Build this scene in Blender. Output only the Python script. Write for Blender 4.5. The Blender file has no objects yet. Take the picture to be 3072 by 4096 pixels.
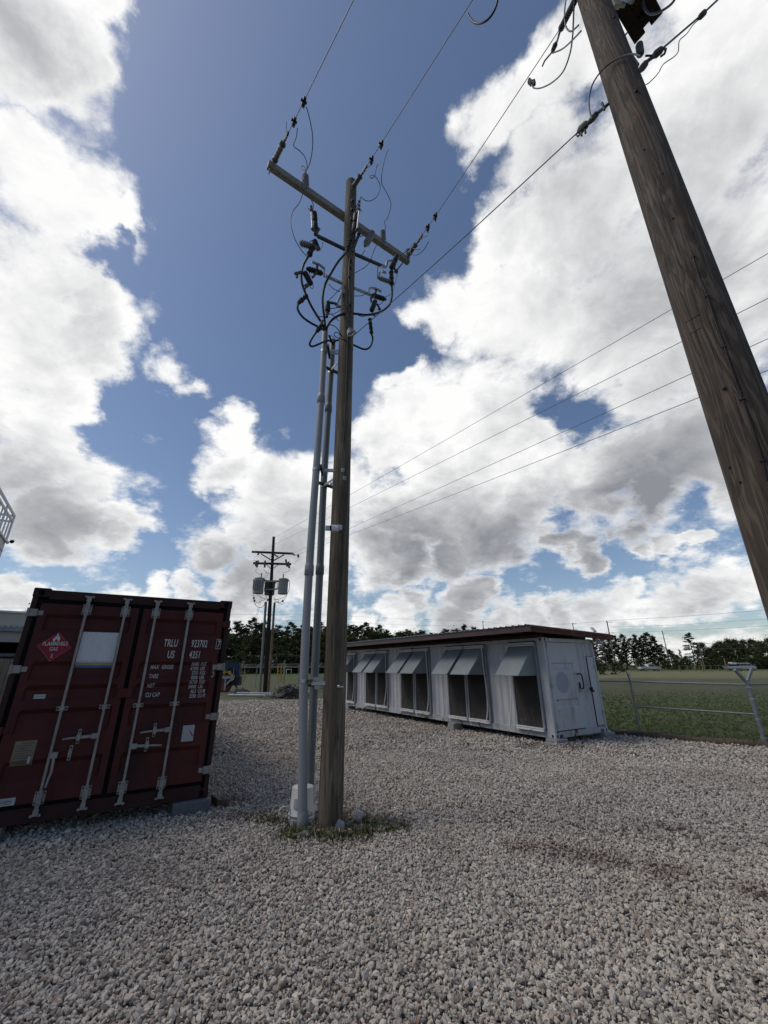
import bpy, bmesh, math, random
import numpy as np
from mathutils import Vector, Matrix

R = math.radians
scene = bpy.context.scene
COL = scene.collection
rng = random.Random(11)
nrg = np.random.default_rng(11)

# ------------------------------------------------------------------ camera
CAM_H = 1.65
PITCH, ROLL, FPX = R(20.862), R(0.193), 1617.5          # focal length in pixels of the 3072 x 4096 frame
cam_data = bpy.data.cameras.new("camera")
cam = bpy.data.objects.new("camera", cam_data)
COL.objects.link(cam)
cam.location = (0, 0, CAM_H)
cam.rotation_euler = (Matrix.Rotation(R(90) + PITCH, 4, 'X') @ Matrix.Rotation(-ROLL, 4, 'Z')).to_euler()
cam_data.sensor_fit = 'VERTICAL'
cam_data.sensor_height = 24.0
cam_data.lens = FPX / 4096 * 24.0
cam_data.clip_start = 0.05
cam_data.clip_end = 6000
scene.camera = cam

_f = np.array([0, math.cos(PITCH), math.sin(PITCH)])
_u = np.array([0, -math.sin(PITCH), math.cos(PITCH)])
_x = np.array([1.0, 0, 0])
AX_R = math.cos(ROLL) * _x + math.sin(ROLL) * _u
AX_D = -(-math.sin(ROLL) * _x + math.cos(ROLL) * _u)
CPOS = np.array([0, 0, CAM_H])


def ray(px, py):
    return AX_R * ((px - 1536) / FPX) + AX_D * ((py - 2048) / FPX) + _f


def at(px, py, Y):
    r = ray(px, py)
    return CPOS + r * (Y / r[1])


def at_dist(px, py, D):
    r = ray(px, py)
    return CPOS + r * (D / math.hypot(r[0], r[1]))


def at_z(px, py, z):
    r = ray(px, py)
    return CPOS + r * ((z - CAM_H) / r[2])


def on_plane(px, py, p0, n):
    r = ray(px, py)
    n = np.asarray(n, float)
    return CPOS + r * (((np.asarray(p0, float) - CPOS) @ n) / (r @ n))


# ------------------------------------------------------------------ light
SUN_AZ, SUN_EL = R(-97), R(54)                            # azimuth measured from +Y towards +X
scene.view_settings.view_transform = 'Standard'
scene.view_settings.look = 'None'
scene.view_settings.exposure = 0.0
scene.view_settings.gamma = 1.0
scene.view_settings.use_curve_mapping = False
scene.cycles.use_denoising = True
scene.cycles.use_adaptive_sampling = True
scene.cycles.adaptive_threshold = 0.015
scene.cycles.max_bounces = 6
scene.cycles.diffuse_bounces = 3
scene.cycles.glossy_bounces = 2
scene.cycles.transparent_max_bounces = 8

sun_data = bpy.data.lights.new("sun", 'SUN')
sun_data.energy = 1.5
sun_data.angle = R(22)
sun_data.color = (1.0, 0.94, 0.85)
sun = bpy.data.objects.new("sun", sun_data)
COL.objects.link(sun)
sun.rotation_euler = (R(90) - SUN_EL, 0, R(180) - SUN_AZ)
SUN_DIR = Vector((math.sin(SUN_AZ) * math.cos(SUN_EL), math.cos(SUN_AZ) * math.cos(SUN_EL), math.sin(SUN_EL)))
sun.rotation_euler = SUN_DIR.to_track_quat('Z', 'Y').to_euler()


class NT:
    """small wrapper for building node trees"""
    def __init__(self, tree):
        self.t = tree

    def n(self, kind, **kw):
        nd = self.t.nodes.new(kind)
        for k, v in kw.items():
            setattr(nd, k, v)
        return nd

    def put(self, sock, v):
        if hasattr(v, 'is_output') or isinstance(v, bpy.types.NodeSocket):
            self.t.links.new(v, sock)
        else:
            sock.default_value = v

    def math(self, op, a, b=0.0, c=None, clamp=False):
        nd = self.n('ShaderNodeMath', operation=op, use_clamp=clamp)
        self.put(nd.inputs[0], a)
        self.put(nd.inputs[1], b)
        if c is not None:
            self.put(nd.inputs[2], c)
        return nd.outputs[0]

    def vmath(self, op, a, b=None, scale=None):
        nd = self.n('ShaderNodeVectorMath', operation=op)
        self.put(nd.inputs[0], a)
        if b is not None:
            self.put(nd.inputs[1], b)
        if scale is not None:
            self.put(nd.inputs['Scale'], scale)
        return nd.outputs['Value'] if op in ('DISTANCE', 'LENGTH', 'DOT_PRODUCT') else nd.outputs[0]

    def ramp(self, v, lo, hi, a=0.0, b=1.0, smooth=True, clamp=True):
        nd = self.n('ShaderNodeMapRange', interpolation_type='SMOOTHSTEP' if smooth else 'LINEAR')
        if not smooth:
            nd.clamp = clamp
        for i, x in enumerate((v, lo, hi, a, b)):
            self.put(nd.inputs[i], x)
        return nd.outputs[0]

    def noise(self, vec, scale, detail=4.0, rough=0.55, lac=2.0, dist=0.0, col=False):
        nd = self.n('ShaderNodeTexNoise')
        if vec is not None:
            self.put(nd.inputs['Vector'], vec)
        self.put(nd.inputs['Scale'], scale)
        self.put(nd.inputs['Detail'], detail)
        self.put(nd.inputs['Roughness'], rough)
        self.put(nd.inputs['Lacunarity'], lac)
        self.put(nd.inputs['Distortion'], dist)
        return nd.outputs['Color'] if col else nd.outputs['Fac']

    def voro(self, vec, scale, feature='F1', out='Distance', rnd=1.0, detail=0.0):
        nd = self.n('ShaderNodeTexVoronoi', feature=feature)
        if vec is not None:
            self.put(nd.inputs['Vector'], vec)
        self.put(nd.inputs['Scale'], scale)
        if 'Randomness' in nd.inputs:
            self.put(nd.inputs['Randomness'], rnd)
        if detail and 'Detail' in nd.inputs:
            self.put(nd.inputs['Detail'], detail)
        return nd.outputs[out]

    def mix(self, f, a, b, blend='MIX'):
        nd = self.n('ShaderNodeMix', data_type='RGBA', blend_type=blend)
        self.put(nd.inputs[0], f)
        self.put(nd.inputs[6], a)
        self.put(nd.inputs[7], b)
        return nd.outputs[2]


# ------------------------------------------------------------------ world: blue sky with cumulus
world = bpy.data.worlds.new("World")
scene.world = world
world.use_nodes = True
world.cycles.sampling_method = 'MANUAL'
world.cycles.sample_map_resolution = 256
W = NT(world.node_tree)
world.node_tree.nodes.clear()
S = 3072 / 1659.0


def sky_dir(dx, dy):
    v = ray(dx * S, dy * S)
    return v / np.linalg.norm(v)


# cumulus masses: compass direction and angular size of each billow (measured on the photograph at 1659 wide)
CLOUDS = [
    (60, 30, 225), (170, 60, 140), (262, 15, 70), (235, 110, 55), (0, 300, 120), (60, 440, 165), (185, 455, 120), (270, 480, 62), (40, 610, 165), (170, 640, 105),
    (225, 730, 95), (60, 740, 160), (140, 850, 75), (40, 880, 110), (372, 800, 54, .60), (406, 848, 40, .58), (110, 960, 130), (30, 1020, 150), (220, 1020, 105), (150, 1110, 140), (300, 1105, 62), (60, 1165, 90), (240, 1160, 60),
    (500, 925, 62), (480, 1005, 80), (570, 1060, 115), (430, 1060, 35), (620, 1160, 140), (470, 1180, 80), (650, 1060, 95), (560, 1250, 90), (690, 1235, 90),
    (1075, 225, 95), (1150, 190, 85), (1260, 130, 130), (1190, 320, 140), (1100, 470, 95), (1260, 470, 215), (1450, 300, 290), (1600, 60, 270),
    (990, 640, 95), (940, 700, 70), (1040, 560, 70), (1100, 690, 190), (890, 830, 55), (940, 900, 115), (840, 980, 85), (1080, 930, 210), (1350, 760, 290), (1560, 600, 300),
    (790, 1070, 85), (900, 1110, 130), (820, 1190, 90), (1000, 1080, 130), (1130, 1060, 120), (880, 1200, 80), (960, 1000, 120), (1060, 1140, 130), (1190, 1050, 150), (1330, 1010, 170), (1500, 950, 230), (1640, 1000, 200), (1420, 1080, 120), (960, 1190, 70), (1230, 1170, 60),
    (1400, 1205, 40), (1460, 1192, 42), (1530, 1180, 36), (1380, 1150, 60), (1280, 1190, 50),
    (1010, 1285, 62), (1040, 1265, 45), (910, 1292, 40), (860, 1330, 55), (990, 1345, 70), (1080, 1345, 70), (1150, 1335, 60), (1220, 1325, 60), (1290, 1315, 70), (1340, 1300, 65), (1440, 1305, 75), (1530, 1290, 80), (1610, 1275, 75), (1700, 1260, 60),
    (10, 1290, 58), (60, 1300, 45), (260, 1285, 42), (330, 1275, 46), (400, 1285, 52), (520, 1320, 60), (690, 1345, 50), (150, 1310, 40), (780, 1345, 40),
    (-250, 600, 300), (-300, 1100, 250), (1950, 700, 300), (1900, 1150, 160), (700, -500, 300), (1700, -300, 300),
]
THIN = [(1350, 1210, 60), (1560, 1185, 50), (1230, 1215, 50), (375, 815, 62), (400, 850, 45), (330, 690, 60), (300, 570, 55), (215, 865, 70), (325, 960, 55), (135, 200, 60), (345, 490, 50), (150, 870, 70), (1060, 150, 60), (890, 770, 55), (640, 935, 50), (330, 905, 55), (590, 985, 50), (250, 800, 70), (700, 950, 40), (1040, 130, 45), (330, 480, 50), (420, 990, 40)]
HOLES = [(1240, 880, 95, 0.60), (1200, 1110, 50, 0.42), (1500, 1090, 70, 0.36), (1350, 1080, 45, .32), (200, 905, 42, 0.35), (260, 880, 40, .3), (115, 205, 60, .45), (50, 185, 35, .3), (225, 600, 34, .35), (185, 545, 45, .3), (60, 520, 40, .25), (120, 770, 40, .3), (270, 1010, 35, .3), (1530, 150, 75, .27), (1490, 230, 60, .27), (1610, 60, 50, .2),
         (1010, 540, 42, .3), (885, 780, 40, .4), (250, 545, 45, .45), (310, 860, 45, .4)]
GREY = [(20, 30, 190, .55), (130, 60, 140, .25), (50, 1110, 180, .75), (200, 1160, 110, .35), (170, 690, 110, .3), (1470, 520, 330, .6), (1180, 420, 120, .35), (1520, 930, 270, .75), (1380, 1100, 160, .6),
        (1000, 1205, 180, .95), (860, 1190, 110, .6), (1180, 1175, 150, .75), (1350, 1120, 180, .45), (560, 1200, 130, .55), (470, 1245, 90, .6), (690, 1180, 90, .4), (470, 1000, 45, .35), (1130, 880, 120, .25), (1250, 650, 130, .2),
        (1520, 1340, 120, .55), (1250, 1345, 90, .4), (1010, 1340, 70, .25), (30, 1330, 80, .35), (600, 1330, 90, .4)]
geo = W.n('ShaderNodeTexCoord').outputs['Generated']
sepd = W.n('ShaderNodeSeparateXYZ')
W.put(sepd.inputs[0], geo)
zz = sepd.outputs['Z']
inv = W.math('DIVIDE', 1.0, W.math('ADD', W.math('MAXIMUM', zz, 0.0), 0.46))
lay = W.vmath('SCALE', geo, scale=inv)                    # clouds look smaller towards the horizon
warp1 = W.vmath('SUBTRACT', W.noise(lay, 3.0, 7, 0.62, col=True), (0.5, 0.5, 0.5))
amp = W.math('MULTIPLY', 0.35, W.ramp(zz, 0.0, 0.7, 0.32, 1.0, smooth=False))
pw = W.vmath('ADD', geo, W.vmath('SCALE', warp1, scale=amp))


def chord(x, y, r):
    a, b = sky_dir(x, y), sky_dir(x + r, y)
    c = sky_dir(x, y - r)
    return a, (np.linalg.norm(a - b) + np.linalg.norm(a - c)) / 2


def field(items, inner, outer, combine='MAXIMUM', start=None, weight=None):
    acc = start
    for it in items:
        a, rr = chord(*it[:3])
        d = W.vmath('DISTANCE', pw, tuple(a))
        w = it[3] if len(it) > 3 else (weight or 1.0)
        v = W.ramp(d, rr * inner, rr * outer, w, 0.0, smooth=(combine == 'ADD'))
        acc = v if acc is None else W.math(combine, acc, v)
    return acc


cover = field(CLOUDS, 0.30, 1.38)
cover = W.math('MAXIMUM', cover, W.ramp(zz, 0.02, 0.095, 0.80, 0.0))
cover = field(THIN, 0.0, 1.4, start=cover, weight=0.42)
hole = W.math('MULTIPLY', field(HOLES, 0.0, 1.35, 'ADD'), 1.12)
cover = W.math('SUBTRACT', cover, hole)
fb = W.noise(lay, 5.2, 10, 0.62, 2.1, 0.25)
soff = W.vmath('ADD', lay, tuple(SUN_DIR * 0.055))
fb2 = W.noise(soff, 5.2, 6, 0.58, 2.1, 0.25)
puff = W.voro(lay, 11.0, 'SMOOTH_F1', detail=3.0)
dens = W.math('ADD', cover, W.math('MULTIPLY', W.math('SUBTRACT', fb, 0.5), 1.05))
dens = W.math('ADD', dens, W.math('MULTIPLY', W.math('SUBTRACT', 0.45, puff), 0.40))
wisp = W.noise(lay, 16.0, 7, 0.66, 2.1, 0.6)
alpha = W.ramp(W.math('ADD', dens, W.math('MULTIPLY', W.math('SUBTRACT', wisp, 0.5), 0.52)), 0.11, 0.60)
thick = W.ramp(dens, 0.40, 1.15)
grey = field(GREY, 0.0, 1.5, 'ADD')
emb = W.math('MULTIPLY', W.math('SUBTRACT', fb, fb2), 2.2)       # billows lit from the sun's side
low = W.noise(lay, 2.3, 4, 0.5)
lum = W.math('SUBTRACT', 1.07, W.math('MULTIPLY', thick, W.ramp(low, 0.40, 0.75, 0.0, 0.17)))
lum = W.math('SUBTRACT', lum, W.math('MULTIPLY', W.math('MULTIPLY', grey, W.ramp(dens, 0.20, 0.80)), 0.60))
lum = W.math('ADD', lum, W.math('MULTIPLY', emb, 0.33))
lum = W.math('SUBTRACT', lum, W.math('MULTIPLY', W.math('SUBTRACT', puff, 0.35), 0.16))
lum = W.math('MINIMUM', W.math('MAXIMUM', lum, 0.30), 1.05)
ramp_c = W.n('ShaderNodeValToRGB')
W.put(ramp_c.inputs[0], lum)
cr = ramp_c.color_ramp
cr.elements[0].position, cr.elements[0].color = 0.30, (0.27, 0.285, 0.315, 1)
cr.elements[1].position, cr.elements[1].color = 1.0, (0.99, 0.99, 0.985, 1)
e = cr.elements.new(0.62)
e.color = (0.50, 0.51, 0.53, 1)
sky = W.n('ShaderNodeTexSky', sky_type='NISHITA', sun_disc=False)
sky.sun_elevation = SUN_EL
sky.sun_rotation = SUN_AZ
sky.altitude = 0
sky.air_density = 1.0
sky.dust_density = 0.9
sky.ozone_density = 1.3
SKY_STRENGTH = 0.10
cloud_rad = W.vmath('SCALE', ramp_c.outputs[0], scale=1.0 / SKY_STRENGTH)
below = W.ramp(zz, -0.02, 0.02)
blue = W.mix(1.0, sky.outputs[0], (0.97, 0.985, 1.03, 1), 'MULTIPLY')
skyc = W.mix(W.math('MULTIPLY', alpha, below), blue, cloud_rad)
bg = W.n('ShaderNodeBackground')
W.put(bg.inputs['Color'], skyc)
bg.inputs['Strength'].default_value = SKY_STRENGTH
out = W.n('ShaderNodeOutputWorld')
W.put(out.inputs[0], bg.outputs[0])


# ------------------------------------------------------------------ helpers: things, parts, meshes
def tag(o, label=None, cat=None, group=None, kind=None):
    if label:
        o["label"] = label
    if cat:
        o["category"] = cat
    if group:
        o["group"] = group
    if kind:
        o["kind"] = kind
    return o


def thing(name, label, cat, loc=(0, 0, 0), rz=0.0, group=None):
    o = bpy.data.objects.new(name, None)
    o.empty_display_size = 0.2
    COL.objects.link(o)
    o.location = loc
    o.rotation_euler = (0, 0, rz)
    return tag(o, label, cat, group)


def copy_tree(o, parent=None):
    c = o.copy()
    COL.objects.link(c)
    if parent is not None:
        c.parent = parent
    for ch in list(o.children):
        copy_tree(ch, c)
    return c


def frame_of(d, up=(0, 0, 1)):
    d = Vector(d).normalized()
    up = Vector(up)
    if abs(d.dot(up)) > 0.98:
        up = Vector((1, 0, 0))
    s = d.cross(up).normalized()
    return d, s, s.cross(d).normalized()


class MB:
    """collects shapes; build() links them as ONE mesh object"""
    def __init__(self, off=(0, 0, 0)):
        self.v, self.f, self.s = [], [], []
        self.off = Vector(off)

    def add(self, vs, fs, smooth=False):
        b = len(self.v)
        self.v += [Vector(p) for p in vs]
        self.f += [tuple(b + i for i in f) for f in fs]
        self.s += [smooth] * len(fs)
        return self

    def box(self, c, s, rot=None):
        c = Vector(c)
        hx, hy, hz = s[0] / 2, s[1] / 2, s[2] / 2
        vs = [Vector((x * hx, y * hy, z * hz)) for x in (-1, 1) for y in (-1, 1) for z in (-1, 1)]
        if rot is not None:
            vs = [rot @ q for q in vs]
        return self.add([q + c for q in vs], [(0, 1, 3, 2), (4, 6, 7, 5), (0, 4, 5, 1), (2, 3, 7, 6), (0, 2, 6, 4), (1, 5, 7, 3)])

    def bb(self, x0, x1, y0, y1, z0, z1):
        return self.box(((x0 + x1) / 2, (y0 + y1) / 2, (z0 + z1) / 2), (x1 - x0, y1 - y0, z1 - z0))

    def bar(self, p0, p1, w, h, up=(0, 0, 1)):
        p0, p1 = Vector(p0), Vector(p1)
        d, s, u = frame_of(p1 - p0, up)
        rot = Matrix((d, s, u)).transposed()
        return self.box((p0 + p1) / 2, ((p1 - p0).length, w, h), rot)

    def tube(self, pts, r, n=8, cap=True, smooth=True):
        pts = [Vector(p) for p in pts]
        rs = r if isinstance(r, (list, tuple)) else [r] * len(pts)
        vs, fs = [], []
        s = None
        for i, p in enumerate(pts):
            a = pts[max(i - 1, 0)]
            b = pts[min(i + 1, len(pts) - 1)]
            d = (b - a).normalized()
            if s is None:
                _, s, u = frame_of(d)
            else:
                s = (s - d * s.dot(d))
                s = s.normalized() if s.length > 1e-6 else frame_of(d)[1]
                u = s.cross(d).normalized()
            for k in range(n):
                t = 2 * math.pi * k / n
                vs.append(p + (s * math.cos(t) + u * math.sin(t)) * rs[i])
        for i in range(len(pts) - 1):
            for k in range(n):
                k2 = (k + 1) % n
                fs.append((i * n + k, i * n + k2, (i + 1) * n + k2, (i + 1) * n + k))
        self.add(vs, fs, smooth)
        if cap:
            m = (len(pts) - 1) * n
            self.add([vs[k] for k in range(n)], [tuple(range(n))[::-1]])
            self.add([vs[m + k] for k in range(n)], [tuple(range(n))])
        return self

    def lathe(self, p0, p1, prof, n=12, smooth=True):
        """profile points (t along p0->p1 in 0..1, radius)"""
        p0, p1 = Vector(p0), Vector(p1)
        d, s, u = frame_of(p1 - p0)
        vs, fs = [], []
        for t, r in prof:
            c = p0.lerp(p1, t)
            for k in range(n):
                a = 2 * math.pi * k / n
                vs.append(c + (s * math.cos(a) + u * math.sin(a)) * r)
        m = len(prof)
        for i in range(m - 1):
            for k in range(n):
                k2 = (k + 1) % n
                fs.append((i * n + k, i * n + k2, (i + 1) * n + k2, (i + 1) * n + k))
        self.add(vs, fs, smooth)
        self.add([vs[k] for k in range(n)], [tuple(range(n))[::-1]])
        self.add([vs[(m - 1) * n + k] for k in range(n)], [tuple(range(n))])
        return self

    def sheds(self, p0, p1, r_core, r_shed, k, n=12):
        prof = [(0, r_core)]
        for i in range(k):
            t = (i + 0.2) / k
            prof += [(t, r_core), (t + 0.28 / k, r_shed), (t + 0.42 / k, r_shed), (t + 0.6 / k, r_core)]
        prof.append((1, r_core))
        return self.lathe(p0, p1, prof, n)

    def prism(self, poly, y0, y1):
        """polygon in x,z extruded from y0 to y1"""
        n = len(poly)
        vs = [(x, y0, z) for x, z in poly] + [(x, y1, z) for x, z in poly]
        fs = [tuple(range(n)), tuple(range(n, 2 * n))[::-1]]
        fs += [(i, i + n, (i + 1) % n + n, (i + 1) % n) for i in range(n)]
        return self.add(vs, fs)

    def ball(self, c, r, n=10, sq=(1, 1, 1)):
        c = Vector(c)
        vs, fs = [], []
        m = n // 2
        for i in range(m + 1):
            a = math.pi * i / m
            for k in range(n):
                b = 2 * math.pi * k / n
                vs.append(c + Vector((math.sin(a) * math.cos(b) * sq[0], math.sin(a) * math.sin(b) * sq[1], math.cos(a) * sq[2])) * r)
        for i in range(m):
            for k in range(n):
                k2 = (k + 1) % n
                fs.append((i * n + k, (i + 1) * n + k, (i + 1) * n + k2, i * n + k2))
        return self.add(vs, fs, True)

    def build(self, name, mat, parent=None, bevel=0.0, label=None):
        me = bpy.data.meshes.new(name)
        me.from_pydata([tuple(p - self.off) for p in self.v], [], self.f)
        me.polygons.foreach_set("use_smooth", self.s)
        me.update()
        o = bpy.data.objects.new(name, me)
        COL.objects.link(o)
        o.data.materials.append(mat)
        if parent is not None:
            o.parent = parent
        if bevel:
            b = o.modifiers.new("bevel", 'BEVEL')
            b.width, b.segments, b.limit_method, b.angle_limit = bevel, 2, 'ANGLE', R(40)
        if label:
            o["label"] = label
        return o


def np_obj(name, V, F, mat, parent=None, smooth=False):
    """mesh object from numpy arrays (all faces with the same corner count)"""
    me = bpy.data.meshes.new(name)
    k = F.shape[1]
    me.vertices.add(len(V))
    me.vertices.foreach_set("co", np.asarray(V, np.float32).ravel())
    me.loops.add(F.size)
    me.loops.foreach_set("vertex_index", np.asarray(F, np.int32).ravel())
    me.polygons.add(len(F))
    me.polygons.foreach_set("loop_start", np.arange(0, F.size, k, dtype=np.int32))
    me.polygons.foreach_set("use_smooth", np.full(len(F), smooth))
    me.update(calc_edges=True)
    me.validate()
    o = bpy.data.objects.new(name, me)
    COL.objects.link(o)
    o.data.materials.append(mat)
    if parent is not None:
        o.parent = parent
    return o


def spline(pts, n=6):
    """Catmull-Rom through the points"""
    P = [Vector(p) for p in pts]
    if len(P) < 3:
        return P
    P = [P[0] * 2 - P[1]] + P + [P[-1] * 2 - P[-2]]
    out = []
    for i in range(1, len(P) - 2):
        for k in range(n):
            t = k / n
            a, b, c, d = P[i - 1], P[i], P[i + 1], P[i + 2]
            out.append(0.5 * ((2 * b) + (c - a) * t + (2 * a - 5 * b + 4 * c - d) * t * t + (3 * b - a - 3 * c + d) * t ** 3))
    out.append(P[-2])
    return out


def sag(p0, p1, s, n=16):
    p0, p1 = Vector(p0), Vector(p1)
    return [p0.lerp(p1, i / n) - Vector((0, 0, s * 4 * (i / n) * (1 - i / n))) for i in range(n + 1)]


def text_geo(body, height, narrow=0.62, shear=0.0, align='LEFT', gap=1.0):
    """triangulated outline of a word in the x,z plane"""
    cu = bpy.data.curves.new("lettering", 'FONT')
    cu.body, cu.size, cu.shear, cu.align_x, cu.space_character = body, 1.0, shear, align, gap
    cu.resolution_u = 3
    cu.offset = 0.012
    ob = bpy.data.objects.new("lettering", cu)
    COL.objects.link(ob)
    bpy.context.view_layer.update()
    me = bpy.data.meshes.new_from_object(ob.evaluated_get(bpy.context.evaluated_depsgraph_get()))
    k = height / 0.70
    vs = [(q.co.x * k * narrow, q.co.y * k) for q in me.vertices]
    fs = [tuple(p.vertices) for p in me.polygons]
    COL.objects.unlink(ob)
    bpy.data.objects.remove(ob)
    bpy.data.curves.remove(cu)
    bpy.data.meshes.remove(me)
    return vs, fs


# ------------------------------------------------------------------ materials
def new_mat(name):
    m = bpy.data.materials.new(name)
    m.use_nodes = True
    m.node_tree.nodes.clear()
    T = NT(m.node_tree)
    b = T.n('ShaderNodeBsdfPrincipled')
    o = T.n('ShaderNodeOutputMaterial')
    T.put(o.inputs[0], b.outputs[0])
    return m, T, b


def bump(T, b, h, strength=0.3, dist=0.02):
    nd = T.n('ShaderNodeBump')
    nd.inputs['Strength'].default_value = strength
    nd.inputs['Distance'].default_value = dist
    T.put(nd.inputs['Height'], h)
    T.put(b.inputs['Normal'], nd.outputs[0])


def c4(c):
    return tuple(c) + ((1.0,) if len(c) == 3 else ())


def paint(name, col, rough=0.5, metal=0.0, var=0.25, scale=3.0, dirt=None, dirt_amt=0.5, dirt_scale=2.0, streak=1.0, bmp=0.0, rust=None, rust_thr=0.62, rust_scale=5.0, rust_z=None):
    """weathered flat colour: mottled, streaked downwards, optionally with rust patches of their own shape"""
    m, T, b = new_mat(name)
    co = T.n('ShaderNodeTexCoord').outputs['Object']
    mp = T.n('ShaderNodeMapping')
    T.put(mp.inputs[0], co)
    mp.inputs['Scale'].default_value = (1, 1, streak)
    nz = T.noise(mp.outputs[0], scale, 6, 0.6)
    c = T.mix(T.ramp(nz, 0.3, 0.7, 0.0, 1.0), c4([x * (1 - var) for x in col]), c4([min(x * (1 + var * 0.6), 1) for x in col]))
    if dirt:
        dn = T.noise(mp.outputs[0], dirt_scale, 8, 0.68)
        c = T.mix(T.math('MULTIPLY', T.ramp(dn, 0.48, 0.72), dirt_amt), c, c4(dirt))
    rg = rough
    if rust:
        rn = T.noise(co, rust_scale, 8, 0.65)
        f = T.ramp(rn, rust_thr, rust_thr + 0.05)
        if rust_z:
            sp = T.n('ShaderNodeSeparateXYZ')
            T.put(sp.inputs[0], co)
            f = T.ramp(T.math('ADD', rn, T.ramp(sp.outputs['Z'], rust_z[0], rust_z[1], rust_z[2], 0.0)), rust_thr, rust_thr + 0.05)
        rc = T.mix(T.noise(co, 22, 4), c4([x * 0.5 for x in rust]), c4(rust))
        c = T.mix(f, c, rc)
        rg = T.math('ADD', rough, T.math('MULTIPLY', f, 0.3), clamp=True)
    T.put(b.inputs['Base Color'], c)
    T.put(b.inputs['Roughness'], rg)
    b.inputs['Metallic'].default_value = metal
    b.inputs['Specular IOR Level'].default_value = 0.3
    if bmp:
        bump(T, b, T.noise(co, 60, 4), bmp, 0.004)
    return m


def wood(name, dark, mid, light, zs=0.35, xy=5.0, rings=9.0, crack=0.5, rough=0.85, tint=None):
    """weathered pole timber: long cathedral grain with dark checks"""
    m, T, b = new_mat(name)
    co = T.n('ShaderNodeTexCoord').outputs['Object']
    mp = T.n('ShaderNodeMapping')
    T.put(mp.inputs[0], co)
    mp.inputs['Scale'].default_value = (xy, xy, zs * xy)
    big = T.noise(mp.outputs[0], 0.55, 3.5, 0.5, 2.1, 0.5)
    fr = T.math('FRACT', T.math('MULTIPLY', big, rings))
    tri = T.math('ABSOLUTE', T.math('SUBTRACT', T.math('MULTIPLY', fr, 2.0), 1.0))
    mp2 = T.n('ShaderNodeMapping')
    T.put(mp2.inputs[0], co)
    mp2.inputs['Scale'].default_value = (28, 28, 1.6)
    fine = T.noise(mp2.outputs[0], 1.0, 7, 0.7)
    large = T.noise(co, 1.1, 5, 0.6)
    c = T.mix(T.ramp(tri, 0.15, 0.55), c4(light), c4(mid))
    c = T.mix(T.math('MULTIPLY', T.ramp(fine, 0.45, 0.70), 0.42), c, c4(dark))
    c = T.mix(T.math('MULTIPLY', T.ramp(large, 0.42, 0.7), 0.45), c, c4(dark))
    if tint:
        t = T.noise(co, 2.3, 6, 0.65)
        c = T.mix(T.math('MULTIPLY', T.ramp(t, 0.58, 0.72), 0.6), c, c4(tint))
    mp3 = T.n('ShaderNodeMapping')
    T.put(mp3.inputs[0], co)
    mp3.inputs['Scale'].default_value = (16, 16, 0.32)
    ck = T.noise(mp3.outputs[0], 1.0, 4, 0.6, 2.0, 0.4)
    crk = T.ramp(T.math('ABSOLUTE', T.math('SUBTRACT', ck, 0.5)), 0.0, 0.014, 1.0, 0.0)
    c = T.mix(T.math('MULTIPLY', crk, crack), c, c4([x * 0.3 for x in dark]))
    T.put(b.inputs['Base Color'], c)
    b.inputs['Roughness'].default_value = rough
    h = T.math('SUBTRACT', T.math('ADD', T.math('MULTIPLY', tri, 0.5), T.math('MULTIPLY', fine, 0.6)), T.math('MULTIPLY', crk, 1.0))
    bump(T, b, h, 0.55, 0.012)
    return m


M = {}
M['pole'] = wood('pole_timber', (0.031, 0.0235, 0.015), (0.088, 0.069, 0.047), (0.152, 0.125, 0.090), zs=0.10, xy=6.0, rings=5.0, crack=0.8)
M['pole_near'] = wood('near_pole_timber', (0.026, 0.0175, 0.011), (0.062, 0.043, 0.0285), (0.118, 0.088, 0.063), zs=0.085, xy=7.5, rings=13.0, crack=0.9, tint=(0.15, 0.08, 0.035))
M['pole_dark'] = wood('creosoted_timber', (0.006, 0.005, 0.004), (0.017, 0.012, 0.009), (0.03, 0.022, 0.017), zs=0.1, xy=5)
M['pole_far'] = wood('far_pole_timber', (0.05, 0.04, 0.03), (0.14, 0.11, 0.08), (0.22, 0.18, 0.14), zs=0.1, xy=5)
M['arm'] = paint('crossarm_fibreglass', (0.26, 0.245, 0.21), 0.6, 0, 0.25, 4, dirt=(0.12, 0.11, 0.09), dirt_amt=0.5)
M['arm_wood'] = wood('arm_timber', (0.03, 0.022, 0.016), (0.075, 0.05, 0.036), (0.14, 0.10, 0.07), zs=0.5, xy=5)
M['pvc'] = paint('conduit_pvc', (0.265, 0.272, 0.282), 0.42, 0, 0.10, 2, dirt=(0.15, 0.148, 0.142), dirt_amt=0.7, dirt_scale=2.2, streak=0.25)
M['pvc2'] = paint('conduit_pvc_grey', (0.145, 0.155, 0.16), 0.45, 0, 0.14, 2, dirt=(0.08, 0.085, 0.085), dirt_amt=0.5, dirt_scale=2.0, streak=0.2)
M['galv'] = paint('galvanised_steel', (0.42, 0.43, 0.43), 0.42, 0.7, 0.2, 9, dirt=(0.22, 0.21, 0.19), dirt_amt=0.5, dirt_scale=5)
M['steel_dark'] = paint('dark_fitting', (0.07, 0.07, 0.068), 0.6, 0.0, 0.3, 10)
M['black'] = paint('black_rubber', (0.014, 0.014, 0.016), 0.55, 0, 0.3, 8)
M['cable'] = paint('black_cable', (0.017, 0.016, 0.016), 0.5, 0, 0.3, 12)
M['wire'] = paint('bare_conductor', (0.12, 0.125, 0.14), 0.5, 0.4, 0.2, 10)
M['jumper'] = paint('jumper_conductor', (0.045, 0.05, 0.065), 0.5, 0.2, 0.2, 10)
M['polymer'] = paint('grey_polymer', (0.085, 0.09, 0.085), 0.55, 0, 0.2, 8)
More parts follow.
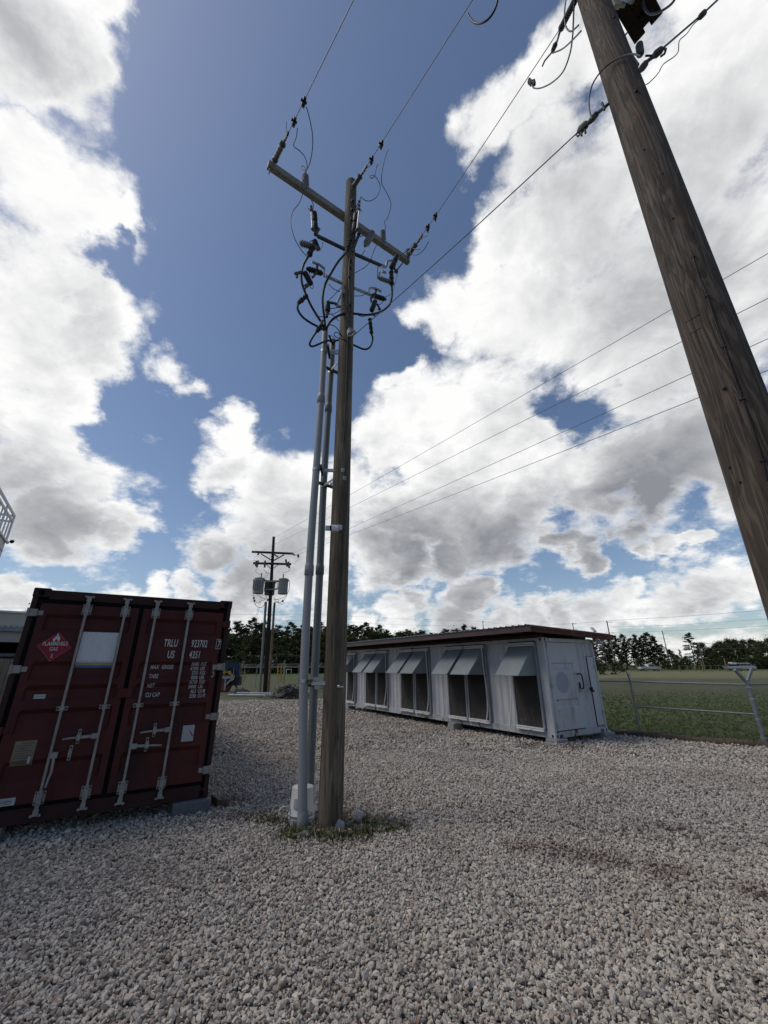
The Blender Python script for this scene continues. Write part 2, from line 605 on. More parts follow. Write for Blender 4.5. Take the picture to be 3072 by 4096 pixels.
M['porcelain'] = paint('grey_porcelain', (0.15, 0.155, 0.16), 0.35, 0, 0.15, 8)
M['concrete'] = paint('concrete_block', (0.27, 0.27, 0.27), 0.9, 0, 0.2, 7, dirt=(0.15, 0.14, 0.13), dirt_amt=0.5, dirt_scale=5, bmp=0.5)
M['concrete_dark'] = paint('dark_concrete_block', (0.12, 0.125, 0.135), 0.9, 0, 0.2, 7, dirt=(0.07, 0.07, 0.07), dirt_amt=0.5, dirt_scale=5, bmp=0.5)
M['stone'] = paint('limestone_chunk', (0.34, 0.335, 0.33), 0.9, 0, 0.2, 9, dirt=(0.2, 0.18, 0.16), dirt_amt=0.4, dirt_scale=9, bmp=0.6)
M['bucket'] = paint('bucket_plastic', (0.48, 0.485, 0.48), 0.4, 0, 0.08, 4, dirt=(0.38, 0.36, 0.33), dirt_amt=0.45, dirt_scale=6)
M['red'] = paint('container_red', (0.068, 0.0128, 0.0112), 0.65, 0, 0.28, 1.4, dirt=(0.017, 0.0075, 0.0065), dirt_amt=0.85, dirt_scale=1.1, streak=0.5, rust=(0.05, 0.021, 0.012), rust_thr=0.67, rust_scale=4)
M['red_frame'] = paint('container_frame_red', (0.030, 0.0095, 0.009), 0.65, 0, 0.3, 2.5, dirt=(0.012, 0.009, 0.008), dirt_amt=0.7, dirt_scale=2.5, rust=(0.10, 0.045, 0.02), rust_thr=0.66, rust_scale=6)
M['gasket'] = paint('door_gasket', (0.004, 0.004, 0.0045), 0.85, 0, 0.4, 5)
M['gasket'].node_tree.nodes['Principled BSDF'].inputs['Specular IOR Level'].default_value = 0.1
M['lockbar'] = paint('locking_bar_zinc', (0.27, 0.262, 0.25), 0.5, 0.25, 0.2, 6, dirt=(0.20, 0.17, 0.14), dirt_amt=0.65, dirt_scale=7, rust=(0.16, 0.08, 0.04), rust_thr=0.70, rust_scale=14)
M['letter'] = paint('white_lettering', (0.52, 0.52, 0.51), 0.6, 0, 0.15, 20)
M['chalk'] = paint('chalk_mark', (0.34, 0.30, 0.28), 0.8, 0, 0.3, 40)
M['sign_red'] = paint('placard_red', (0.22, 0.010, 0.028), 0.5, 0, 0.12, 6)
M['sign_edge'] = paint('placard_pink_edge', (0.42, 0.11, 0.12), 0.5, 0, 0.12, 6)
M['white_patch'] = paint('white_vinyl', (0.55, 0.565, 0.59), 0.5, 0, 0.06, 4, dirt=(0.22, 0.20, 0.20), dirt_amt=0.35, dirt_scale=30)
M['blue_strip'] = paint('blue_stripe', (0.05, 0.12, 0.27), 0.5)
M['tan_strip'] = paint('tan_stripe', (0.44, 0.37, 0.30), 0.5)
M['paper'] = paint('paper_notice', (0.38, 0.40, 0.41), 0.7, 0, 0.06, 5)
M['ink'] = paint('printed_ink', (0.05, 0.055, 0.08), 0.7)
M['ink_soft'] = paint('faded_ink', (0.25, 0.27, 0.29), 0.7)
M['plaque'] = paint('brown_plaque', (0.20, 0.155, 0.115), 0.5, 0, 0.15, 5)
M['white'] = paint('container_white', (0.445, 0.45, 0.465), 0.45, 0, 0.07, 1.6, dirt=(0.22, 0.21, 0.205), dirt_amt=0.65, dirt_scale=1.8, streak=0.25, rust=(0.17, 0.075, 0.035), rust_thr=0.71, rust_scale=3.5)
M['white_rail'] = paint('container_white_rail', (0.38, 0.39, 0.40), 0.5, 0, 0.1, 2, dirt=(0.17, 0.15, 0.13), dirt_amt=0.75, dirt_scale=2.4, rust=(0.16, 0.07, 0.035), rust_thr=0.63, rust_scale=1.7, rust_z=(0.0, 0.20, 0.08))
M['hood'] = paint('hood_grey_green', (0.19, 0.215, 0.225), 0.42, 0.15, 0.12, 2, dirt=(0.20, 0.22, 0.23), dirt_amt=0.5, dirt_scale=2.2)
M['frame_grey'] = paint('cooler_frame', (0.28, 0.295, 0.315), 0.45, 0.1, 0.12, 3, dirt=(0.24, 0.24, 0.24), dirt_amt=0.4)
M['pvc_white'] = paint('white_pvc', (0.62, 0.62, 0.61), 0.4, 0, 0.06, 4, dirt=(0.42, 0.40, 0.37), dirt_amt=0.5, dirt_scale=6)
M['door_oval'] = paint('grey_oval', (0.29, 0.305, 0.345), 0.5, 0, 0.06, 4)
M['fascia'] = paint('brown_fascia', (0.075, 0.048, 0.045), 0.5, 0, 0.15, 2, dirt=(0.05, 0.03, 0.028), dirt_amt=0.5)
M['fascia_red'] = wood('red_stained_board', (0.035, 0.012, 0.009), (0.10, 0.03, 0.018), (0.16, 0.055, 0.03), zs=1.0, xy=5, rings=4, crack=0.3)
M['joist'] = paint('roof_joist', (0.06, 0.035, 0.03), 0.8, 0, 0.3, 3)
M['tin'] = paint('galvalume_roof', (0.52, 0.54, 0.56), 0.35, 0.5, 0.1, 3, dirt=(0.35, 0.34, 0.33), dirt_amt=0.4)
M['lens'] = paint('dark_lens', (0.008, 0.008, 0.01), 0.15)
M['cam_white'] = paint('camera_white', (0.68, 0.68, 0.69), 0.35, 0, 0.04, 4)
M['lamp_glass'] = paint('lamp_face', (0.42, 0.42, 0.44), 0.25, 0, 0.05, 4)
M['fence'] = paint('fence_galvanised', (0.22, 0.235, 0.245), 0.5, 0.4, 0.2, 6, dirt=(0.12, 0.13, 0.12), dirt_amt=0.5, dirt_scale=6)
M['mesh'] = paint('chain_link_wire', (0.13, 0.135, 0.13), 0.6, 0.4, 0.2, 6)
M['log'] = wood('edging_log', (0.02, 0.014, 0.01), (0.065, 0.045, 0.03), (0.11, 0.08, 0.055), zs=0.2, xy=6)
M['tank_white'] = paint('transformer_grey', (0.36, 0.37, 0.375), 0.45, 0.1, 0.12, 2, dirt=(0.25, 0.24, 0.23), dirt_amt=0.4)
M['tank_rusty'] = paint('transformer_rusted', (0.31, 0.315, 0.32), 0.5, 0, 0.12, 2, rust=(0.16, 0.05, 0.03), rust_thr=0.60, rust_scale=1.2)
M['pipe_grey'] = paint('riser_grey', (0.19, 0.172, 0.145), 0.5, 0.2, 0.15, 2)
M['pipe_rust'] = paint('riser_rusty', (0.20, 0.12, 0.07), 0.7, 0.1, 0.3, 2)
M['beige'] = paint('beige_siding', (0.44, 0.385, 0.28), 0.6, 0, 0.12, 2, dirt=(0.25, 0.22, 0.17), dirt_amt=0.5)
M['cream'] = paint('cream_panel', (0.60, 0.56, 0.47), 0.6, 0, 0.10, 2, dirt=(0.30, 0.28, 0.25), dirt_amt=0.4)
M['offwhite'] = paint('white_wall', (0.55, 0.545, 0.53), 0.6, 0, 0.08, 2, dirt=(0.42, 0.40, 0.38), dirt_amt=0.5)
M['rail_white'] = paint('railing_white', (0.52, 0.53, 0.55), 0.5, 0, 0.08, 3)
M['glass'] = paint('window_glass', (0.02, 0.025, 0.03), 0.1)
M['blue_mach'] = paint('machine_blue', (0.010, 0.024, 0.070), 0.5, 0, 0.25, 3)
M['red_mach'] = paint('machine_red', (0.14, 0.022, 0.02), 0.55, 0, 0.3, 3)
M['yellow'] = paint('safety_yellow', (0.38, 0.24, 0.035), 0.5, 0, 0.15, 3)
M['yellow_dull'] = paint('weathered_yellow', (0.20, 0.15, 0.065), 0.6, 0, 0.2, 3)
M['grey_steel'] = paint('grey_paint', (0.25, 0.26, 0.25), 0.5, 0.2, 0.25, 3)
M['veh_white'] = paint('vehicle_white', (0.42, 0.43, 0.44), 0.25, 0, 0.03, 2)
M['tyre'] = paint('tyre_rubber', (0.018, 0.018, 0.018), 0.8)
M['board'] = paint('scrap_board', (0.50, 0.52, 0.54), 0.6, 0, 0.15, 3, dirt=(0.25, 0.23, 0.2), dirt_amt=0.5)
M['bark'] = paint('pine_bark', (0.075, 0.05, 0.035), 0.9, 0, 0.35, 3)


def leaf_mat(name, dark, light, scale=0.6):
    m, T, b = new_mat(name)
    co = T.n('ShaderNodeTexCoord').outputs['Object']
    rnd = T.n('ShaderNodeObjectInfo').outputs['Random']
    nz = T.noise(co, scale, 4, 0.6)
    c = T.mix(T.ramp(nz, 0.32, 0.68), c4(dark), c4(light))
    c = T.mix(T.math('MULTIPLY', rnd, 0.6), c, c4((light[0] * 0.95, light[1] * 0.75, light[2] * 0.8)))
    T.put(b.inputs['Base Color'], c)
    b.inputs['Roughness'].default_value = 0.75
    b.inputs['Specular IOR Level'].default_value = 0.15
    return m


M['needles'] = leaf_mat('pine_needles', (0.011, 0.018, 0.009), (0.040, 0.058, 0.027))
M['needles_mid'] = leaf_mat('pine_needles_mid', (0.018, 0.03, 0.012), (0.06, 0.085, 0.032))  # lighter green needles of the broad pine and the shrubs
M['leaves'] = leaf_mat('broad_leaves', (0.018, 0.029, 0.010), (0.080, 0.10, 0.037))
M['weeds'] = leaf_mat('weed_blades', (0.026, 0.042, 0.010), (0.085, 0.100, 0.030), 6)
M['grass'] = leaf_mat('grass_blades', (0.038, 0.064, 0.008), (0.088, 0.118, 0.020), 0.9)


def ground_mats():
    # field: patchy grass, far strip of sunlight painted in as paler grass
    m, T, b = new_mat('field_grass')
    co = T.n('ShaderNodeTexCoord').outputs['Object']
    n1 = T.noise(co, 0.22, 6, 0.6)
    n2 = T.noise(co, 3.0, 8, 0.7)
    n3 = T.noise(co, 26.0, 4, 0.7)
    c = T.mix(T.ramp(n1, 0.35, 0.65), (0.040, 0.066, 0.010, 1), (0.074, 0.096, 0.018, 1))
    c = T.mix(T.math('MULTIPLY', T.ramp(n2, 0.4, 0.7), 0.6), c, (0.022, 0.032, 0.008, 1))
    c = T.mix(T.math('MULTIPLY', T.ramp(n3, 0.55, 0.75), 0.5), c, (0.095, 0.09, 0.035, 1))
    sp = T.n('ShaderNodeSeparateXYZ')
    T.put(sp.inputs[0], co)
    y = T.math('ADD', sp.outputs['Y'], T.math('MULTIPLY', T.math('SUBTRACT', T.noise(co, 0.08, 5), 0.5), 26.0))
    brown = T.math('MULTIPLY', T.ramp(y, 26, 36), T.ramp(y, 66, 80, 1, 0))
    c = T.mix(T.math('MULTIPLY', brown, 0.5), c, (0.062, 0.050, 0.029, 1))
    sunlit_strip = T.math('MULTIPLY', T.math('MULTIPLY', T.ramp(y, 66, 80), T.ramp(y, 118, 126, 1, 0)), T.ramp(sp.outputs['X'], 5, 35))
    c = T.mix(T.math('MULTIPLY', sunlit_strip, 0.85), c, (0.145, 0.132, 0.055, 1))
    T.put(b.inputs['Base Color'], c)
    b.inputs['Roughness'].default_value = 0.9
    bump(T, b, T.math('ADD', n2, n3), 0.8, 0.06)
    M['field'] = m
    # yard: compacted crushed stone with brown soil showing in places
    m, T, b = new_mat('yard_crushed_stone')
    co = T.n('ShaderNodeTexCoord').outputs['Object']
    cell = T.voro(co, 24.0, 'F1', 'Color')
    d = T.voro(co, 24.0, 'F1', 'Distance')
    sp = T.n('ShaderNodeSeparateColor')
    T.put(sp.inputs[0], cell)
    c = T.mix(sp.outputs[0], (0.16, 0.14, 0.125, 1), (0.36, 0.33, 0.295, 1))
    c = T.mix(T.ramp(d, 0.25, 0.62), c, (0.05, 0.043, 0.038, 1))
    big = T.noise(co, 0.9, 5, 0.6)
    c = T.mix(T.math('MULTIPLY', T.ramp(big, 0.5, 0.72), 0.35), c, (0.13, 0.085, 0.07, 1))
    spo = T.n('ShaderNodeSeparateXYZ')
    T.put(spo.inputs[0], co)
    soil = None
    for (x, y, r) in SOIL:
        dd = T.vmath('DISTANCE', co, (x, y, float(gz(x, y))))
        v = T.ramp(T.math('ADD', dd, T.math('MULTIPLY', T.math('SUBTRACT', T.noise(co, 3.5, 5), 0.5), r * 1.3)), r * 0.55, r * 1.1, 1, 0)
        soil = v if soil is None else T.math('MAXIMUM', soil, v)
    c = T.mix(T.math('MULTIPLY', soil, 0.85), c, T.mix(T.noise(co, 9, 5), (0.040, 0.026, 0.019, 1), (0.10, 0.066, 0.050, 1)))
    edge = T.ramp(T.math('ADD', spo.outputs['Y'], T.math('MULTIPLY', T.math('SUBTRACT', T.noise(co, 0.7, 5), 0.5), 4.0)), 27.5, 29.5)
    c = T.mix(T.math('MULTIPLY', edge, 0.8), c, (0.16, 0.12, 0.075, 1))
    T.put(b.inputs['Base Color'], c)
    b.inputs['Roughness'].default_value = 0.95
    bump(T, b, T.math('SUBTRACT', 1.0, d), 0.9, 0.03)
    M['yard'] = m
    # single stones
    m, T, b = new_mat('crushed_stone')
    rnd = T.n('ShaderNodeObjectInfo').outputs['Random']
    co = T.n('ShaderNodeTexCoord').outputs['Object']
    rc = T.n('ShaderNodeValToRGB')
    T.put(rc.inputs[0], rnd)
    cols = [(0.0, (0.147, 0.129, 0.111)), (0.12, (0.388, 0.348, 0.299)), (0.3, (0.557, 0.495, 0.411)), (0.45, (0.376, 0.339, 0.298)), (0.58, (0.620, 0.556, 0.467)), (0.7, (0.439, 0.368, 0.300)), (0.82, (0.504, 0.457, 0.391)), (0.94, (0.286, 0.206, 0.162)), (1.0, (0.720, 0.659, 0.565))]
    rc.color_ramp.elements[0].position, rc.color_ramp.elements[0].color = cols[0][0], c4(cols[0][1])
    rc.color_ramp.elements[1].position, rc.color_ramp.elements[1].color = cols[-1][0], c4(cols[-1][1])
    for p, cc in cols[1:-1]:
        rc.color_ramp.elements.new(p).color = c4(cc)
    nz = T.noise(co, 2.2, 4, 0.6)
    c = T.mix(T.ramp(nz, 0.3, 0.75, 0.0, 0.45), rc.outputs[0], T.mix(0.5, rc.outputs[0], (0.10, 0.085, 0.075, 1)))
    loc = T.n('ShaderNodeObjectInfo').outputs['Location']
    dirty = T.math('MULTIPLY', T.ramp(T.noise(loc, 0.55, 6, 0.65), 0.45, 0.72), 0.55)
    c = T.mix(dirty, c, T.mix(0.6, c, (0.13, 0.085, 0.062, 1)))
    soil = None
    for (x, y, r) in SOIL:
        dd = T.vmath('DISTANCE', loc, (x, y, float(gz(x, y))))
        v = T.ramp(T.math('ADD', dd, T.math('MULTIPLY', T.math('SUBTRACT', T.noise(loc, 4.0, 4), 0.5), r * 1.2)), r * 0.35, r * 1.25, 1, 0)
        soil = v if soil is None else T.math('MAXIMUM', soil, v)
    c = T.mix(T.math('MULTIPLY', soil, 0.60), c, T.mix(0.35, (0.125, 0.060, 0.042, 1), c))
    T.put(b.inputs['Base Color'], c)
    b.inputs['Roughness'].default_value = 0.9
    M['crushed'] = m


# ------------------------------------------------------------------ ground
def gz(x, y):
    """lie of the land: falls gently away from the camera, level field, slight rise far out"""
    y = np.asarray(y, float)
    return -0.03 * (np.clip(y, 1, 15) - 1) + np.interp(y, [0, 60, 180, 500], [0, 0, 1.05, 1.3])


def undul(x, y):
    x, y = np.asarray(x, float), np.asarray(y, float)
    return 0.010 * (np.sin(1.3 * x + .7 * y) + np.sin(.9 * y - 1.7 * x + 1) + np.sin(2.9 * x + 3.1 * y + 2) * .6 + np.sin(4.7 * x - 3.7 * y) * .5)


SOIL = [(-0.55, 5.75, 0.55), (-1.05, 5.9, 0.40), (1.45, 5.16, 0.30), (1.78, 5.0, 0.36), (2.12, 4.82, 0.30), (2.55, 4.52, 0.26), (3.05, 4.15, 0.2), (4.0, 12.05, 0.6), (4.9, 11.9, 0.5), (-1.75, 6.2, 0.35), (0.0, 5.9, 0.35), (-2.3, 6.9, 0.4), (3.3, 5.6, 0.25)]
ground_mats()


def sheet(name, xs, ys, zf, mat, keep=None):
    X, Y = np.meshgrid(xs, ys)
    V = np.stack([X, Y, zf(X, Y)], -1).reshape(-1, 3)
    nx, ny = len(xs), len(ys)
    idx = np.arange(nx * ny).reshape(ny, nx)
    F = np.stack([idx[:-1, :-1], idx[:-1, 1:], idx[1:, 1:], idx[1:, :-1]], -1).reshape(-1, 4)
    if keep is not None:
        cx = V[F].mean(1)
        F = F[keep(cx[:, 0], cx[:, 1])]
    return np_obj(name, V, F, mat, None, True)


xs = np.unique(np.concatenate([np.linspace(-2500, -60, 14), np.linspace(-60, 60, 61), np.linspace(60, 2500, 14)]))
ys = np.unique(np.concatenate([np.linspace(-400, -20, 6), np.linspace(-20, 60, 61), np.linspace(60, 500, 30), np.linspace(500, 5000, 8)]))
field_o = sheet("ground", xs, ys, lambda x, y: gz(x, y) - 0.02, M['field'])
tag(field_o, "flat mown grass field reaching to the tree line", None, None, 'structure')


def yard_right(y):
    y = np.asarray(y, float)
    return np.where(y < 14.08, np.interp(y, [-30, 0, 11.36, 13.33, 14.08], [34, 17.5, 9.43, 7.9, 7.0]), 7.0 - (np.minimum(y, 24) - 14.08) * 0.632)


V, F = [], []
yy = np.concatenate([np.linspace(-18, 24, 169), np.linspace(24.2, 29.4, 27)])
nu = 180
for y in yy:
    xr = float(yard_right(y)) + 0.05 * math.sin(y * 3.1)
    for k in range(nu):
        V.append((-26 + (xr + 26) * k / (nu - 1), y + (0.25 * math.sin(k * .7) if y > 29 else 0), 0))
V = np.array(V)
V[:, 2] = gz(V[:, 0], V[:, 1]) + undul(V[:, 0], V[:, 1]) + 0.012
idx = np.arange(len(V)).reshape(len(yy), nu)
F = np.stack([idx[:-1, :-1], idx[:-1, 1:], idx[1:, 1:], idx[1:, :-1]], -1).reshape(-1, 4)
yard_o = np_obj("yard_ground", V, F, M['yard'], None, True)
tag(yard_o, "yard surface of compacted crushed limestone", None, None, 'structure')


def soil_amount(x, y):
    s = np.zeros_like(x)
    for (a, b, r) in SOIL:
        s = np.maximum(s, np.clip(1.25 - np.hypot(x - a, y - b) / r, 0, 1))
    return s


def stone_points():
    out = []
    for (r0, r1, cell, size) in ((0.0, 6.0, 0.0205, 0.0225), (0.0, 6.0, 0.036, 0.014), (6.0, 11.5, 0.0270, 0.0265), (11.5, 21.0, 0.050, 0.042), (21.0, 29.5, 0.085, 0.062)):
        n = int(2 * r1 / cell)
        gx, gy = np.meshgrid(np.arange(-n // 2, n // 2) * cell, np.arange(int(-0.6 / cell), int(r1 / cell)) * cell)
        x = gx.ravel() + nrg.uniform(-.6, .6, gx.size) * cell
        y = gy.ravel() + nrg.uniform(-.6, .6, gx.size) * cell
        d = np.hypot(x, y)
        az = np.degrees(np.arctan2(x, y))
        k = (d >= r0) & (d < r1) & (np.abs(az) < 54) & (y > 1.3) & (x < yard_right(y) - .02) & (y < 29.2 + .5 * np.sin(x * 1.3))
        k &= nrg.uniform(0, 1, x.size) > soil_amount(x, y) * 0.60
        # nothing under the containers' floors
        for (o, yw) in ((A_POS, A_YAW), (B_POS, B_YAW)):
            c, s = math.cos(yw), math.sin(yw)
            lx, ly = (x - o[0]) * c + (y - o[1]) * s, -(x - o[0]) * s + (y - o[1]) * c
            k &= ~((lx > .5) & (lx < 2.0) & (ly > .8) & (ly < 12))
        x, y = x[k], y[k]
        sz = size * np.exp(nrg.normal(0, .30, x.size)).clip(.5, 1.7)
        z = gz(x, y) + undul(x, y) + 0.012 + sz * nrg.uniform(-.25, .80, x.size)
        out.append(np.stack([x, y, z, sz], -1))
    return np.concatenate(out)


A_POS, A_YAW = (-4.4786, 5.1848, 0.014), R(30.71)
B_POS, B_YAW = (4.546, 12.187, -0.177), R(32.287)


def make_gravel():
    P = stone_points()
    n = len(P)
    me = bpy.data.meshes.new("gravel")
    me.vertices.add(n)
    me.vertices.foreach_set("co", P[:, :3].astype(np.float32).ravel())
    sc = P[:, 3:4] * nrg.uniform((.75, .60, .55), (1.4, 1.05, 1.0), (n, 3))
    rot = nrg.uniform(-1, 1, (n, 3)) * np.array([1.0, 1.0, math.pi])
    for nm, arr in (("scl", sc), ("rot", rot)):
        me.attributes.new(nm, 'FLOAT_VECTOR', 'POINT').data.foreach_set("vector", arr.astype(np.float32).ravel())
    me.attributes.new("pick", 'INT', 'POINT').data.foreach_set("value", nrg.integers(0, 8, n).astype(np.int32))
    o = bpy.data.objects.new("gravel", me)
    COL.objects.link(o)
    me.materials.append(M['crushed'])
    tag(o, "loose pale crushed limestone covering the yard", "gravel", None, 'stuff')
    ng = bpy.data.node_groups.new("scatter_stones", 'GeometryNodeTree')
    ng.interface.new_socket("Geometry", in_out='INPUT', socket_type='NodeSocketGeometry')
    ng.interface.new_socket("Geometry", in_out='OUTPUT', socket_type='NodeSocketGeometry')
    N, L = ng.nodes, ng.links
    gi, go = N.new('NodeGroupInput'), N.new('NodeGroupOutput')
    g2i = N.new('GeometryNodeGeometryToInstance')
    for k in range(8):
        ico = N.new('GeometryNodeMeshIcoSphere')
        ico.inputs['Radius'].default_value = 0.5
        ico.inputs['Subdivisions'].default_value = 2
        nz = N.new('ShaderNodeTexNoise')
        nz.noise_dimensions = '4D'
        nz.inputs['W'].default_value = k * 7.3
        nz.inputs['Scale'].default_value = 1.5
        nz.inputs['Detail'].default_value = 1.5
        sub = N.new('ShaderNodeVectorMath')
        sub.operation = 'SUBTRACT'
        sub.inputs[1].default_value = (.5, .5, .5)
        L.new(nz.outputs['Color'], sub.inputs[0])
        scl = N.new('ShaderNodeVectorMath')
        scl.operation = 'SCALE'
        scl.inputs['Scale'].default_value = 1.25
        L.new(sub.outputs[0], scl.inputs[0])
        sp = N.new('GeometryNodeSetPosition')
        L.new(ico.outputs[0], sp.inputs['Geometry'])
        L.new(scl.outputs[0], sp.inputs['Offset'])
        sm = N.new('GeometryNodeSetMaterial')
        sm.inputs['Material'].default_value = M['crushed']
        L.new(sp.outputs[0], sm.inputs['Geometry'])
        sh = N.new('GeometryNodeSetShadeSmooth')
        sh.inputs['Shade Smooth'].default_value = False
        L.new(sm.outputs[0], sh.inputs['Geometry'])
        L.new(sh.outputs[0], g2i.inputs[0])
    iop = N.new('GeometryNodeInstanceOnPoints')
    L.new(gi.outputs[0], iop.inputs['Points'])
    L.new(g2i.outputs[0], iop.inputs['Instance'])
    iop.inputs['Pick Instance'].default_value = True

    def attr(nm, dt):
        a = N.new('GeometryNodeInputNamedAttribute')
        a.data_type = dt
        a.inputs['Name'].default_value = nm
        return a.outputs['Attribute']
    L.new(attr("pick", 'INT'), iop.inputs['Instance Index'])
    e2r = N.new('FunctionNodeEulerToRotation')
    L.new(attr("rot", 'FLOAT_VECTOR'), e2r.inputs[0])
    L.new(e2r.outputs[0], iop.inputs['Rotation'])
    L.new(attr("scl", 'FLOAT_VECTOR'), iop.inputs['Scale'])
    L.new(iop.outputs[0], go.inputs[0])
    md = o.modifiers.new("scatter", 'NODES')
    md.node_group = ng
    return o


make_gravel()


def blades(name, X, Y, hgt, wid, mat, label, cat, spread=0.5, zf=None, per=5):
    n = len(X)
    X, Y = np.repeat(X, per), np.repeat(Y, per)
    m = n * per
    X = X + nrg.normal(0, .03, m)
    Y = Y + nrg.normal(0, .03, m)
    Z = (zf or gz)(X, Y) - 0.02
    a = nrg.uniform(0, 2 * math.pi, m)
    h = hgt * nrg.uniform(.45, 1.25, m)
    lean = nrg.uniform(.1, 1.0, m) * spread * h
    w = wid * nrg.uniform(.6, 1.3, m)
    ca, sa = np.cos(a), np.sin(a)
    b = np.stack([X, Y, Z], -1)
    side = np.stack([-sa, ca, np.zeros(m)], -1) * w[:, None] / 2
    d1 = np.stack([ca * lean * .35, sa * lean * .35, h * .6], -1)
    d2 = np.stack([ca * lean, sa * lean, h], -1)
    V = np.stack([b - side, b + side, b + d1 + side * .7, b + d1 - side * .7, b + d2 + side * .12, b + d2 - side * .12], 1).reshape(-1, 3)
    k = np.arange(m)[:, None] * 6
    F = np.concatenate([k + np.array([[0, 1, 2, 3]]), k + np.array([[3, 2, 4, 5]])])
    o = np_obj(name, V, F, mat)
    return tag(o, label, cat, None, 'stuff')


# grass beyond the edging log, thick near the fence and thinner further out
gx = nrg.uniform(-2, 34, 60000)
gy = nrg.uniform(8, 40, 60000)
k = (gx > yard_right(gy) + 0.12) & (np.degrees(np.arctan2(gx, gy)) < 58) & (gy < 14.2 + 26 * nrg.uniform(0, 1, 60000) ** 1.6)
# keep clear of the white container
c_, s_ = math.cos(B_YAW), math.sin(B_YAW)
lx, ly = (gx - B_POS[0]) * c_ + (gy - B_POS[1]) * s_, -(gx - B_POS[0]) * s_ + (gy - B_POS[1]) * c_
k &= ~((lx > -1) & (lx < 2.6) & (ly > -.5) & (ly < 12.4))
blades("grass", gx[k], gy[k], 0.065, 0.010, M['grass'], "rough green grass beyond the edging log", "grass", 0.7, per=10)

# weeds round the foot of the riser pole
wx, wy = [], []
for (x, y, r, n) in ((-0.98, 5.48, .20, 62), (-1.02, 5.30, .14, 30), (-0.65, 5.42, .24, 34), (-0.25, 5.55, .22, 26), (0.1, 5.75, .20, 16), (-1.40, 5.98, .26, 36), (-0.35, 6.1, .22, 30), (-.6, 5.6, .3, 26), (-.2, 5.9, .15, 14)):
    wx.append(nrg.normal(x, r * .55, n * 4))
    wy.append(nrg.normal(y, r * .45, n * 4))
blades("weeds", np.concatenate(wx), np.concatenate(wy), 0.105, 0.009, M['weeds'], "sparse green weeds round the foot of the riser pole", "weeds", 0.9, per=3)


# ------------------------------------------------------------------ red shipping container
BANDS = [(2.28, 2.05), (1.705, 1.475), (1.43, 1.235), (1.165, 0.89), (0.63, 0.37)]
RD, RS = 0.034, 0.05


def door_mesh(x0, x1, z0, z1, bands, inset, D, slope, thick=0.04):
    xs_ = [x0, x0 + inset, x0 + inset + .022, x1 - inset - .022, x1 - inset, x1]
    tx = [0, 0, 1, 1, 0, 0]
    zs_, tz = [z0], [0]
    for (t, b) in sorted(bands, key=lambda q: q[1]):
        zs_ += [b, b + slope, t - slope, t]
        tz += [0, 1, 1, 0]
    zs_.append(z1)
    tz.append(0)
    vs = [(x, D * a * b, z) for z, b in zip(zs_, tz) for x, a in zip(xs_, tx)]
    n = len(xs_)
    fs = [(j * n + i, j * n + i + 1, (j + 1) * n + i + 1, (j + 1) * n + i) for j in range(len(zs_) - 1) for i in range(n - 1)]
    mb = MB().add(vs, fs)
    # rim
    for (a, b, c, d) in ((x0, x0, z0, z1), (x1, x1, z0, z1)):
        mb.add([(a, 0, z0), (a, 0, z1), (a, thick, z1), (a, thick, z0)], [(0, 1, 2, 3)])
    for z in (z0, z1):
        mb.add([(x0, 0, z), (x1, 0, z), (x1, thick, z), (x0, thick, z)], [(0, 1, 2, 3)])
    return mb


def door_y(x, z, x0, x1, bands, inset, D, slope):
    fx = max(0.0, min(1.0, (x - x0 - inset) / .022, (x1 - inset - x) / .022))
    fz = 0.0
    for (t, b) in bands:
        fz = max(fz, min(1.0, (z - b) / slope, (t - z) / slope))
    return D * fx * fz


def corrugated(mb, p0, p1, z0, z1, depth, pitch, inward):
    """vertical-ribbed steel wall from p0 to p1; inward = unit vector the ribs recede to"""
    p0, p1, nv = Vector(p0), Vector(p1), Vector(inward)
    Ln = (p1 - p0).length
    k = max(1, round(Ln / pitch))
    prof = []
    for i in range(k):
        for t, d in ((0.0, 0), (.26, 0), (.50, 1), (.76, 1)):
            prof.append(((i + t) / k, d))
    prof.append((1.0, 0))
    vs = []
    for t, d in prof:
        q = p0.lerp(p1, t) + nv * depth * d
        vs += [(q.x, q.y, z0), (q.x, q.y, z1)]
    return mb.add(vs, [(2 * i, 2 * i + 2, 2 * i + 3, 2 * i + 1) for i in range(len(prof) - 1)])


def castings(root, mat, Wd, Ln, Ht):
    for y in (0, Ln):
        for x in (0, Wd):
            for z in (0, Ht):
                mb = MB()
                x0, x1 = (-.004, .174) if x == 0 else (Wd - .174, Wd + .004)
                y0, y1 = (-.006, .172) if y == 0 else (Ln - .172, Ln + .006)
                z0, z1 = (-.004, .116) if z == 0 else (Ht - .112, Ht + .004)
                mb.bb(x0, x1, y0, y1, z0, z1)
                o = mb.build("corner_casting", mat, root, bevel=0.014)
                zc, xc, yc = (z0 + z1) / 2, (x0 + x1) / 2, (y0 + y1) / 2
                ye = y0 - .002 if y == 0 else y1 + .002
                xe = x0 - .002 if x == 0 else x1 + .002
                for (c, nrm) in (((xc, ye, zc), 'y'), ((xe, yc, zc), 'x')):
                    pts = []
                    for q in range(14):
                        a = 2 * math.pi * q / 14
                        u, w = math.cos(a) * .030, math.sin(a) * .030
                        w += .012 * (1 if w > 0 else -1)
                        pts.append((c[0] + u, c[1], c[2] + w) if nrm == 'y' else (c[0], c[1] + u, c[2] + w))
                    MB().add(pts, [tuple(range(14))]).build("casting_hole", M['gasket'], o)


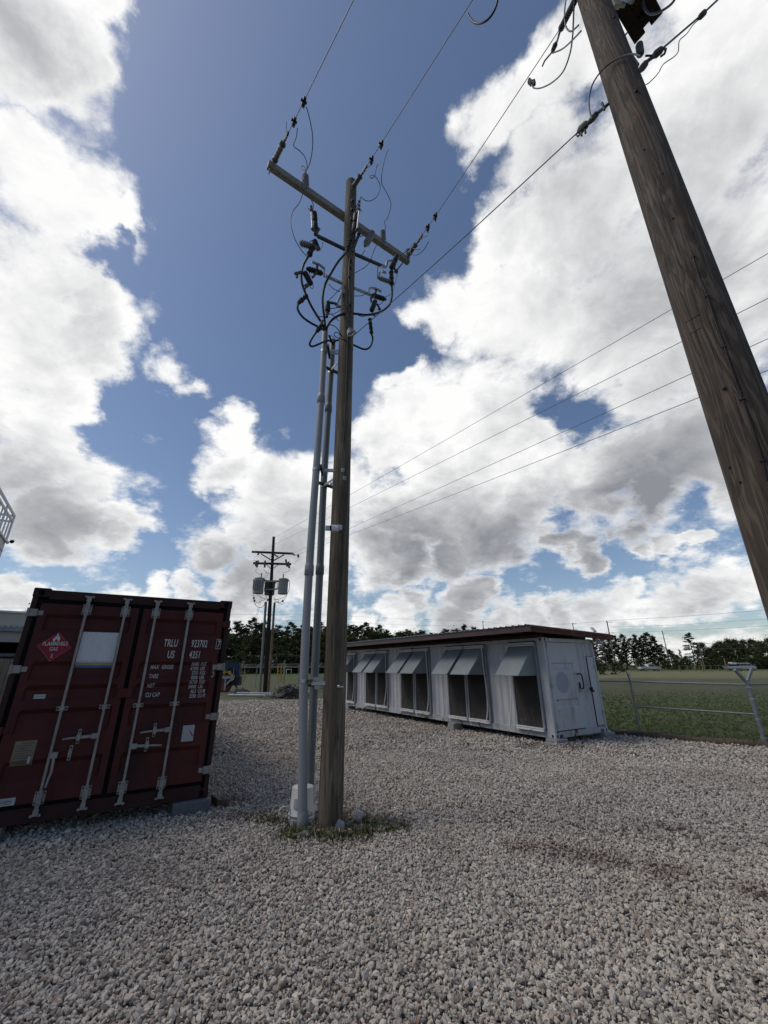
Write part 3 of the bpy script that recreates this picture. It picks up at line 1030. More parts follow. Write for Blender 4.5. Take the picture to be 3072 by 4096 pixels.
def red_container():
    root = thing("shipping_container", "dark red shipping container with double doors, standing on concrete blocks beside the riser pole", "shipping container", A_POS, A_YAW)
    Wd, Ln, Ht = 2.438, 12.19, 2.591
    f = MB()
    for x in (0.004, Wd - .062):
        f.bb(x, x + .058, 0.004, .13, .10, Ht - .10)
        f.bb(x, x + .058, Ln - .13, Ln - .004, .10, Ht - .10)
    f.bb(.17, Wd - .17, .0, .12, 2.458, 2.575)
    f.bb(.10, Wd - .10, .0, .12, .0, .152)
    f.bb(.17, Wd - .17, Ln - .12, Ln, 2.458, 2.575)
    f.bb(.10, Wd - .10, Ln - .12, Ln, .0, .152)
    for x in (.0, Wd - .06):
        f.bb(x + .004, x + .056, .13, Ln - .13, .02, .16)
        f.bb(x + .004, x + .056, .13, Ln - .13, 2.50, 2.585)
    f.build("frame", M['red_frame'], root, bevel=.005)
    castings(root, M['red_frame'], Wd, Ln, Ht)
    w = MB()
    corrugated(w, (.012, .13, 0), (.012, Ln - .13, 0), .16, 2.50, .036, .278, (1, 0, 0))
    corrugated(w, (Wd - .012, .13, 0), (Wd - .012, Ln - .13, 0), .16, 2.50, .036, .278, (-1, 0, 0))
    corrugated(w, (.06, Ln - .04, 0), (Wd - .06, Ln - .04, 0), .15, 2.46, .036, .25, (0, -1, 0))
    w.build("side_wall", M['red'], root)
    rf = MB()
    rf.bb(.05, Wd - .05, .05, Ln - .05, 2.572, 2.582)
    rf.build("roof", M['red_frame'], root)
    MB().bb(.06, Wd - .06, .13, Ln - .13, .12, .15).build("floor", M['gasket'], root)
    MB().bb(.0625, Wd - .0625, .046, .062, .153, 2.457).build("back_plate", M['gasket'], root)
    gk = MB()
    for (a, b, c, d) in ((.0625, .1105, .153, 2.457), (2.334, Wd - .0625, .153, 2.457), (1.2065, 1.2565, .194, 2.406), (.111, 2.3335, 2.4065, 2.457), (.111, 2.3335, .153, .1935)):
        gk.bb(a, b, .009, .044, c, d)
    gk.build("gasket", M['gasket'], root)
    doors = [(.112, 1.205), (1.258, 2.3325)]
    leafs = []
    for (x0, x1) in doors:
        leafs.append(door_mesh(x0, x1, .195, 2.405, BANDS, .075, RD, RS, .046).build("door", M['red'], root))

    def sy(x, z):
        d = doors[0] if x < 1.23 else doors[1]
        return door_y(x, z, d[0], d[1], BANDS, .075, RD, RS)

    # seam line low on each leaf and the cover plate over the joint
    pl = MB()
    pl.bb(1.155, 1.315, -.035, -.004, 1.262, 1.375)
    pl.build("joint_cover", M['red'], root, bevel=.008)
    # hinges: some bare and pale, some red
    for i, (x0, x1, z, pale) in enumerate([(-.004, .10, 2.281, 1), (-.004, .10, 1.614, 1), (-.004, .10, .95, 0), (-.004, .10, .34, 0), (2.335, Wd + .002, 2.24, 0), (2.335, Wd + .002, 1.634, 1), (2.335, Wd + .002, .977, 1), (2.335, Wd + .002, .325, 1)]):
        h = MB()
        h.bb(x0, x1, -.028, .012, z - .045, z + .045)
        xe = x0 + .012 if x0 < 1 else x1 - .012
        h.tube([(xe, -.03, z - .055), (xe, -.03, z + .055)], .016, 8)
        lo, hi = (x1, x1 + .06) if x0 < 1 else (x0 - .06, x0)
        h.bb(lo, hi, -.012, .001, z - .03, z + .03)
        h.build("hinge", M['lockbar'] if pale else M['red'], root, bevel=.004, label="hinge with pale worn paint" if pale else None)
    # four locking bars
    handles = {0: None, 1: (.842, -1), 2: (.69, 1), 3: (.855, -1)}
    for i, x in enumerate((.604, 1.042, 1.416, 1.849)):
        b = MB().tube([(x, -.045, .20), (x, -.045, 2.39)], .0165, 10)
        bar_o = b.build("locking_bar", M['lockbar'], root)
        for z, s in ((2.35, 1), (.238, -1)):
            p = MB()
            p.bb(x - .052, x + .052, -.012, -.002, z - .068, z + .068)
            p.bb(x - .026, x + .026, -.066, -.012, z - .064, z + .064)
            p.tube([(x, -.045, z - .078), (x, -.045, z + .078)], .024, 10)
            q = p.build("bar_bracket", M['lockbar'], bar_o, bevel=.005)
            for dx in (-.038, .038):
                for dz in (-.048, .048):
                    MB().tube([(x + dx, -.018, z + dz), (x + dx, -.012, z + dz)], .0095, 8).build("bolt", M['black'], bar_o)
            for dz in (-.052, .052):
                MB().tube([(x, -.074, z + dz), (x, -.066, z + dz)], .006, 6).build("bolt", M['black'], bar_o)
            c = MB()
            ze = z + s * .105
            c.bb(x - .019, x + .019, -.058, -.028, min(z + s * .07, ze), max(z + s * .07, ze))
            zz0 = z + s * .135
            for e in (-1, 1):
                c.bb(x + e * .012 - .014, x + e * .012 + .014, -.06, -.006, zz0 - .032, zz0 + .032)
                c.bb(x + e * .036 - .016, x + e * .036 + .016, -.05, -.002, zz0 + s * .028 - .012, zz0 + s * .028 + .012)
            c.build("cam_keeper", M['lockbar'], bar_o, bevel=.004)
        p = MB()
        p.bb(x - .058, x + .058, -.012, -.002, 1.138, 1.188)
        p.bb(x - .024, x + .024, -.067, -.012, 1.138, 1.188)
        p.build("bar_bracket", M['lockbar'], bar_o, bevel=.004)
        for dx in (-.042, .042):
            MB().tube([(x + dx, -.019, 1.163), (x + dx, -.012, 1.163)], .011, 8).build("bolt", M['black'], bar_o)
        # handle
        hd = MB()
        if handles[i]:
            z, s = handles[i]
            hd.bb(min(x, x + s * .07), max(x, x + s * .07), -.075, -.035, z - .03, z + .03)
            hd.bar((x + s * .06, -.058, z), (x + s * .20, -.062, z - .004), .010, .034)
            hd.tube([(x + s * .19, -.064, z - .004), (x + s * .28, -.068, z - .006), (x + s * .355, -.078, z - .012)], [.015, .013, .010], 8)
        else:
            hd.bb(x + .006, x + .075, -.075, -.035, .635, .70)
            hd.tube([(x + .045, -.062, .64), (x + .05, -.066, .56), (x + .055, -.07, .50), (x + .042, -.07, .42), (x + .036, -.078, .345)], [.016, .016, .015, .013, .010], 8)
        hd.build("door_handle", M['lockbar'], bar_o, bevel=.003)
    # handle catches on the doors
    for (x, z) in ((.842, .842), (.792, .672), (1.598, .693), (1.660, .853)):
        k = MB()
        yb = sy(x, z)
        for s in (-1, 1):
            ring = MB()
            k.bb(x - .018, x + .018, yb - .012, yb - .001, z + s * .052 - .030, z + s * .052 + .030)
        k.bb(x - .022, x + .022, yb - .085, yb - .012, z - .034, z + .034) if (x, z) != (.792, .672) else k.bb(x - .02, x + .02, yb - .045, yb - .012, z - .02, z + .03)
        ko = k.build("handle_catch", M['lockbar'], root, bevel=.006)
        for s in (-1, 1):
            MB().tube([(x, yb - .015, z + s * .058), (x, yb - .012, z + s * .058)], .012, 8).build("bolt", M['black'], ko)

    # ---- lettering and placards lie on the door skins
    def words(body, x, z, h, mat, parent, narrow=.55, shear=.08, align='LEFT', gap=1.05, name="lettering", lift=.004, rot=0.0):
        vs, fs = text_geo(body, h, narrow, shear, align, gap)
        c, s = math.cos(rot), math.sin(rot)
        P = [(x + a * c - b * s, z + a * s + b * c) for a, b in vs]
        return MB().add([(a, sy(a, b) - lift, b) for a, b in P], fs).build(name, mat, parent)
    right = leafs[1]
    L = M['letter']
    words("TRLU", 1.582, 1.905, .098, L, right, .52)
    words("923702", 1.940, 1.905, .098, L, right, .50)
    words("7", 2.300, 1.905, .098, L, right, .50)
    bx = MB()
    for (a, b, c, d) in ((2.282, 2.352 - .004, 1.882, 1.888), (2.282, 2.352 - .004, 2.016, 2.022), (2.282, 2.287, 1.882, 2.022), (2.343, 2.348, 1.882, 2.022)):
        bx.bb(a, b, -.005, -.003, c, d)
    bx.build("lettering", L, right)
    words("US", 1.652, 1.752, .098, L, right, .55)
    words("4351", 1.936, 1.752, .098, L, right, .52)
    for t, z in (("MAX", 1.610), ("TARE", 1.492), ("NET", 1.374), ("CU CAP", 1.258)):
        words(t, 1.476, z, .052, L, right, .62, .12)
    words("GROSS", 1.612, 1.610, .052, L, right, .62, .12)
    for t, x1, z in (("30480   KGS", 2.206, 1.650), ("67200   LBS", 2.206, 1.590), ("3720   KGS", 2.209, 1.530), ("8200   LBS", 2.209, 1.470), ("26760   KGS", 2.213, 1.410), ("59000   LBS", 2.213, 1.350), ("66.5   CU M", 2.220, 1.290), ("2350   CU FT", 2.222, 1.230)):
        num, unit = t.split("   ")
        words(num, x1 - .118, z, .046, L, right, .60, .1, 'RIGHT')
        words(unit, x1 - .092, z, .046, L, right, .60 if "CU" not in unit else .55, .1)
    words("5", 2.268, 1.495, .115, M['chalk'], right, .55, .15)
    # flammable-gas diamond
    cx, cz, hw = .366, 1.876, .182
    tilt = R(-3)

    def dia(k, y, mat, name, par):
        pts = []
        for a in (90, 180, 270, 0):
            q = R(a) + tilt
            pts.append((cx + math.cos(q) * hw * k, y, cz + math.sin(q) * hw * k))
        return MB().add(pts + [(p[0], p[1] + .0015, p[2]) for p in pts], [(0, 1, 2, 3), (7, 6, 5, 4), (0, 4, 5, 1), (1, 5, 6, 2), (2, 6, 7, 3), (3, 7, 4, 0)]).build(name, mat, par)
    pc = dia(1.0, -.006, M['sign_red'], "hazard_placard", root)
    pc["label"] = "red diamond placard reading FLAMMABLE GAS 2"
    rim = MB()
    for k0, k1, y in ((.93, .90, -.0085),):
        o_, i_ = [], []
        for a in (90, 180, 270, 0):
            q = R(a) + tilt
            o_.append((cx + math.cos(q) * hw * k0, y, cz + math.sin(q) * hw * k0))
            i_.append((cx + math.cos(q) * hw * k1, y, cz + math.sin(q) * hw * k1))
        rim.add(o_ + i_, [(j, (j + 1) % 4, 4 + (j + 1) % 4, 4 + j) for j in range(4)])
    rim.build("border", M['sign_edge'], pc)

    def words_flat(body, x, z, h, mat, parent, narrow, align='CENTER', y=-.009, rot=0.0, shear=0, name="lettering"):
        vs, fs = text_geo(body, h, narrow, shear, align)
        c, s = math.cos(rot), math.sin(rot)
        return MB().add([(x + a * c - b * s, y, z + a * s + b * c) for a, b in vs], fs).build(name, mat, parent)
    words_flat("FLAMMABLE", cx + .002, cz + .016, .046, L, pc, .72, rot=tilt * -.6)
    words_flat("GAS", cx - .002, cz - .046, .044, L, pc, .72, rot=tilt * -.6)
    words_flat("2", cx - .004, cz - .128, .042, L, pc, .85)
    fl = [(-.030, .058), (-.038, .080), (-.030, .104), (-.024, .092), (-.018, .116), (-.006, .128), (-.004, .150), (.004, .164), (.004, .146), (.014, .132), (.016, .118), (.022, .126), (.026, .106), (.034, .112), (.036, .086), (.030, .060)]
    flm = MB()
    n = len(fl)
    flm.add([(cx + a, -.009, cz + b + .006) for a, b in fl] + [(cx, -.009, cz + .080)], [(i, (i + 1) % n, n) for i in range(n)])
    flm.bb(cx - .030, cx + .030, -.0095, -.0085, cz + .058, cz + .0605)
    flm.build("flame", L, pc)
    inn = [(-.016, .066), (-.014, .084), (-.006, .080), (-.001, .100), (.006, .084), (.013, .088), (.014, .066)]
    MB().add([(cx + a, -.0102, cz + b) for a, b in inn] + [(cx, -.0102, cz + .076)], [(i, (i + 1) % 7, 7) for i in range(7)]).build("flame", M['sign_red'], pc)
    # white panel between the bars with tan and blue strips
    ch = MB()
    zs_ = [1.668, 1.675, 1.70, 2.055, 2.069]

    def strip(x0, x1, z0, z1, mat, name, par, lift=.004, nseg=6):
        vs, fs = [], []
        zz_ = sorted(set([z0, z1] + [z for t, b in BANDS for z in (t, t - RS, b, b + RS) if z0 < z < z1]))
        for z in zz_:
            vs += [(x0, sy((x0 + x1) / 2, z) - lift, z), (x1, sy((x0 + x1) / 2, z) - lift, z)]
        fs = [(2 * i, 2 * i + 1, 2 * i + 3, 2 * i + 2) for i in range(len(zz_) - 1)]
        return MB().add(vs, fs).build(name, mat, par)
    wp = strip(.622, 1.024, 1.684, 2.069, M['white_patch'], "blank_panel", root)
    wp["label"] = "blank white vinyl panel between two locking bars"
    strip(.622, 1.024, 1.656, 1.682, M['tan_strip'], "stripe", wp)
    strip(.622, 1.024, 1.628, 1.654, M['blue_strip'], "stripe", wp)
    # notices
    pp = strip(2.004, 2.150, .690, .884, M['paper'], "paper_notice", root)
    ln = MB()
    for i in range(11):
        z = .868 - i * .0155
        ln.bb(2.014, 2.014 + (.125 if i % 3 else .10) - (.03 if 4 < i < 8 else 0), -.006, -.005, z - .003, z)
    ln.build("print_line", M['ink_soft'], pp)
    MB().add([(2.092, -.0055, .838), (2.098, -.0055, .80), (2.128, -.0055, .752), (2.150, -.0055, .752), (2.13, -.0055, .775), (2.11, -.0055, .80)], [(0, 1, 2, 3, 4, 5)]).build("tear", M['red'], pp)
    bp = strip(.246, .446, .579, .836, M['plaque'], "data_plate", root)
    ln = MB()
    for i in range(9):
        z = .81 - i * .025
        ln.bb(.262 + (.05 if i == 0 else 0), .262 + .165 - (i * 37 % 5) * .012, -.006, -.005, z - .006, z)
    ln.build("print_line", M['steel_dark'], bp)
    MB().bb(.400, .422, -.0065, -.0045, .600, .668).build("sticker", M['paper'], bp)
    sm = strip(.292, .404, 1.279, 1.328, M['paper'], "small_tag", root, lift=.006)
    ln = MB()
    ln.bb(.305, .39, sy(.34, 1.3) - .008, sy(.34, 1.3) - .007, 1.30, 1.308)
    ln.build("print_line", M['ink_soft'], sm)
    cb = strip(.215, .388, .198, .272, M['paper'], "name_sticker", root)
    words_flat("Cobra", .305, .228, .030, M['ink'], cb, .95, y=-.0055, shear=.1)
    words_flat("containers", .318, .210, .012, M['ink'], cb, .8, y=-.0055)
    MB().add([(.222, -.0055, .255), (.232, -.0055, .255), (.25, -.0055, .222), (.262, -.0055, .262), (.252, -.0055, .214), (.244, -.0055, .214)], [(0, 1, 2, 5), (2, 3, 4, 5)]).build("emblem", M['ink'], cb)
    return root


red_container()
c_, s_ = math.cos(A_YAW), math.sin(A_YAW)


def a_world(x, y, z=0):
    return (A_POS[0] + x * c_ - y * s_, A_POS[1] + x * s_ + y * c_, z)


def block(name, label, c, size, rz, mat, group=None, cat="concrete block", bevel=.012, tilt=0.0):
    mb = MB().box((0, 0, size[2] / 2), size)
    o = mb.build(name, mat, None, bevel)
    o.location = c
    o.rotation_euler = (tilt, 0, rz)
    return tag(o, label, cat, group)


p = a_world(2.25, .12)
zb = float(gz(p[0], p[1])) - .02
block("concrete_block", "solid grey concrete block under the right front corner of the red container", (p[0], p[1], zb), (.46, .40, .024 - zb - .014), A_YAW, M['concrete_dark'])
p = a_world(.16, .10)
zb = float(gz(p[0], p[1])) - .02
block("concrete_block", "grey concrete block under the left front corner of the red container", (p[0], p[1], zb), (.36, .40, .024 - zb - .014), A_YAW, M['concrete'])
for i, x in enumerate((.2, 2.24)):
    p = a_world(x, 12.05)
    zb = float(gz(p[0], p[1])) - .02
    block("concrete_block", "grey concrete block under the far %s corner of the red container" % ("left" if i == 0 else "right"), (p[0], p[1], zb), (.40, .30, .024 - zb - .014), A_YAW, M['concrete'])
p = a_world(2.66, .30)
bo = MB()
bo.box((0, 0, .05), (.16, .60, .075))
bo.tube([(-.02, -.31, .05), (-.02, -.27, .05)], .02, 8)
bo.tube([(0, -.2, .087), (0, -.2, .10)], .03, 8)
bo = bo.build("timber_offcut", M['arm_wood'], None, .008)
bo.location = (p[0], p[1], float(gz(p[0], p[1])) + .01)
bo.rotation_euler = (R(-7), R(6), R(28))
tag(bo, "weathered timber offcut lying beside the red container's block", "timber")


# ------------------------------------------------------------------ white container with evaporative coolers
def xz_quad_grid(mb, xs_, zs_, yf):
    n = len(xs_)
    vs = [(x, yf(x, z), z) for z in zs_ for x in xs_]
    mb.add(vs, [(j * n + i, j * n + i + 1, (j + 1) * n + i + 1, (j + 1) * n + i) for j in range(len(zs_) - 1) for i in range(n - 1)])


def pad_material():
    m, T, b = new_mat("wet_pad_cellulose")
    co = T.n('ShaderNodeTexCoord').outputs['Object']
    mp = T.n('ShaderNodeMapping')
    T.put(mp.inputs[0], co)
    wv = T.n('ShaderNodeTexWave', wave_type='BANDS', bands_direction='Z')
    T.put(wv.inputs['Vector'], mp.outputs[0])
    wv.inputs['Scale'].default_value = 20.0
    wv.inputs['Distortion'].default_value = 6.0
    wv.inputs['Detail'].default_value = 3
    wv.inputs['Detail Scale'].default_value = 2.2
    mp2 = T.n('ShaderNodeMapping')
    T.put(mp2.inputs[0], co)
    mp2.inputs['Scale'].default_value = (8, 8, 1.0)
    st = T.noise(mp2.outputs[0], 1.5, 7, 0.7)
    c = T.mix(T.ramp(wv.outputs[0], 0.45, 0.95), (0.016, 0.0145, 0.013, 1), (0.082, 0.074, 0.064, 1))
    c = T.mix(T.ramp(st, 0.4, 0.7, 0, 0.7), c, (0.055, 0.043, 0.033, 1))
    sp = T.n('ShaderNodeSeparateXYZ')
    T.put(sp.inputs[0], co)
    lime = T.math('MULTIPLY', T.ramp(T.noise(co, 7, 7, 0.7), 0.5, 0.72), T.ramp(sp.outputs['Z'], 0.2, 1.1, 0.55, 0.0))
    c = T.mix(lime, c, (0.20, 0.18, 0.16, 1))
    T.put(b.inputs['Base Color'], c)
    b.inputs['Roughness'].default_value = 0.9
    bump(T, b, wv.outputs[0], 0.8, 0.02)
    return m


M['pad'] = pad_material()


def hood_mesh(y0, y1):
    """sheet-metal rain hood: sloping front, two triangular cheeks, open underneath"""
    t = .003
    A0, A1 = (-.05, y0, 2.385), (-.05, y1, 2.385)
    B0, B1 = (-.80, y0, 1.575), (-.80, y1, 1.575)
    Cc0, Cc1 = (-.045, y0, 1.575), (-.045, y1, 1.575)
    mb = MB()
    dn = .014
    L0, L1 = (-.80, y0, 1.575 - dn), (-.80, y1, 1.575 - dn)
    mb.add([A0, A1, B1, B0, Cc0, Cc1, L0, L1, (-.045, y0, 1.575 - dn), (-.045, y1, 1.575 - dn), (-.045, y0, 2.385), (-.045, y1, 2.385)],
           [(0, 3, 2, 1), (0, 4, 3), (1, 2, 5), (3, 6, 7, 2), (3, 4, 8, 6), (2, 7, 9, 5), (0, 1, 11, 10)])
    # folded seams
    mb.bar(A0, B0, .012, .006, (0, 1, 0))
    mb.bar(A1, B1, .012, .006, (0, 1, 0))
    return mb


def make_cooler(parent, y0, y1, hose_low, seed):
    """one wet-pad opening of the long side between y0 and y1 (local frame of the container)"""
    rg = random.Random(seed)
    fr = MB()
    fr.bb(-.042, .03, y0 - .062, y0, .21, 2.44)
    fr.bb(-.042, .03, y1, y1 + .050, .21, 2.44)
    fr.bb(-.040, .03, y0, y1, 2.36, 2.44)
    u = fr.build("cooling_unit", M['frame_grey'], parent, bevel=.003)
    MB().bb(-.012, .022, y0, y1, .21, 2.36).build("wet_pad", M['pad'], u)
    tr = MB()
    tr.bb(-.085, -.01, y0 - .04, y1 + .03, .135, .225)
    tr.bb(-.095, -.085, y0 - .04, y1 + .03, .20, .232)
    ym = (y0 + y1) / 2 - .04
    tr.tube([(-.086, ym, .165), (-.125, ym, .165)], .020, 10)
    tr.tube([(-.12, ym - .045, .165), (-.12, ym + .045, .165)], .016, 8)
    tr.build("drain_tray", M['pvc_white'], u, bevel=.004)
    tp = MB()
    tp.bb(-.085, -.012, y0 - .03, y1 + .02, 2.425, 2.475)
    tp.bb(-.10, -.012, y0 - .02, y1 + .01, 2.375, 2.405)
    tp.tube([(-.09, y0 + .05, 2.45), (-.11, (y0 + y1) / 2, 2.46), (-.12, y1 - .05, 2.43), (-.17, y1 + .10, 2.38)], .010, 6)
    tp.build("water_header", M['pvc_white'], u, bevel=.003)
    MB().bb(-.06, -.012, y0 - .06, y1 + .05, 2.478, 2.503).build("top_seal", M['gasket'], u)
    ho = hood_mesh(y0, y1).build("rain_hood", M['hood'], u)
    if hose_low is not None:
        yh = y0 - .002 if hose_low == 0 else y1 + .06
        k = rg.uniform(-.04, .08)
        pts = [(-.09, yh, 2.43), (-.13, yh + (.0 if hose_low else -.01), 2.36), (-.12, yh - .01, 1.8), (-.12, yh - .06 - k * .3, 1.1), (-.13, yh - .02 + k, .55), (-.17, yh + .06 + k, .13)]
        if hose_low == 1:
            pts = [(-.09, yh, 2.40), (-.12, yh + .01, 2.32), (-.10, yh + .02, 1.7), (-.10, yh + .02, 1.0), (-.12, yh + .05 + k, .5), (-.16, yh + .10 + k, .10)]
        MB().tube(spline(pts, 6), .0165, 8).build("drain_hose", M['pvc_white'], u)
    return u


def white_container():
    root = thing("equipment_container", "white container building with grey rain hoods along its side and a red edged roof", "container", B_POS, B_YAW)
    Wd, Ln, Ht = 2.438, 12.19, 2.591
    f = MB()
    for x in (.004, Wd - .084):
        f.bb(x, x + .08, .004, .16, .11, Ht - .11)
        f.bb(x, x + .08, Ln - .16, Ln - .004, .11, Ht - .11)
    f.bb(.17, Wd - .17, .004, .10, 2.475, 2.582)
    f.bb(.17, Wd - .17, Ln - .10, Ln - .004, 2.475, 2.582)
    for x in (.0, Wd - .06):
        f.bb(x + .004, x + .056, .16, Ln - .16, 2.505, 2.585)
    f.build("frame", M['white'], root, bevel=.006)
    rl = MB()
    for x in (.0, Wd - .06):
        rl.bb(x + .002, x + .058, .16, Ln - .16, .0, .165)
    rl.bb(.34, Wd - .34, .004, .10, .0, .15)
    rl.bb(.17, Wd - .17, Ln - .10, Ln - .004, .0, .15)
    for x in (.17, Wd - .34):
        rl.bb(x, x + .17, .004, .10, .085, .15)
    rl.build("bottom_rail", M['white_rail'], root, bevel=.005)
    castings(root, M['white'], Wd, Ln, Ht)
    w = MB()
    corrugated(w, (.012, .16, 0), (.012, Ln - .16, 0), .166, 2.504, .042, .278, (1, 0, 0))
    corrugated(w, (Wd - .012, .16, 0), (Wd - .012, Ln - .16, 0), .166, 2.504, .036, .278, (-1, 0, 0))
    corrugated(w, (.085, Ln - .03, 0), (Wd - .085, Ln - .03, 0), .15, 2.474, .036, .25, (0, -1, 0))
    corrugated(w, (1.47, .022, 0), (Wd - .085, .022, 0), .151, 2.474, .040, .235, (0, 1, 0))
    w.bb(.084, .128, .020, .07, .151, 2.474)
    w.bb(1.425, 1.472, .016, .07, .151, 2.474)
    w.build("corrugated_wall", M['white'], root)
    MB().bb(.06, Wd - .06, .16, Ln - .16, 2.570, 2.58).build("ceiling_sheet", M['white'], root)
    MB().bb(.06, Wd - .06, .16, Ln - .16, .11, .15).build("floor", M['gasket'], root)
    # personnel door
    dj = MB().bb(.128, 1.425, .052, .062, .16, 2.474)
    dj.build("door_reveal", M['gasket'], root)
    d = MB()
    x0, x1, z0, z1 = .137, 1.416, .176, 2.462
    P = [(1.905, 1.690), (.945, .715)]
    xs_ = [x0, x0 + .115, x0 + .145, x1 - .185, x1 - .155, x1]

    def dy(x, z):
        fx = max(0, min(1, (x - x0 - .115) / .03, (x1 - .155 - x) / .03))
        fz = max([0] + [min(1, (z - b) / .06, (t - z) / .025) for t, b in P])
        return .008 + .040 * fx * fz
    zs_ = [z0, .715, .775, .92, .945, 1.690, 1.75, 1.88, 1.905, z1]
    xz_quad_grid(d, xs_, zs_, dy)
    for a, b in ((x0, x0), (x1, x1)):
        d.add([(a, .008, z0), (a, .008, z1), (a, .052, z1), (a, .052, z0)], [(0, 1, 2, 3)])
    d.add([(x0, .008, z1), (x1, .008, z1), (x1, .052, z1), (x0, .052, z1)], [(0, 1, 2, 3)])
    door = d.build("door", M['white'], root)
    bd = MB()
    bd.bb(x0 + .02, x1 - .08, .003, .0075, 2.325, 2.335)
    bd.bb(x1 - .085, x1 - .075, .003, .0075, 2.18, 2.335)
    bd.build("weld_bead", M['white'], door)
    ov = []
    for q in range(40):
        a = 2 * math.pi * q / 40
        ov.append((.637 + math.cos(a) * .297, .0065, 1.378 + math.sin(a) * .287))
    MB().add(ov, [tuple(range(40))]).build("oval_patch", M['door_oval'], door)
    lv = MB().tube(spline([(1.352, .0, 1.585), (1.36, -.06, 1.60), (1.43, -.085, 1.585), (1.475, -.085, 1.50), (1.48, -.085, 1.34), (1.465, -.085, 1.22), (1.42, -.06, 1.195), (1.395, .0, 1.20)], 5), .019, 8)
    lv.bb(1.385, 1.41, -.04, .006, 1.20, 1.36)
    lv.build("door_handle", M['black'], door)
    lk = MB().bb(1.345, 1.475, -.05, .006, 1.095, 1.19)
    lk.tube([(1.425, -.075, 1.15), (1.425, -.05, 1.15)], .034, 12)
    lk.build("lock_box", M['galv'], door, bevel=.006)
    st = MB().bb(1.20, 1.29, .0035, .0065, 1.565, 1.66)
    so = st.build("sticker", M['paper'], door)
    MB().add([(1.262 + math.cos(2 * math.pi * q / 12) * .014, .0028, 1.612 + math.sin(2 * math.pi * q / 12) * .028) for q in range(12)], [tuple(range(12))]).build("printed_mark", M['ink'], so)
    scr = MB()
    for (a, b, c, e) in ((.285, .42, .905, .935), (.33, .35, .64, .66), (.30, .40, .655, .668), (.30, .322, .60, .625), (.302, .33, .55, .575), (.30, .34, .50, .515), (.303, .318, .46, .49)):
        scr = MB()
        scr.add([(a, dy(a, c) - .0025, c), (b, dy(b, c) - .0025, c + .006), (b - .03, dy(b, e) - .0025, e), (a, dy(a, e) - .0025, e)], [(0, 1, 2, 3)])
        scr.build("scratch", M['joist'], door)
    for z in (2.38, 1.30, .30):
        h = MB().bb(.09, .235, -.012, .007, z - .045, z + .045)
        h.tube([(.135, -.022, z - .065), (.135, -.022, z + .065)], .018, 8)
        h.build("hinge", M['white_rail'], door, bevel=.004)
    # narrow side hatch
    hj = MB().bb(1.972, 2.328, -.0005, .02, .180, 2.085)
    hj.build("hatch_seam", M['gasket'], root)
    ht = MB().bb(1.983, 2.318, -.006, .018, .19, 2.075).build("hatch", M['white'], root, bevel=.003)
    for z in (1.78, .52):
        h = MB().bb(2.285, 2.365, -.022, -.004, z - .055, z + .055)
        h.tube([(2.325, -.028, z - .06), (2.325, -.028, z + .06)], .013, 8)
        h.build("hinge", M['galv'], ht, bevel=.003)
    lt = MB().bb(1.90, 1.985, -.03, .02, 1.155, 1.185)
    lt.bb(1.925, 1.955, -.06, -.02, 1.10, 1.215)
    lt.bb(1.94, 1.99, -.075, -.02, 1.09, 1.14)
    lt.bb(1.895, 1.92, -.04, .0, 1.12, 1.22)
    lt.build("latch", M['black'], ht, bevel=.004)
    MB().tube([(.30, -.028, 2.535), (.30, .005, 2.535)], .040, 16).build("vent_cap", M['cam_white'], root)
    # long side: nine wet-pad openings
    spans = [(.33, 1.20), (2.32, 3.185), (3.335, 4.19), (5.31, 6.155), (6.325, 7.155), (8.25, 9.075), (9.24, 10.09), (11.20, 11.985)]
    hoses = [1, 0, 1, 0, 1, 0, 1, 0]
    for i, ((a, b), h) in enumerate(zip(spans, hoses)):
        make_cooler(root, a, b, h, i)
    # roof on joists
    fx, bx, fy, by = -.85, 3.10, -.31, 12.55
    zf, zbk = 2.872, 2.752

    def rz(x):
        return zf + (zbk - zf) * (x - fx) / (bx - fx)
    r = MB()
    k = int((by - fy) / .2286)
    prof = []
    for i in range(k):
        y = fy + .02 + i * .2286
        prof += [(y, 0), (y + .080, 0), (y + .098, .030), (y + .132, .030), (y + .150, 0)]
    prof.append((by, 0))
    for (zo) in (.004, .0):
        vs = []
        for y, h in prof:
            vs += [(fx - .035, y, rz(fx - .035) + h + zo), (bx + .02, y, rz(bx + .02) + h + zo)]
        r.add(vs, [(2 * i, 2 * i + 1, 2 * i + 3, 2 * i + 2) for i in range(len(prof) - 1)])
    r.build("roof_sheet", M['tin'], root)
    rot = Matrix.Rotation(math.atan2(zbk - zf, bx - fx), 3, 'Y').transposed()
    fb = MB().bb(fx - .0, fx + .03, fy + .0, by, zf - .17, zf - .006)
    fb.build("front_fascia", M['fascia'], root)
    ef = MB()
    for (o, h0, h1, yy0, yy1) in ((0, .012, .080, fy - .028, fy), (0, .084, .172, fy - .022, fy)):
        a, b = fx - .01, bx
        ef.add([(a, yy0, rz(a) - h0), (b, yy0, rz(b) - h0), (b, yy0, rz(b) - h1), (a, yy0, rz(a) - h1), (a, yy1, rz(a) - h0), (b, yy1, rz(b) - h0), (b, yy1, rz(b) - h1), (a, yy1, rz(a) - h1)],
               [(0, 1, 2, 3), (7, 6, 5, 4), (0, 4, 5, 1), (1, 5, 6, 2), (2, 6, 7, 3), (3, 7, 4, 0)])
    ef.build("end_fascia", M['fascia_red'], root, bevel=.003)
    for i in range(16):
        y = fy + .12 + i * (by - fy - .3) / 15
        j = MB().bar((fx + .035, y, rz(fx + .03) - .09), (bx - .01, y, rz(bx) - .09), .045, .14)
        j.build("roof_joist", M['fascia_red'] if i == 0 else M['joist'], root)
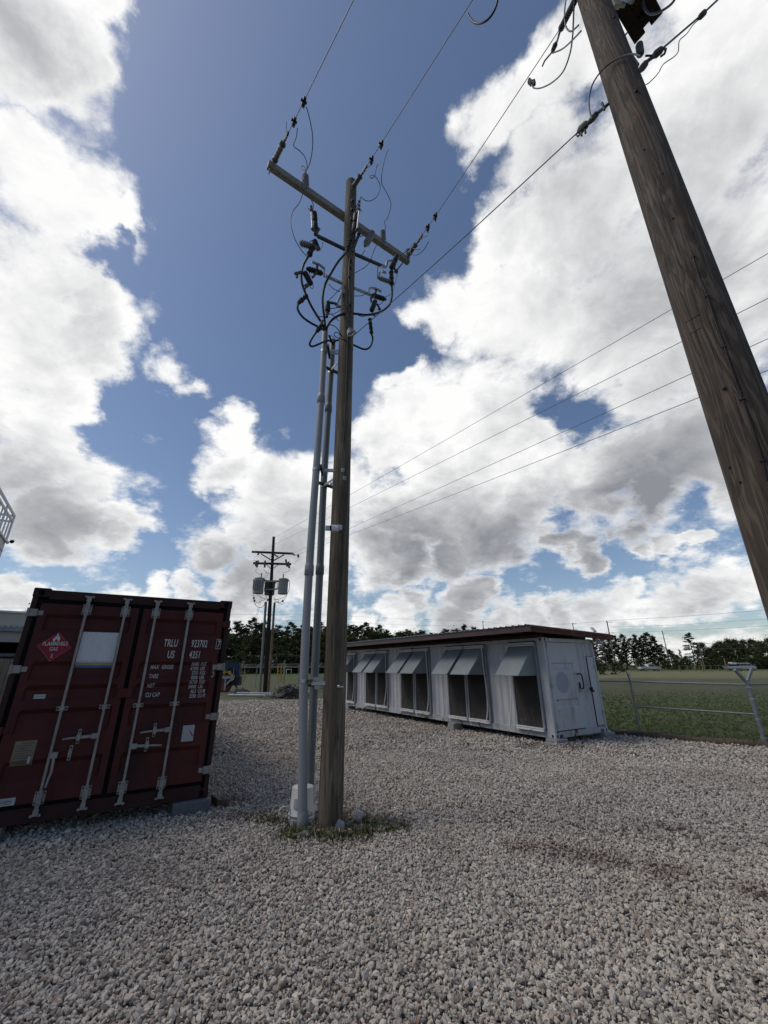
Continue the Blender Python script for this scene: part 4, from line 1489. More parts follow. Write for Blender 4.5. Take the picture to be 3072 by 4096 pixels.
    for x in (.06, Wd - .06):
        MB().bb(x - .045, x + .045, .05, Ln - .05, 2.592, rz(x) - .165).build("roof_plate", M['joist'], root)
    return root


white_container()
c_, s_ = math.cos(B_YAW), math.sin(B_YAW)


def b_world(x, y, z=0):
    return (B_POS[0] + x * c_ - y * s_, B_POS[1] + x * s_ + y * c_, B_POS[2] + z)


def bullet_camera(name, label, base, aim, mat, size=1.0, arm=None):
    root = thing(name, label, "security camera", base)
    a = Vector(aim).normalized()
    off = Vector(arm or (0, 0, 0))
    mb = MB()
    mb.tube([(0, 0, 0), off * .25], .045 * size, 14)
    mb.tube([off * .2, off * .7, off], .014 * size, 8)
    mb.build("mount", mat, root)
    b = MB()
    p = off
    b.lathe(p - a * .06 * size, p + a * .12 * size, [(0, .026 * size), (.06, .036 * size), (.85, .037 * size), (1, .034 * size)], 16)
    b.lathe(p - a * .02 * size + Vector((0, 0, .004)), p + a * .155 * size + Vector((0, 0, .004)), [(0, .037 * size), (.03, .042 * size), (1, .042 * size)], 16)
    b.build("body", mat, root)
    MB().lathe(p + a * .1555 * size + Vector((0, 0, .004)), p + a * .158 * size + Vector((0, 0, .004)), [(0, .036 * size), (1, .034 * size)], 16).build("lens", M['lens'], root)
    return root


q = Vector(b_world(2.44, -.012, 2.50))
d1 = Vector((c_, s_, 0))
d2 = Vector((s_, -c_, 0))
bc = bullet_camera("security_camera", "white bullet security camera under the roof corner of the white container", q, d2 * .75 + d1 * .3 - Vector((0, 0, .45)), M['cam_white'], 1.15, d2 * .10 + d1 * .10 + Vector((0, 0, .06)))
MB(off=q).tube(spline([q + d2 * .05 + d1 * .06, q + d2 * .10 + d1 * .16 - Vector((0, 0, .14)), q + d2 * .06 + d1 * .38 - Vector((0, 0, .12)), q + d1 * .52 + Vector((0, 0, .16))], 6), .007, 6).build("cord", M['pvc_white'], bc)

# flood light on the roof
q = Vector(b_world(2.42, -.12, 2.79))
fl = thing("flood_light", "small square flood light tilted up on the container's roof", "flood light", q)
mb = MB()
mb.box((0, 0, .10), (.16, .045, .16), Matrix.Rotation(R(35), 3, 'Z') @ Matrix.Rotation(R(-38), 3, 'X'))
mb.build("housing", M['cream'], fl, bevel=.008)
MB().tube([(0, 0, -.02), (0, 0, .05)], .014, 8).build("bracket", M['steel_dark'], fl)
mb = MB()
mb.box(Matrix.Rotation(R(35), 3, 'Z') @ Matrix.Rotation(R(-38), 3, 'X') @ Vector((0, -.0245, 0)) + Vector((0, 0, .10)), (.13, .004, .13), Matrix.Rotation(R(35), 3, 'Z') @ Matrix.Rotation(R(-38), 3, 'X'))
mb.build("lamp_face", M['lamp_glass'], fl)

# pavers and blocks carrying the container
for (lx, ly, dz, sx, sy_, h, lab) in ((.12, .06, 0, .62, .44, .10, "lower grey paver slab under the near corner of the white container"), (.14, .08, 1, .44, .36, .06, "upper grey paver slab touching the near corner of the white container"),
                                      (2.32, .06, 0, .50, .46, .10, "lower dark paver slab under the door side far corner of the white container"), (2.34, .08, 1, .46, .40, .07, "upper dark paver slab under the door side far corner of the white container")):
    p = b_world(lx, ly)
    g0 = float(gz(p[0], p[1])) + .0
    tot = (B_POS[2] - .006) - (g0 - .02)
    low = tot * .58
    if dz == 0:
        block("paver_slab", lab, (p[0], p[1], g0 - .02), (sx, sy_, low - .004), B_YAW + R(4), M['concrete'], None, "paver", .01)
    else:
        block("paver_slab", lab, (p[0], p[1], g0 - .02 + low), (sx, sy_, tot - low), B_YAW - R(3), M['concrete'], None, "paver", .01)
p = b_world(.05, 4.05)
block("concrete_block", "short concrete block under the middle of the white container's side", (p[0], p[1], float(gz(p[0], p[1])) - .02), (.40, .30, (B_POS[2] - .003) - float(gz(p[0], p[1])) + .02), B_YAW, M['concrete'])
for k_, x in enumerate((.15, 2.3)):
    p = b_world(x, 12.0)
    block("concrete_block", ("concrete block under the far hood side corner of the white container", "concrete block under the hidden back corner of the white container")[k_], (p[0], p[1], float(gz(p[0], p[1])) - .02), (.40, .40, (B_POS[2] - .006) - float(gz(p[0], p[1])) + .02), B_YAW, M['concrete'])
p = b_world(2.80, .35)
sc = MB().box((0, 0, 0), (.34, .22, .02)).box((.05, .04, .022), (.30, .16, .012), Matrix.Rotation(R(9), 3, 'Z')).build("scrap_sheet", M['board'], None)
sc.location = (p[0], p[1], float(gz(p[0], p[1])) + .15)
sc.rotation_euler = (R(4), R(-6), B_YAW)
tag(sc, "white scrap sheet lying beside the white container's back corner", "scrap sheet")


# ------------------------------------------------------------------ riser pole in the middle
PB = Vector((-.653, 5.83, -.17))
PT = Vector((-.705, 5.83, 11.74))
R0, R1 = .149, .119
NV = np.array([-.57, .82, 0])                            # horizontal, away from the near pole and the viewer
UV = np.array([.82, .57, 0])                             # along the crossarm


def pole_c(z):
    return PB.lerp(PT, (z - PB.z) / (PT.z - PB.z))


def pole_r(z):
    return R0 + (R1 - R0) * (z - PB.z) / (PT.z - PB.z)


def px8(x, y):
    return 1050 + x * .42194, 600 + y * .42194


def px2(x, y):
    return 1024 + x * .6173, y * .6173


def C8(x, y, off=0.0):
    return Vector(on_plane(*px8(x, y), np.array(PB) + NV * off, NV))


def CP(px, py, off=0.0):
    return Vector(on_plane(px, py, np.array(PB) + NV * off, NV))


def off_of(p):
    return float((np.array(p) - np.array(PB)) @ NV)


def project(p):
    v = np.array(p) - CPOS
    z = v @ _f
    return 1536 + FPX * (v @ AX_R) / z, 2048 + FPX * (v @ AX_D) / z


def on_line(S, E, px, py):
    best = min(range(801), key=lambda i: (lambda q: (q[0] - px) ** 2 + (q[1] - py) ** 2)(project(S.lerp(E, i / 400))))
    return S.lerp(E, best / 400)


def pole_shaft(name, p0, p1, r0, r1, mat, root, n=40, seed=1, top_round=True, rough=.012, seg=70):
    rg = np.random.default_rng(seed)
    d = (p1 - p0)
    vs, fs = [], []
    ph = rg.uniform(0, 6.3, 8)
    for i in range(seg + 1):
        t = i / seg
        c = p0.lerp(p1, t)
        r = r0 + (r1 - r0) * t
        for k in range(n):
            a = 2 * math.pi * k / n
            w = 1 + rough * (math.sin(2 * a + ph[0] + t * 3) + .6 * math.sin(3 * a + ph[1] - t * 5) + .4 * math.sin(7 * a + ph[2] + t * 2) + .35 * math.sin(11 * a + ph[3]))
            vs.append(c + Vector((math.cos(a), math.sin(a), 0)) * r * w)
    for i in range(seg):
        for k in range(n):
            k2 = (k + 1) % n
            fs.append((i * n + k, i * n + k2, (i + 1) * n + k2, (i + 1) * n + k))
    mb = MB(off=root.location)
    mb.add(vs, fs, True)
    top = vs[-n:]
    ctr = p1 + Vector((0, 0, .02))
    rim = [ctr + (q - p1) * .86 for q in top]
    mb.add(top + rim, [(k, (k + 1) % n, n + (k + 1) % n, n + k) for k in range(n)], True)
    mb.add(rim, [tuple(range(n))])
    return mb.build(name, mat, root)


riser = thing("utility_pole", "tall wooden riser pole with grey crossarm, black cables and conduits, beside the bucket", "utility pole", PB)
pole_shaft("shaft", PB, PT, R0, R1, M['pole'], riser, seed=3)


def part(name, mb, mat, root=riser, **kw):
    return mb.build(name, mat, root, **kw)


def rmb():
    return MB(off=PB)


# crossarm behind the pole
AL, AR = C8(72, 128, .19), C8(1402, 1062, .19)
am = rmb()
am.bar(AL, AR, .115, .165)
arm_o = part("crossarm", am, M['arm'], bevel=.012)
bp = rmb()
zc = AL.lerp(AR, .52).z
mid = AL.lerp(AR, .525)
bp.box(mid - Vector(NV) * .075, (.20, .014, .20), Matrix.Rotation(math.atan2(UV[1], UV[0]), 3, 'Z'))
for s in (-.06, .06):
    q = mid - Vector(NV) * .09 + Vector(UV) * 0 + Vector((0, 0, s))
    bp.tube([q + Vector(NV) * .2, q - Vector(NV) * .36], .010, 6)
    bp.box(q - Vector(NV) * .335, (.06, .008, .06), Matrix.Rotation(math.atan2(UV[1], UV[0]), 3, 'Z'))
bp.build("mounting_plate", M['steel_dark'], arm_o)
for x, y in ((90, 150), (690, 580)):
    q = C8(x, y, .13)
    rmb().tube([q - Vector(NV) * .02, q + Vector(NV) * .02], .016, 8).build("bolt", M['steel_dark'], arm_o)
for x, y in ((1157, 900), (1350, 1050)):
    q = C8(x, y, .125)
    rmb().box(q, (.07, .012, .07), Matrix.Rotation(math.atan2(UV[1], UV[0]), 3, 'Z')).build("washer", M['steel_dark'], arm_o)
q = C8(85, 200, .15)
rmb().tube([q + Vector((0, 0, .10)), q - Vector((0, 0, .06))], .012, 6).build("eye_bolt", M['steel_dark'], arm_o)

# overhead conductors towards the near pole
S1 = C8(128, 112, .12)
E1 = Vector(on_plane(1427, 0, S1, UV))
S2 = C8(868, 372, -.10)
E2 = Vector(on_plane(1905, 0, S2, UV))
S3 = C8(1395, 1010, .10)
E3 = Vector(at_dist(2258, 112, 3.85))


def strain(S, E, pA, pB, pC, root=riser):
    """dead-end insulator between pixels pA..pB on the conductor and its grip at pC"""
    a, b, c = on_line(S, E, *pA), on_line(S, E, *pB), on_line(S, E, *pC)
    d = (E - S).normalized()
    rmb().tube([S, a], .013, 6).ball(S.lerp(a, .5), .026, 8).build("dead_end_fitting", M['steel_dark'], root)
    rmb().tube([b, c], .014, 6).build("dead_end_link", M['steel_dark'], root)
    k = rmb()
    k.lathe(a, b, [(0, .030), (.03, .058), (.10, .062), (.14, .042), (.25, .046), (.30, .050), (.35, .044), (.45, .046), (.5, .050), (.55, .044), (.65, .046), (.7, .050), (.75, .044), (.86, .042), (.90, .060), (.96, .058), (1, .028)], 14)
    k.build("strain_insulator", M['polymer'], root)
    g = rmb()
    g.bar(c - d * .10, c + d * .12, .035, .05)
    g.tube([c - Vector((0, 0, .02)), c - Vector((0, 0, .085))], .012, 6)
    g.tube([c + d * .06 - Vector((0, 0, .02)), c + d * .06 - Vector((0, 0, .08))], .012, 6)
    g.build("wire_grip", M['steel_dark'], root)
    return a


def hot_clamp(S, E, p, root=riser, k=1.0):
    c = on_line(S, E, *p)
    d = (E - S).normalized()
    g = rmb()
    g.bar(c - d * .05 * k, c + d * .06 * k, .045 * k, .06 * k)
    g.tube([c + Vector((0, 0, .03)), c - Vector((0, 0, .13)) * k], .017 * k, 6)
    g.ball(c - Vector((0, 0, .10)) * k, .032 * k, 8)
    ring = [c - Vector((0, 0, .16 * k)) + Vector(UV) * math.cos(a) * .022 * k + Vector((0, 0, math.sin(a) * .022 * k)) for a in np.linspace(0, 2 * math.pi, 9)]
    g.tube(ring, .005, 5, cap=False)
    g.bar(c + Vector(UV) * .05 * k, c - Vector(UV) * .05 * k, .03 * k, .04 * k)
    g.build("hot_line_clamp", M['black'], root)
    return c


strain(S1, E1, px2(135, 1036), px2(194, 922), px2(222, 888))
strain(S2, E2, px8(888, 345), px8(978, 262), px8(1015, 215))
strain(S3, E3, px8(1420, 990), px8(1500, 915), px8(1545, 875))
k1a, k1b = hot_clamp(S1, E1, px2(345, 660)), hot_clamp(S1, E1, px2(284, 790))
k2a, k2b = hot_clamp(S2, E2, px2(876, 965)), hot_clamp(S2, E2, px2(806, 1060))
k3a, k3b = hot_clamp(S3, E3, px2(1230, 1440)), hot_clamp(S3, E3, px2(1177, 1508))
for (S_, E_, a, b) in ((S1, E1, px2(216, 890), px2(214, 785)), (S2, E2, px8(1010, 210), px8(1078, 118)), (S3, E3, px8(1545, 880), px8(1582, 815)), (S3, E3, px8(1415, 985), px8(1432, 895))):
    p = on_line(S_, E_, *a)
    q = CP(*b, off=off_of(p) - .05)
    rmb().tube([p, q], .006, 5).build("wire_tail", M['jumper'], riser)


def overhead_wire(name, label, pts, r, mat, group=None, cat="wire", off=None):
    p0 = Vector(pts[0])
    o = MB(off=p0).tube(pts, r, 6).build(name, mat, None)
    o.location = p0
    return tag(o, label, cat, group)


def beyond(S, E, k):
    return S + (E - S) * k


overhead_wire("overhead_wire", "bare overhead wire from the raised outer end of the riser pole's crossarm", [on_line(S1, E1, *px2(220, 890)), E1, beyond(S1, E1, 1.55)], .0068, M['wire'], "overhead wires between the two near poles")
overhead_wire("overhead_wire", "bare overhead wire starting at the very top of the riser pole", [on_line(S2, E2, *px8(1010, 215)), E2, beyond(S2, E2, 1.35)], .0068, M['wire'], "overhead wires between the two near poles")
overhead_wire("overhead_wire", "bare overhead wire from the low crossarm end up to the near pole's bell insulators", sag(on_line(S3, E3, *px8(1540, 880)), E3, .03, 10), .0068, M['wire'], "overhead wires between the two near poles")

# post insulators standing on the arm
for (a, b, r) in (((430, 345), (428, 240), .072), ((1162, 862), (1160, 772), .066), ((1392, 1030), (1394, 950), .062)):
    p, q = C8(*a, off=.15), C8(*b, off=.15)
    m = rmb()
    m.sheds(p, q, r * .72, r, 5, 16)
    m.lathe(p - (q - p) * .25, p, [(0, r * .5), (1, r * .75)], 12)
    m.lathe(q, q + (q - p) * .12, [(0, r * .6), (1, r * .3)], 12)
    part("post_insulator", m, M['porcelain'])

# jumper leads
def jumper(pts, o0, o1, r=.0075, conv=px2, mat='jumper', name="jumper_lead", n=5):
    k = len(pts)
    P = [CP(*conv(*p), off=o0 + (o1 - o0) * i / (k - 1)) for i, p in enumerate(pts)]
    return part(name, rmb().tube(spline(P, n), r, 6), M[mat])


jumper([(345, 690), (372, 800), (384, 900), (376, 1000), (352, 1082), (322, 1099), (307, 1083), (320, 1072), (335, 1092), (331, 1140)], off_of(k1a), .15)
jumper([(284, 825), (279, 880), (260, 940), (300, 975), (335, 1020), (346, 1085), (326, 1150), (315, 1195), (326, 1240), (370, 1290), (386, 1330), (384, 1352)], off_of(k1b), .0)
jumper([(318, 1245), (295, 1310), (250, 1370), (238, 1440), (262, 1540), (300, 1610), (338, 1656)], .05, -.1)
jumper([(876, 972), (862, 992), (836, 1090), (828, 1180), (850, 1230), (880, 1290), (887, 1335), (866, 1410), (844, 1440), (853, 1470), (845, 1502)], off_of(k2a), .15)
jumper([(806, 1064), (795, 1085), (785, 1135), (764, 1156), (753, 1144), (772, 1135), (800, 1160), (819, 1212), (800, 1270), (755, 1301), (715, 1294), (691, 1274), (689, 1310), (684, 1352)], off_of(k2b), -.1)
jumper([(1592, 872), (1540, 955), (1475, 1000), (1425, 985), (1418, 955), (1440, 935)], off_of(k3a), .1, conv=px8)
jumper([(1512, 945), (1470, 945), (1420, 930), (1360, 975), (1310, 1002), (1285, 1012)], off_of(k3b), -.05, conv=px8)
jumper([(1105, 890), (1065, 970), (1040, 1045), (1000, 1100), (945, 1135), (890, 1166)], .1, .05, conv=px8)
jumper([(1300, 1150), (1280, 1230), (1255, 1320), (1225, 1370), (1170, 1400)], -.05, -.1, conv=px8, r=.006)
jumper([(640, 1265), (690, 1315), (760, 1342), (830, 1350)], .0, .1, conv=px8, r=.007)
jumper([(760, 1300), (700, 1365), (640, 1425)], .05, .0, conv=px8, r=.007)
jumper([(880, 1382), (950, 1380), (1010, 1355)], .0, -.05, conv=px8, r=.006)
jumper([(1170, 1420), (1140, 1455), (1105, 1470)], -.1, -.1, conv=px8, r=.006)
jumper([(655, 1500), (740, 1490), (790, 1470), (830, 1510)], -.1, -.15, conv=px8, r=.007)
jumper([(640, 1555), (700, 1545), (780, 1500), (828, 1515), (860, 1530), (930, 1570), (980, 1580)], -.1, -.15, conv=px8, r=.006)
jumper([(545, 1575), (600, 1575), (650, 1550), (700, 1580), (735, 1620)], -.1, -.1, conv=px8, r=.007)
jumper([(640, 1650), (700, 1670), (740, 1720), (780, 1785), (812, 1810)], -.1, -.16, conv=px8, r=.008)
jumper([(812, 1815), (760, 1790), (710, 1770), (690, 1740), (715, 1725), (760, 1760), (805, 1812), (850, 1850), (868, 1885), (862, 1900)], -.16, -.15, conv=px8, r=.008)
jumper([(700, 1790), (670, 1758), (640, 1765)], -.12, -.05, conv=px8, r=.006)
jumper([(590, 870), (570, 940), (555, 945)], -.05, -.05, conv=px8, r=.007)
jumper([(890, 800), (910, 830), (960, 815), (1040, 775)], -.1, -.1, conv=px8, r=.008)
jumper([(985, 950), (970, 980), (945, 1000)], -.1, -.1, conv=px8, r=.008)
jumper([(1115, 1100), (1105, 1150), (1103, 1200)], -.1, -.1, conv=px8, r=.008)
jumper([(505, 840), (460, 870), (425, 890)], -.05, -.05, conv=px8, r=.008)
jumper([(455, 1150), (470, 1190), (490, 1195)], -.05, -.05, conv=px8, r=.006)
jumper([(465, 1290), (485, 1310), (495, 1285), (480, 1265)], -.05, -.05, conv=px8, r=.006)


def cutout(a, b, tube_a, tube_b, w, off, root=riser, twin=True):
    """fused cutout: two black sheds, bracket and the fuse tube alongside"""
    p, q = C8(*a, off=off), C8(*b, off=off)
    m = rmb()
    body = [(0, w * .5), (.04, w * .95), (.10, w), (.42, w), (.47, w * .9), (.49, w * .45), (.52, w * .45), (.55, w * .95), (.60, w * 1.05), (.92, w * 1.05), (.97, w * .8), (1, w * .5)] if twin else [(0, w * .5), (.05, w * .9), (.12, w), (.88, w), (.95, w * .9), (1, w * .5)]
    m.lathe(p, q, body, 14)
    o = m.build("fuse_cutout", M['black'], root)
    if tube_a:
        ta, tb = C8(*tube_a, off=off - .08), C8(*tube_b, off=off - .08)
        d = (tb - ta)
        t = rmb().tube([ta, tb], .016, 8)
        t.build("fuse_tube", M['galv'], o)
        s = Vector(UV)
        h = rmb().ball(ta - d * .08, .034, 8)
        h.bar(ta - d * .05, p, .03, .03)
        h.tube([ta + s * .07 - d * .1, ta, ta - s * .07 - d * .06], .007, 5)
        h.build("contact", M['steel_dark'], o)
        rmb().bar(tb + d * .02, q, .035, .035).ball(tb, .03, 8).build("contact", M['steel_dark'], o)
    return o


cutout((512, 585), (520, 770), (484, 580), (490, 745), .052, -.10)
cutout((905, 600), (885, 782), (935, 575), (915, 750), .052, -.20)
cutout((1290, 1008), (1238, 1125), None, None, .060, -.12)
t = rmb()
pa, pb = C8(1345, 1072, -.15), C8(1282, 1150, -.15)
t.tube([pa, pb], .014, 8)
t.ball(pb, .05, 8)
t.ball(pb + Vector((0, 0, .05)) - Vector(UV) * .06, .038, 8)
t.build("fuse_tube", M['steel_dark'], riser)
cutout((410, 1148), (478, 1275), None, None, .050, -.10, twin=False)
cutout((1085, 1430), (1045, 1525), None, None, .050, -.12, twin=False)
cutout((630, 1438), (630, 1530), None, None, .050, -.05, twin=False)
for pts, r in ((((325, 1168), (395, 1150)), .028), (((345, 1185), (340, 1205)), .02), (((420, 1290), (445, 1275)), .035), (((430, 1285), (415, 1310)), .02), (((1100, 1460), (1130, 1515)), .02), (((1050, 1545), (1080, 1570)), .026), (((622, 1535), (620, 1580)), .03), (((640, 1545), (612, 1560)), .02), (((1110, 1500), (1125, 1510)), .03), (((480, 530), (482, 560)), .03), (((545, 745), (520, 800)), .035), (((940, 770), (930, 800)), .04), (((582, 1612), (560, 1660)), .022)):
    m = rmb().tube([C8(*pts[0], off=-.12), C8(*pts[1], off=-.12)], r, 7)
    part("clamp_fitting", m, M['steel_dark'])


def arrester(a, b, r, off, mat='porcelain', k=6):
    p, q = C8(*a, off=off), C8(*b, off=off)
    m = rmb()
    m.sheds(p, q, r * .78, r, k, 14)
    m.lathe(p - (q - p) * .10, p, [(0, r * .4), (1, r * .7)], 10)
    m.lathe(q, q + (q - p) * .22, [(0, r * .75), (.6, r * .6), (1, r * .25)], 10)
    return part("surge_arrester", m, M[mat])


arrester((382, 878), (505, 918), .062, -.08)
arrester((1062, 782), (1000, 890), .070, -.15)
arrester((1250, 1262), (1130, 1218), .050, -.12)
arrester((575, 1165), (455, 1125), .054, -.08, 'black', 6)
arrester((1060, 1378), (1165, 1412), .052, -.10, 'black', 6)


def bracket(pts, w, off, mat='steel_dark', name="standoff_bracket"):
    m = rmb()
    P = [C8(*p, off=off) for p in pts]
    for a, b in zip(P, P[1:]):
        m.bar(a, b, w, w)
    return part(name, m, M[mat])


bracket([(535, 810), (795, 938)], .050, -.04)
bracket([(860, 972), (1170, 1108)], .050, -.04)
bracket([(938, 780), (868, 965)], .045, -.10)
bracket([(520, 790), (550, 745)], .06, -.05)
bracket([(1140, 1105), (1185, 1110), (1200, 1060), (1240, 1055)], .045, -.06, 'galv')
bracket([(1150, 1150), (1185, 1165)], .04, -.08, 'galv')
bracket([(520, 880), (545, 940)], .07, -.06)
bracket([(608, 1188), (770, 1262)], .042, -.02, 'galv')
bracket([(882, 1308), (1045, 1376)], .042, -.02, 'galv')
bracket([(770, 1340), (712, 1470), (755, 1485)], .04, -.02, 'galv')
bracket([(715, 1455), (640, 1440)], .032, -.05, 'steel_dark')
bracket([(485, 1055), (530, 1075), (560, 1085), (605, 1125), (600, 1195)], .032, -.10, 'galv')
bracket([(540, 1080), (520, 1170), (490, 1205)], .035, -.10)
bracket([(1025, 1370), (1030, 1310), (1070, 1310), (1090, 1315), (1140, 1340)], .034, -.12, 'galv')
bracket([(1095, 1320), (1070, 1390), (1040, 1400), (1045, 1440)], .034, -.12)
bracket([(1125, 1165), (1120, 1210)], .05, -.10, 'galv')


def termination(a, b, off, k=5, r=.046):
    """ribbed cable termination"""
    p, q = C8(*a, off=off), C8(*b, off=off)
    m = rmb()
    prof = []
    for i in range(k):
        t = i / k
        s = r * (1.0 if i % 2 == 0 else .82)
        prof += [(t, r * .45), (t + .10 / k * 2, s), (t + .5 / k, s), (t + .65 / k, r * .5)]
    prof.append((1, r * .42))
    m.lathe(p, q, prof, 12)
    return part("cable_termination", m, M['black'])


termination((518, 858), (455, 1002), -.10, 5, .055)
termination((852, 858), (818, 965), -.26, 4, .055)
termination((1236, 1155), (1240, 1285), -.14, 5, .052)
termination((432, 1375), (348, 1450), -.10, 4, .046)
termination((1030, 1600), (1046, 1742), -.12, 7, .040)
termination((578, 1650), (522, 1722), -.06, 4, .042)


def cable(pts, o0, o1, r=.021):
    k = len(pts)
    P = [C8(*p, off=o0 + (o1 - o0) * i / (k - 1)) for i, p in enumerate(pts)]
    return part("riser_cable", rmb().tube(spline(P, 6), r, 9), M['cable'])


cable([(450, 1005), (405, 1085), (383, 1180), (392, 1270), (420, 1350), (465, 1455), (525, 1560), (575, 1640), (600, 1700)], -.10, -.02)
cable([(818, 962), (735, 1055), (668, 1160), (610, 1270), (585, 1390), (588, 1500), (600, 1600), (607, 1700)], -.26, -.02)
cable([(1240, 1288), (1240, 1390), (1215, 1470), (1130, 1535), (1010, 1562), (880, 1550), (790, 1550), (710, 1580), (650, 1630), (612, 1700)], -.14, -.02, .022)
cable([(350, 1450), (348, 1510), (395, 1580), (470, 1635), (545, 1675), (595, 1705)], -.10, -.02, .019)
cable([(522, 1720), (478, 1785), (458, 1835), (480, 1858), (540, 1838), (600, 1812), (650, 1805), (680, 1835)], -.05, .25, .018)
cable([(1046, 1742), (1056, 1795), (1030, 1865), (975, 1888), (880, 1850), (800, 1812), (730, 1800), (690, 1815), (682, 1850)], -.10, .25, .018)
cable([(640, 1750), (660, 1795), (676, 1840)], .15, .25, .018)
# ground lead and fittings down the shaft
gl = []
for (x, y) in ((850, 1010), (838, 1100), (836, 1240), (840, 1380), (835, 1500), (832, 1600), (828, 1700), (818, 1790), (815, 1900), (812, 2000)):
    gl.append(C8(x, y, -pole_r(9) - .012))
for (px, py) in ((1391, 1480), (1385, 1620), (1378, 1760)):
    gl.append(CP(px, py, -pole_r(7) - .012))
part("ground_lead", rmb().tube(spline(gl, 4), .011, 6), M['cable'])
for (x, y) in ((875, 478), (868, 565), (865, 655), (850, 1055), (845, 1120), (835, 1205), (838, 1480)):
    q = C8(x, y, -pole_r(10) - .005)
    m = rmb()
    m.box(q, (.05, .03, .03), Matrix.Rotation(.6, 3, 'Z'))
    m.tube([q, q - Vector(NV) * .05 + Vector((0, 0, .03))], .010, 6)
    part("bolt", m, M['black'])
# neutral dead-end on the shaft
SN = C8(905, 1732, -.16)
EN = Vector(at_dist(2428, 436, 3.42))
m = rmb()
a = C8(830, 1735, -.15)
m.box(C8(850, 1730, -.14), (.12, .09, .11), Matrix.Rotation(.6, 3, 'Z'))
m.tube([a, C8(860, 1710, -.2), C8(890, 1735, -.2), SN], .022, 7)
m.tube([C8(820, 1760, -.16), C8(860, 1755, -.2), C8(885, 1720, -.2)], .018, 7)
part("neutral_dead_end", m, M['galv'])
overhead_wire("overhead_wire", "lowest bare overhead wire, from the riser pole's shaft to the near pole's clamp", sag(SN, EN, .04, 12), .0075, M['wire'], "overhead wires between the two near poles")
# small hardware lower down
for (px, py) in ((1372, 1880), (1379, 1912)):
    q = CP(px, py, -.142)
    m = rmb().box(q, (.05, .012, .06), Matrix.Rotation(.6, 3, 'Z'))
    m.tube([q, q - Vector(NV) * .04], .012, 6)
    part("bolt", m, M['galv'])
q = CP(1350, 2745, -.15)
m = rmb().tube([q, CP(1369, 2748, -.18)], .012, 7)
m.ball(q, .022, 8)
part("bolt", m, M['galv'])

# ------------------------------------------------------------------ conduits beside it
def conduit(name, label, pix, D0, D1, r, mat, couplings, straps, foot):
    """pipe following the pixels it is seen at, foot first; D0, D1 its distance at the foot and at the top"""
    k = len(pix)
    ds = [D0 + (D1 - D0) * i / (k - 1) for i in range(k)]
    P = [Vector(at_dist(*p, d)) for p, d in zip(pix, ds)]
    P = [Vector((P[0].x, P[0].y, float(gz(P[0].x, P[0].y)) - .06))] + P
    root = thing(name, label, "conduit", P[0])
    path = spline(P, 8)

    def pt(px, py):
        best = None
        for a, c in zip(path, path[1:]):
            for q in range(20):
                w = a.lerp(c, q / 20)
                u_ = project(w)
                e_ = abs(u_[1] - py)
                if best is None or e_ < best[0]:
                    best = (e_, w, (c - a).normalized())
        return best[1], best[2]
    t = path[-1]
    d = (path[-1] - path[-3]).normalized()
    m = MB(off=P[0])
    m.tube(path, r, 24, cap=False)
    m.tube([t, t - d * .2], r * .86, 24, cap=False)
    n = 24
    o_, i_ = [], []
    _, s, u = frame_of(d)
    for q in range(n):
        a = 2 * math.pi * q / n
        v = s * math.cos(a) + u * math.sin(a)
        o_.append(t + v * r)
        i_.append(t + v * r * .86)
    m.add(o_ + i_, [(q, (q + 1) % n, n + (q + 1) % n, n + q) for q in range(n)])
    m.build("pipe", mat, root)
    for (p0, p1) in couplings:
        a, c = pt(*p0)[0], pt(*p1)[0]
        MB(off=P[0]).lathe(a, c, [(0, r * 1.02), (.02, r * 1.17), (.72, r * 1.17), (.86, r * 1.12), (1, r * 1.01)], 24).build("coupling", mat, root)
    if foot:
        MB(off=P[0]).lathe(P[0], P[0] + Vector((0, 0, .24)), [(0, r * 1.15), (.8, r * 1.15), (1, r * 1.01)], 24).build("coupling", mat, root)
    for p in straps:
        c, d = pt(*p)
        pole = pole_c(c.z)
        m = MB(off=P[0])
        m.lathe(c - d * .022, c + d * .022, [(0, r * 1.07), (1, r * 1.07)], 20)
        v = (pole - c)
        v.z = 0
        L_ = v.length - pole_r(c.z)
        v.normalize()
        w = v.cross(Vector((0, 0, 1)))
        so = m.build("pipe_strap", M['galv'], root)
        m = MB(off=P[0])
        ch = c + v * (r + .03)
        m.bar(ch - w * .16, ch + w * .16, .042, .042)
        m.build("strut_channel", M['steel_dark'], so)
        for s_, dz in ((-.06, .02), (.06, -.03)):
            m = MB(off=P[0])
            a = ch + w * s_ + v * .02
            e = c + v * (L_ + .03) + w * s_ * 1.1
            m.bar(a + Vector((0, 0, dz)), e + Vector((0, 0, dz)), .010, .045)
            m.build("standoff_arm", M['galv'], so)
    return root


conduit("conduit", "pale grey plastic conduit standing foremost beside the riser pole, longest of the two", [(1201, 3296), (1211, 2711), (1238, 2240), (1266, 1880), (1288, 1594), (1306.5, 1306.7)], 5.88, 5.93, .0575, M['pvc'],
        [((1284, 1611), (1290, 1576)), ((1235, 2300), (1240, 2252))], [(1294, 1406), (1264, 1878), (1213, 2720)], True)
conduit("conduit", "darker grey plastic conduit tucked behind the pale one, coming down behind the bucket", [(1231, 3154), (1252, 2740), (1278, 2277), (1295, 1946), (1317, 1632), (1336.5, 1361.6)], 6.34, 6.34, .0575, M['pvc2'],
        [((1316, 1648), (1319, 1614)), ((1276, 2298), (1279, 2256))], [(1325, 1492), (1302, 1946), (1255, 2738)], False)

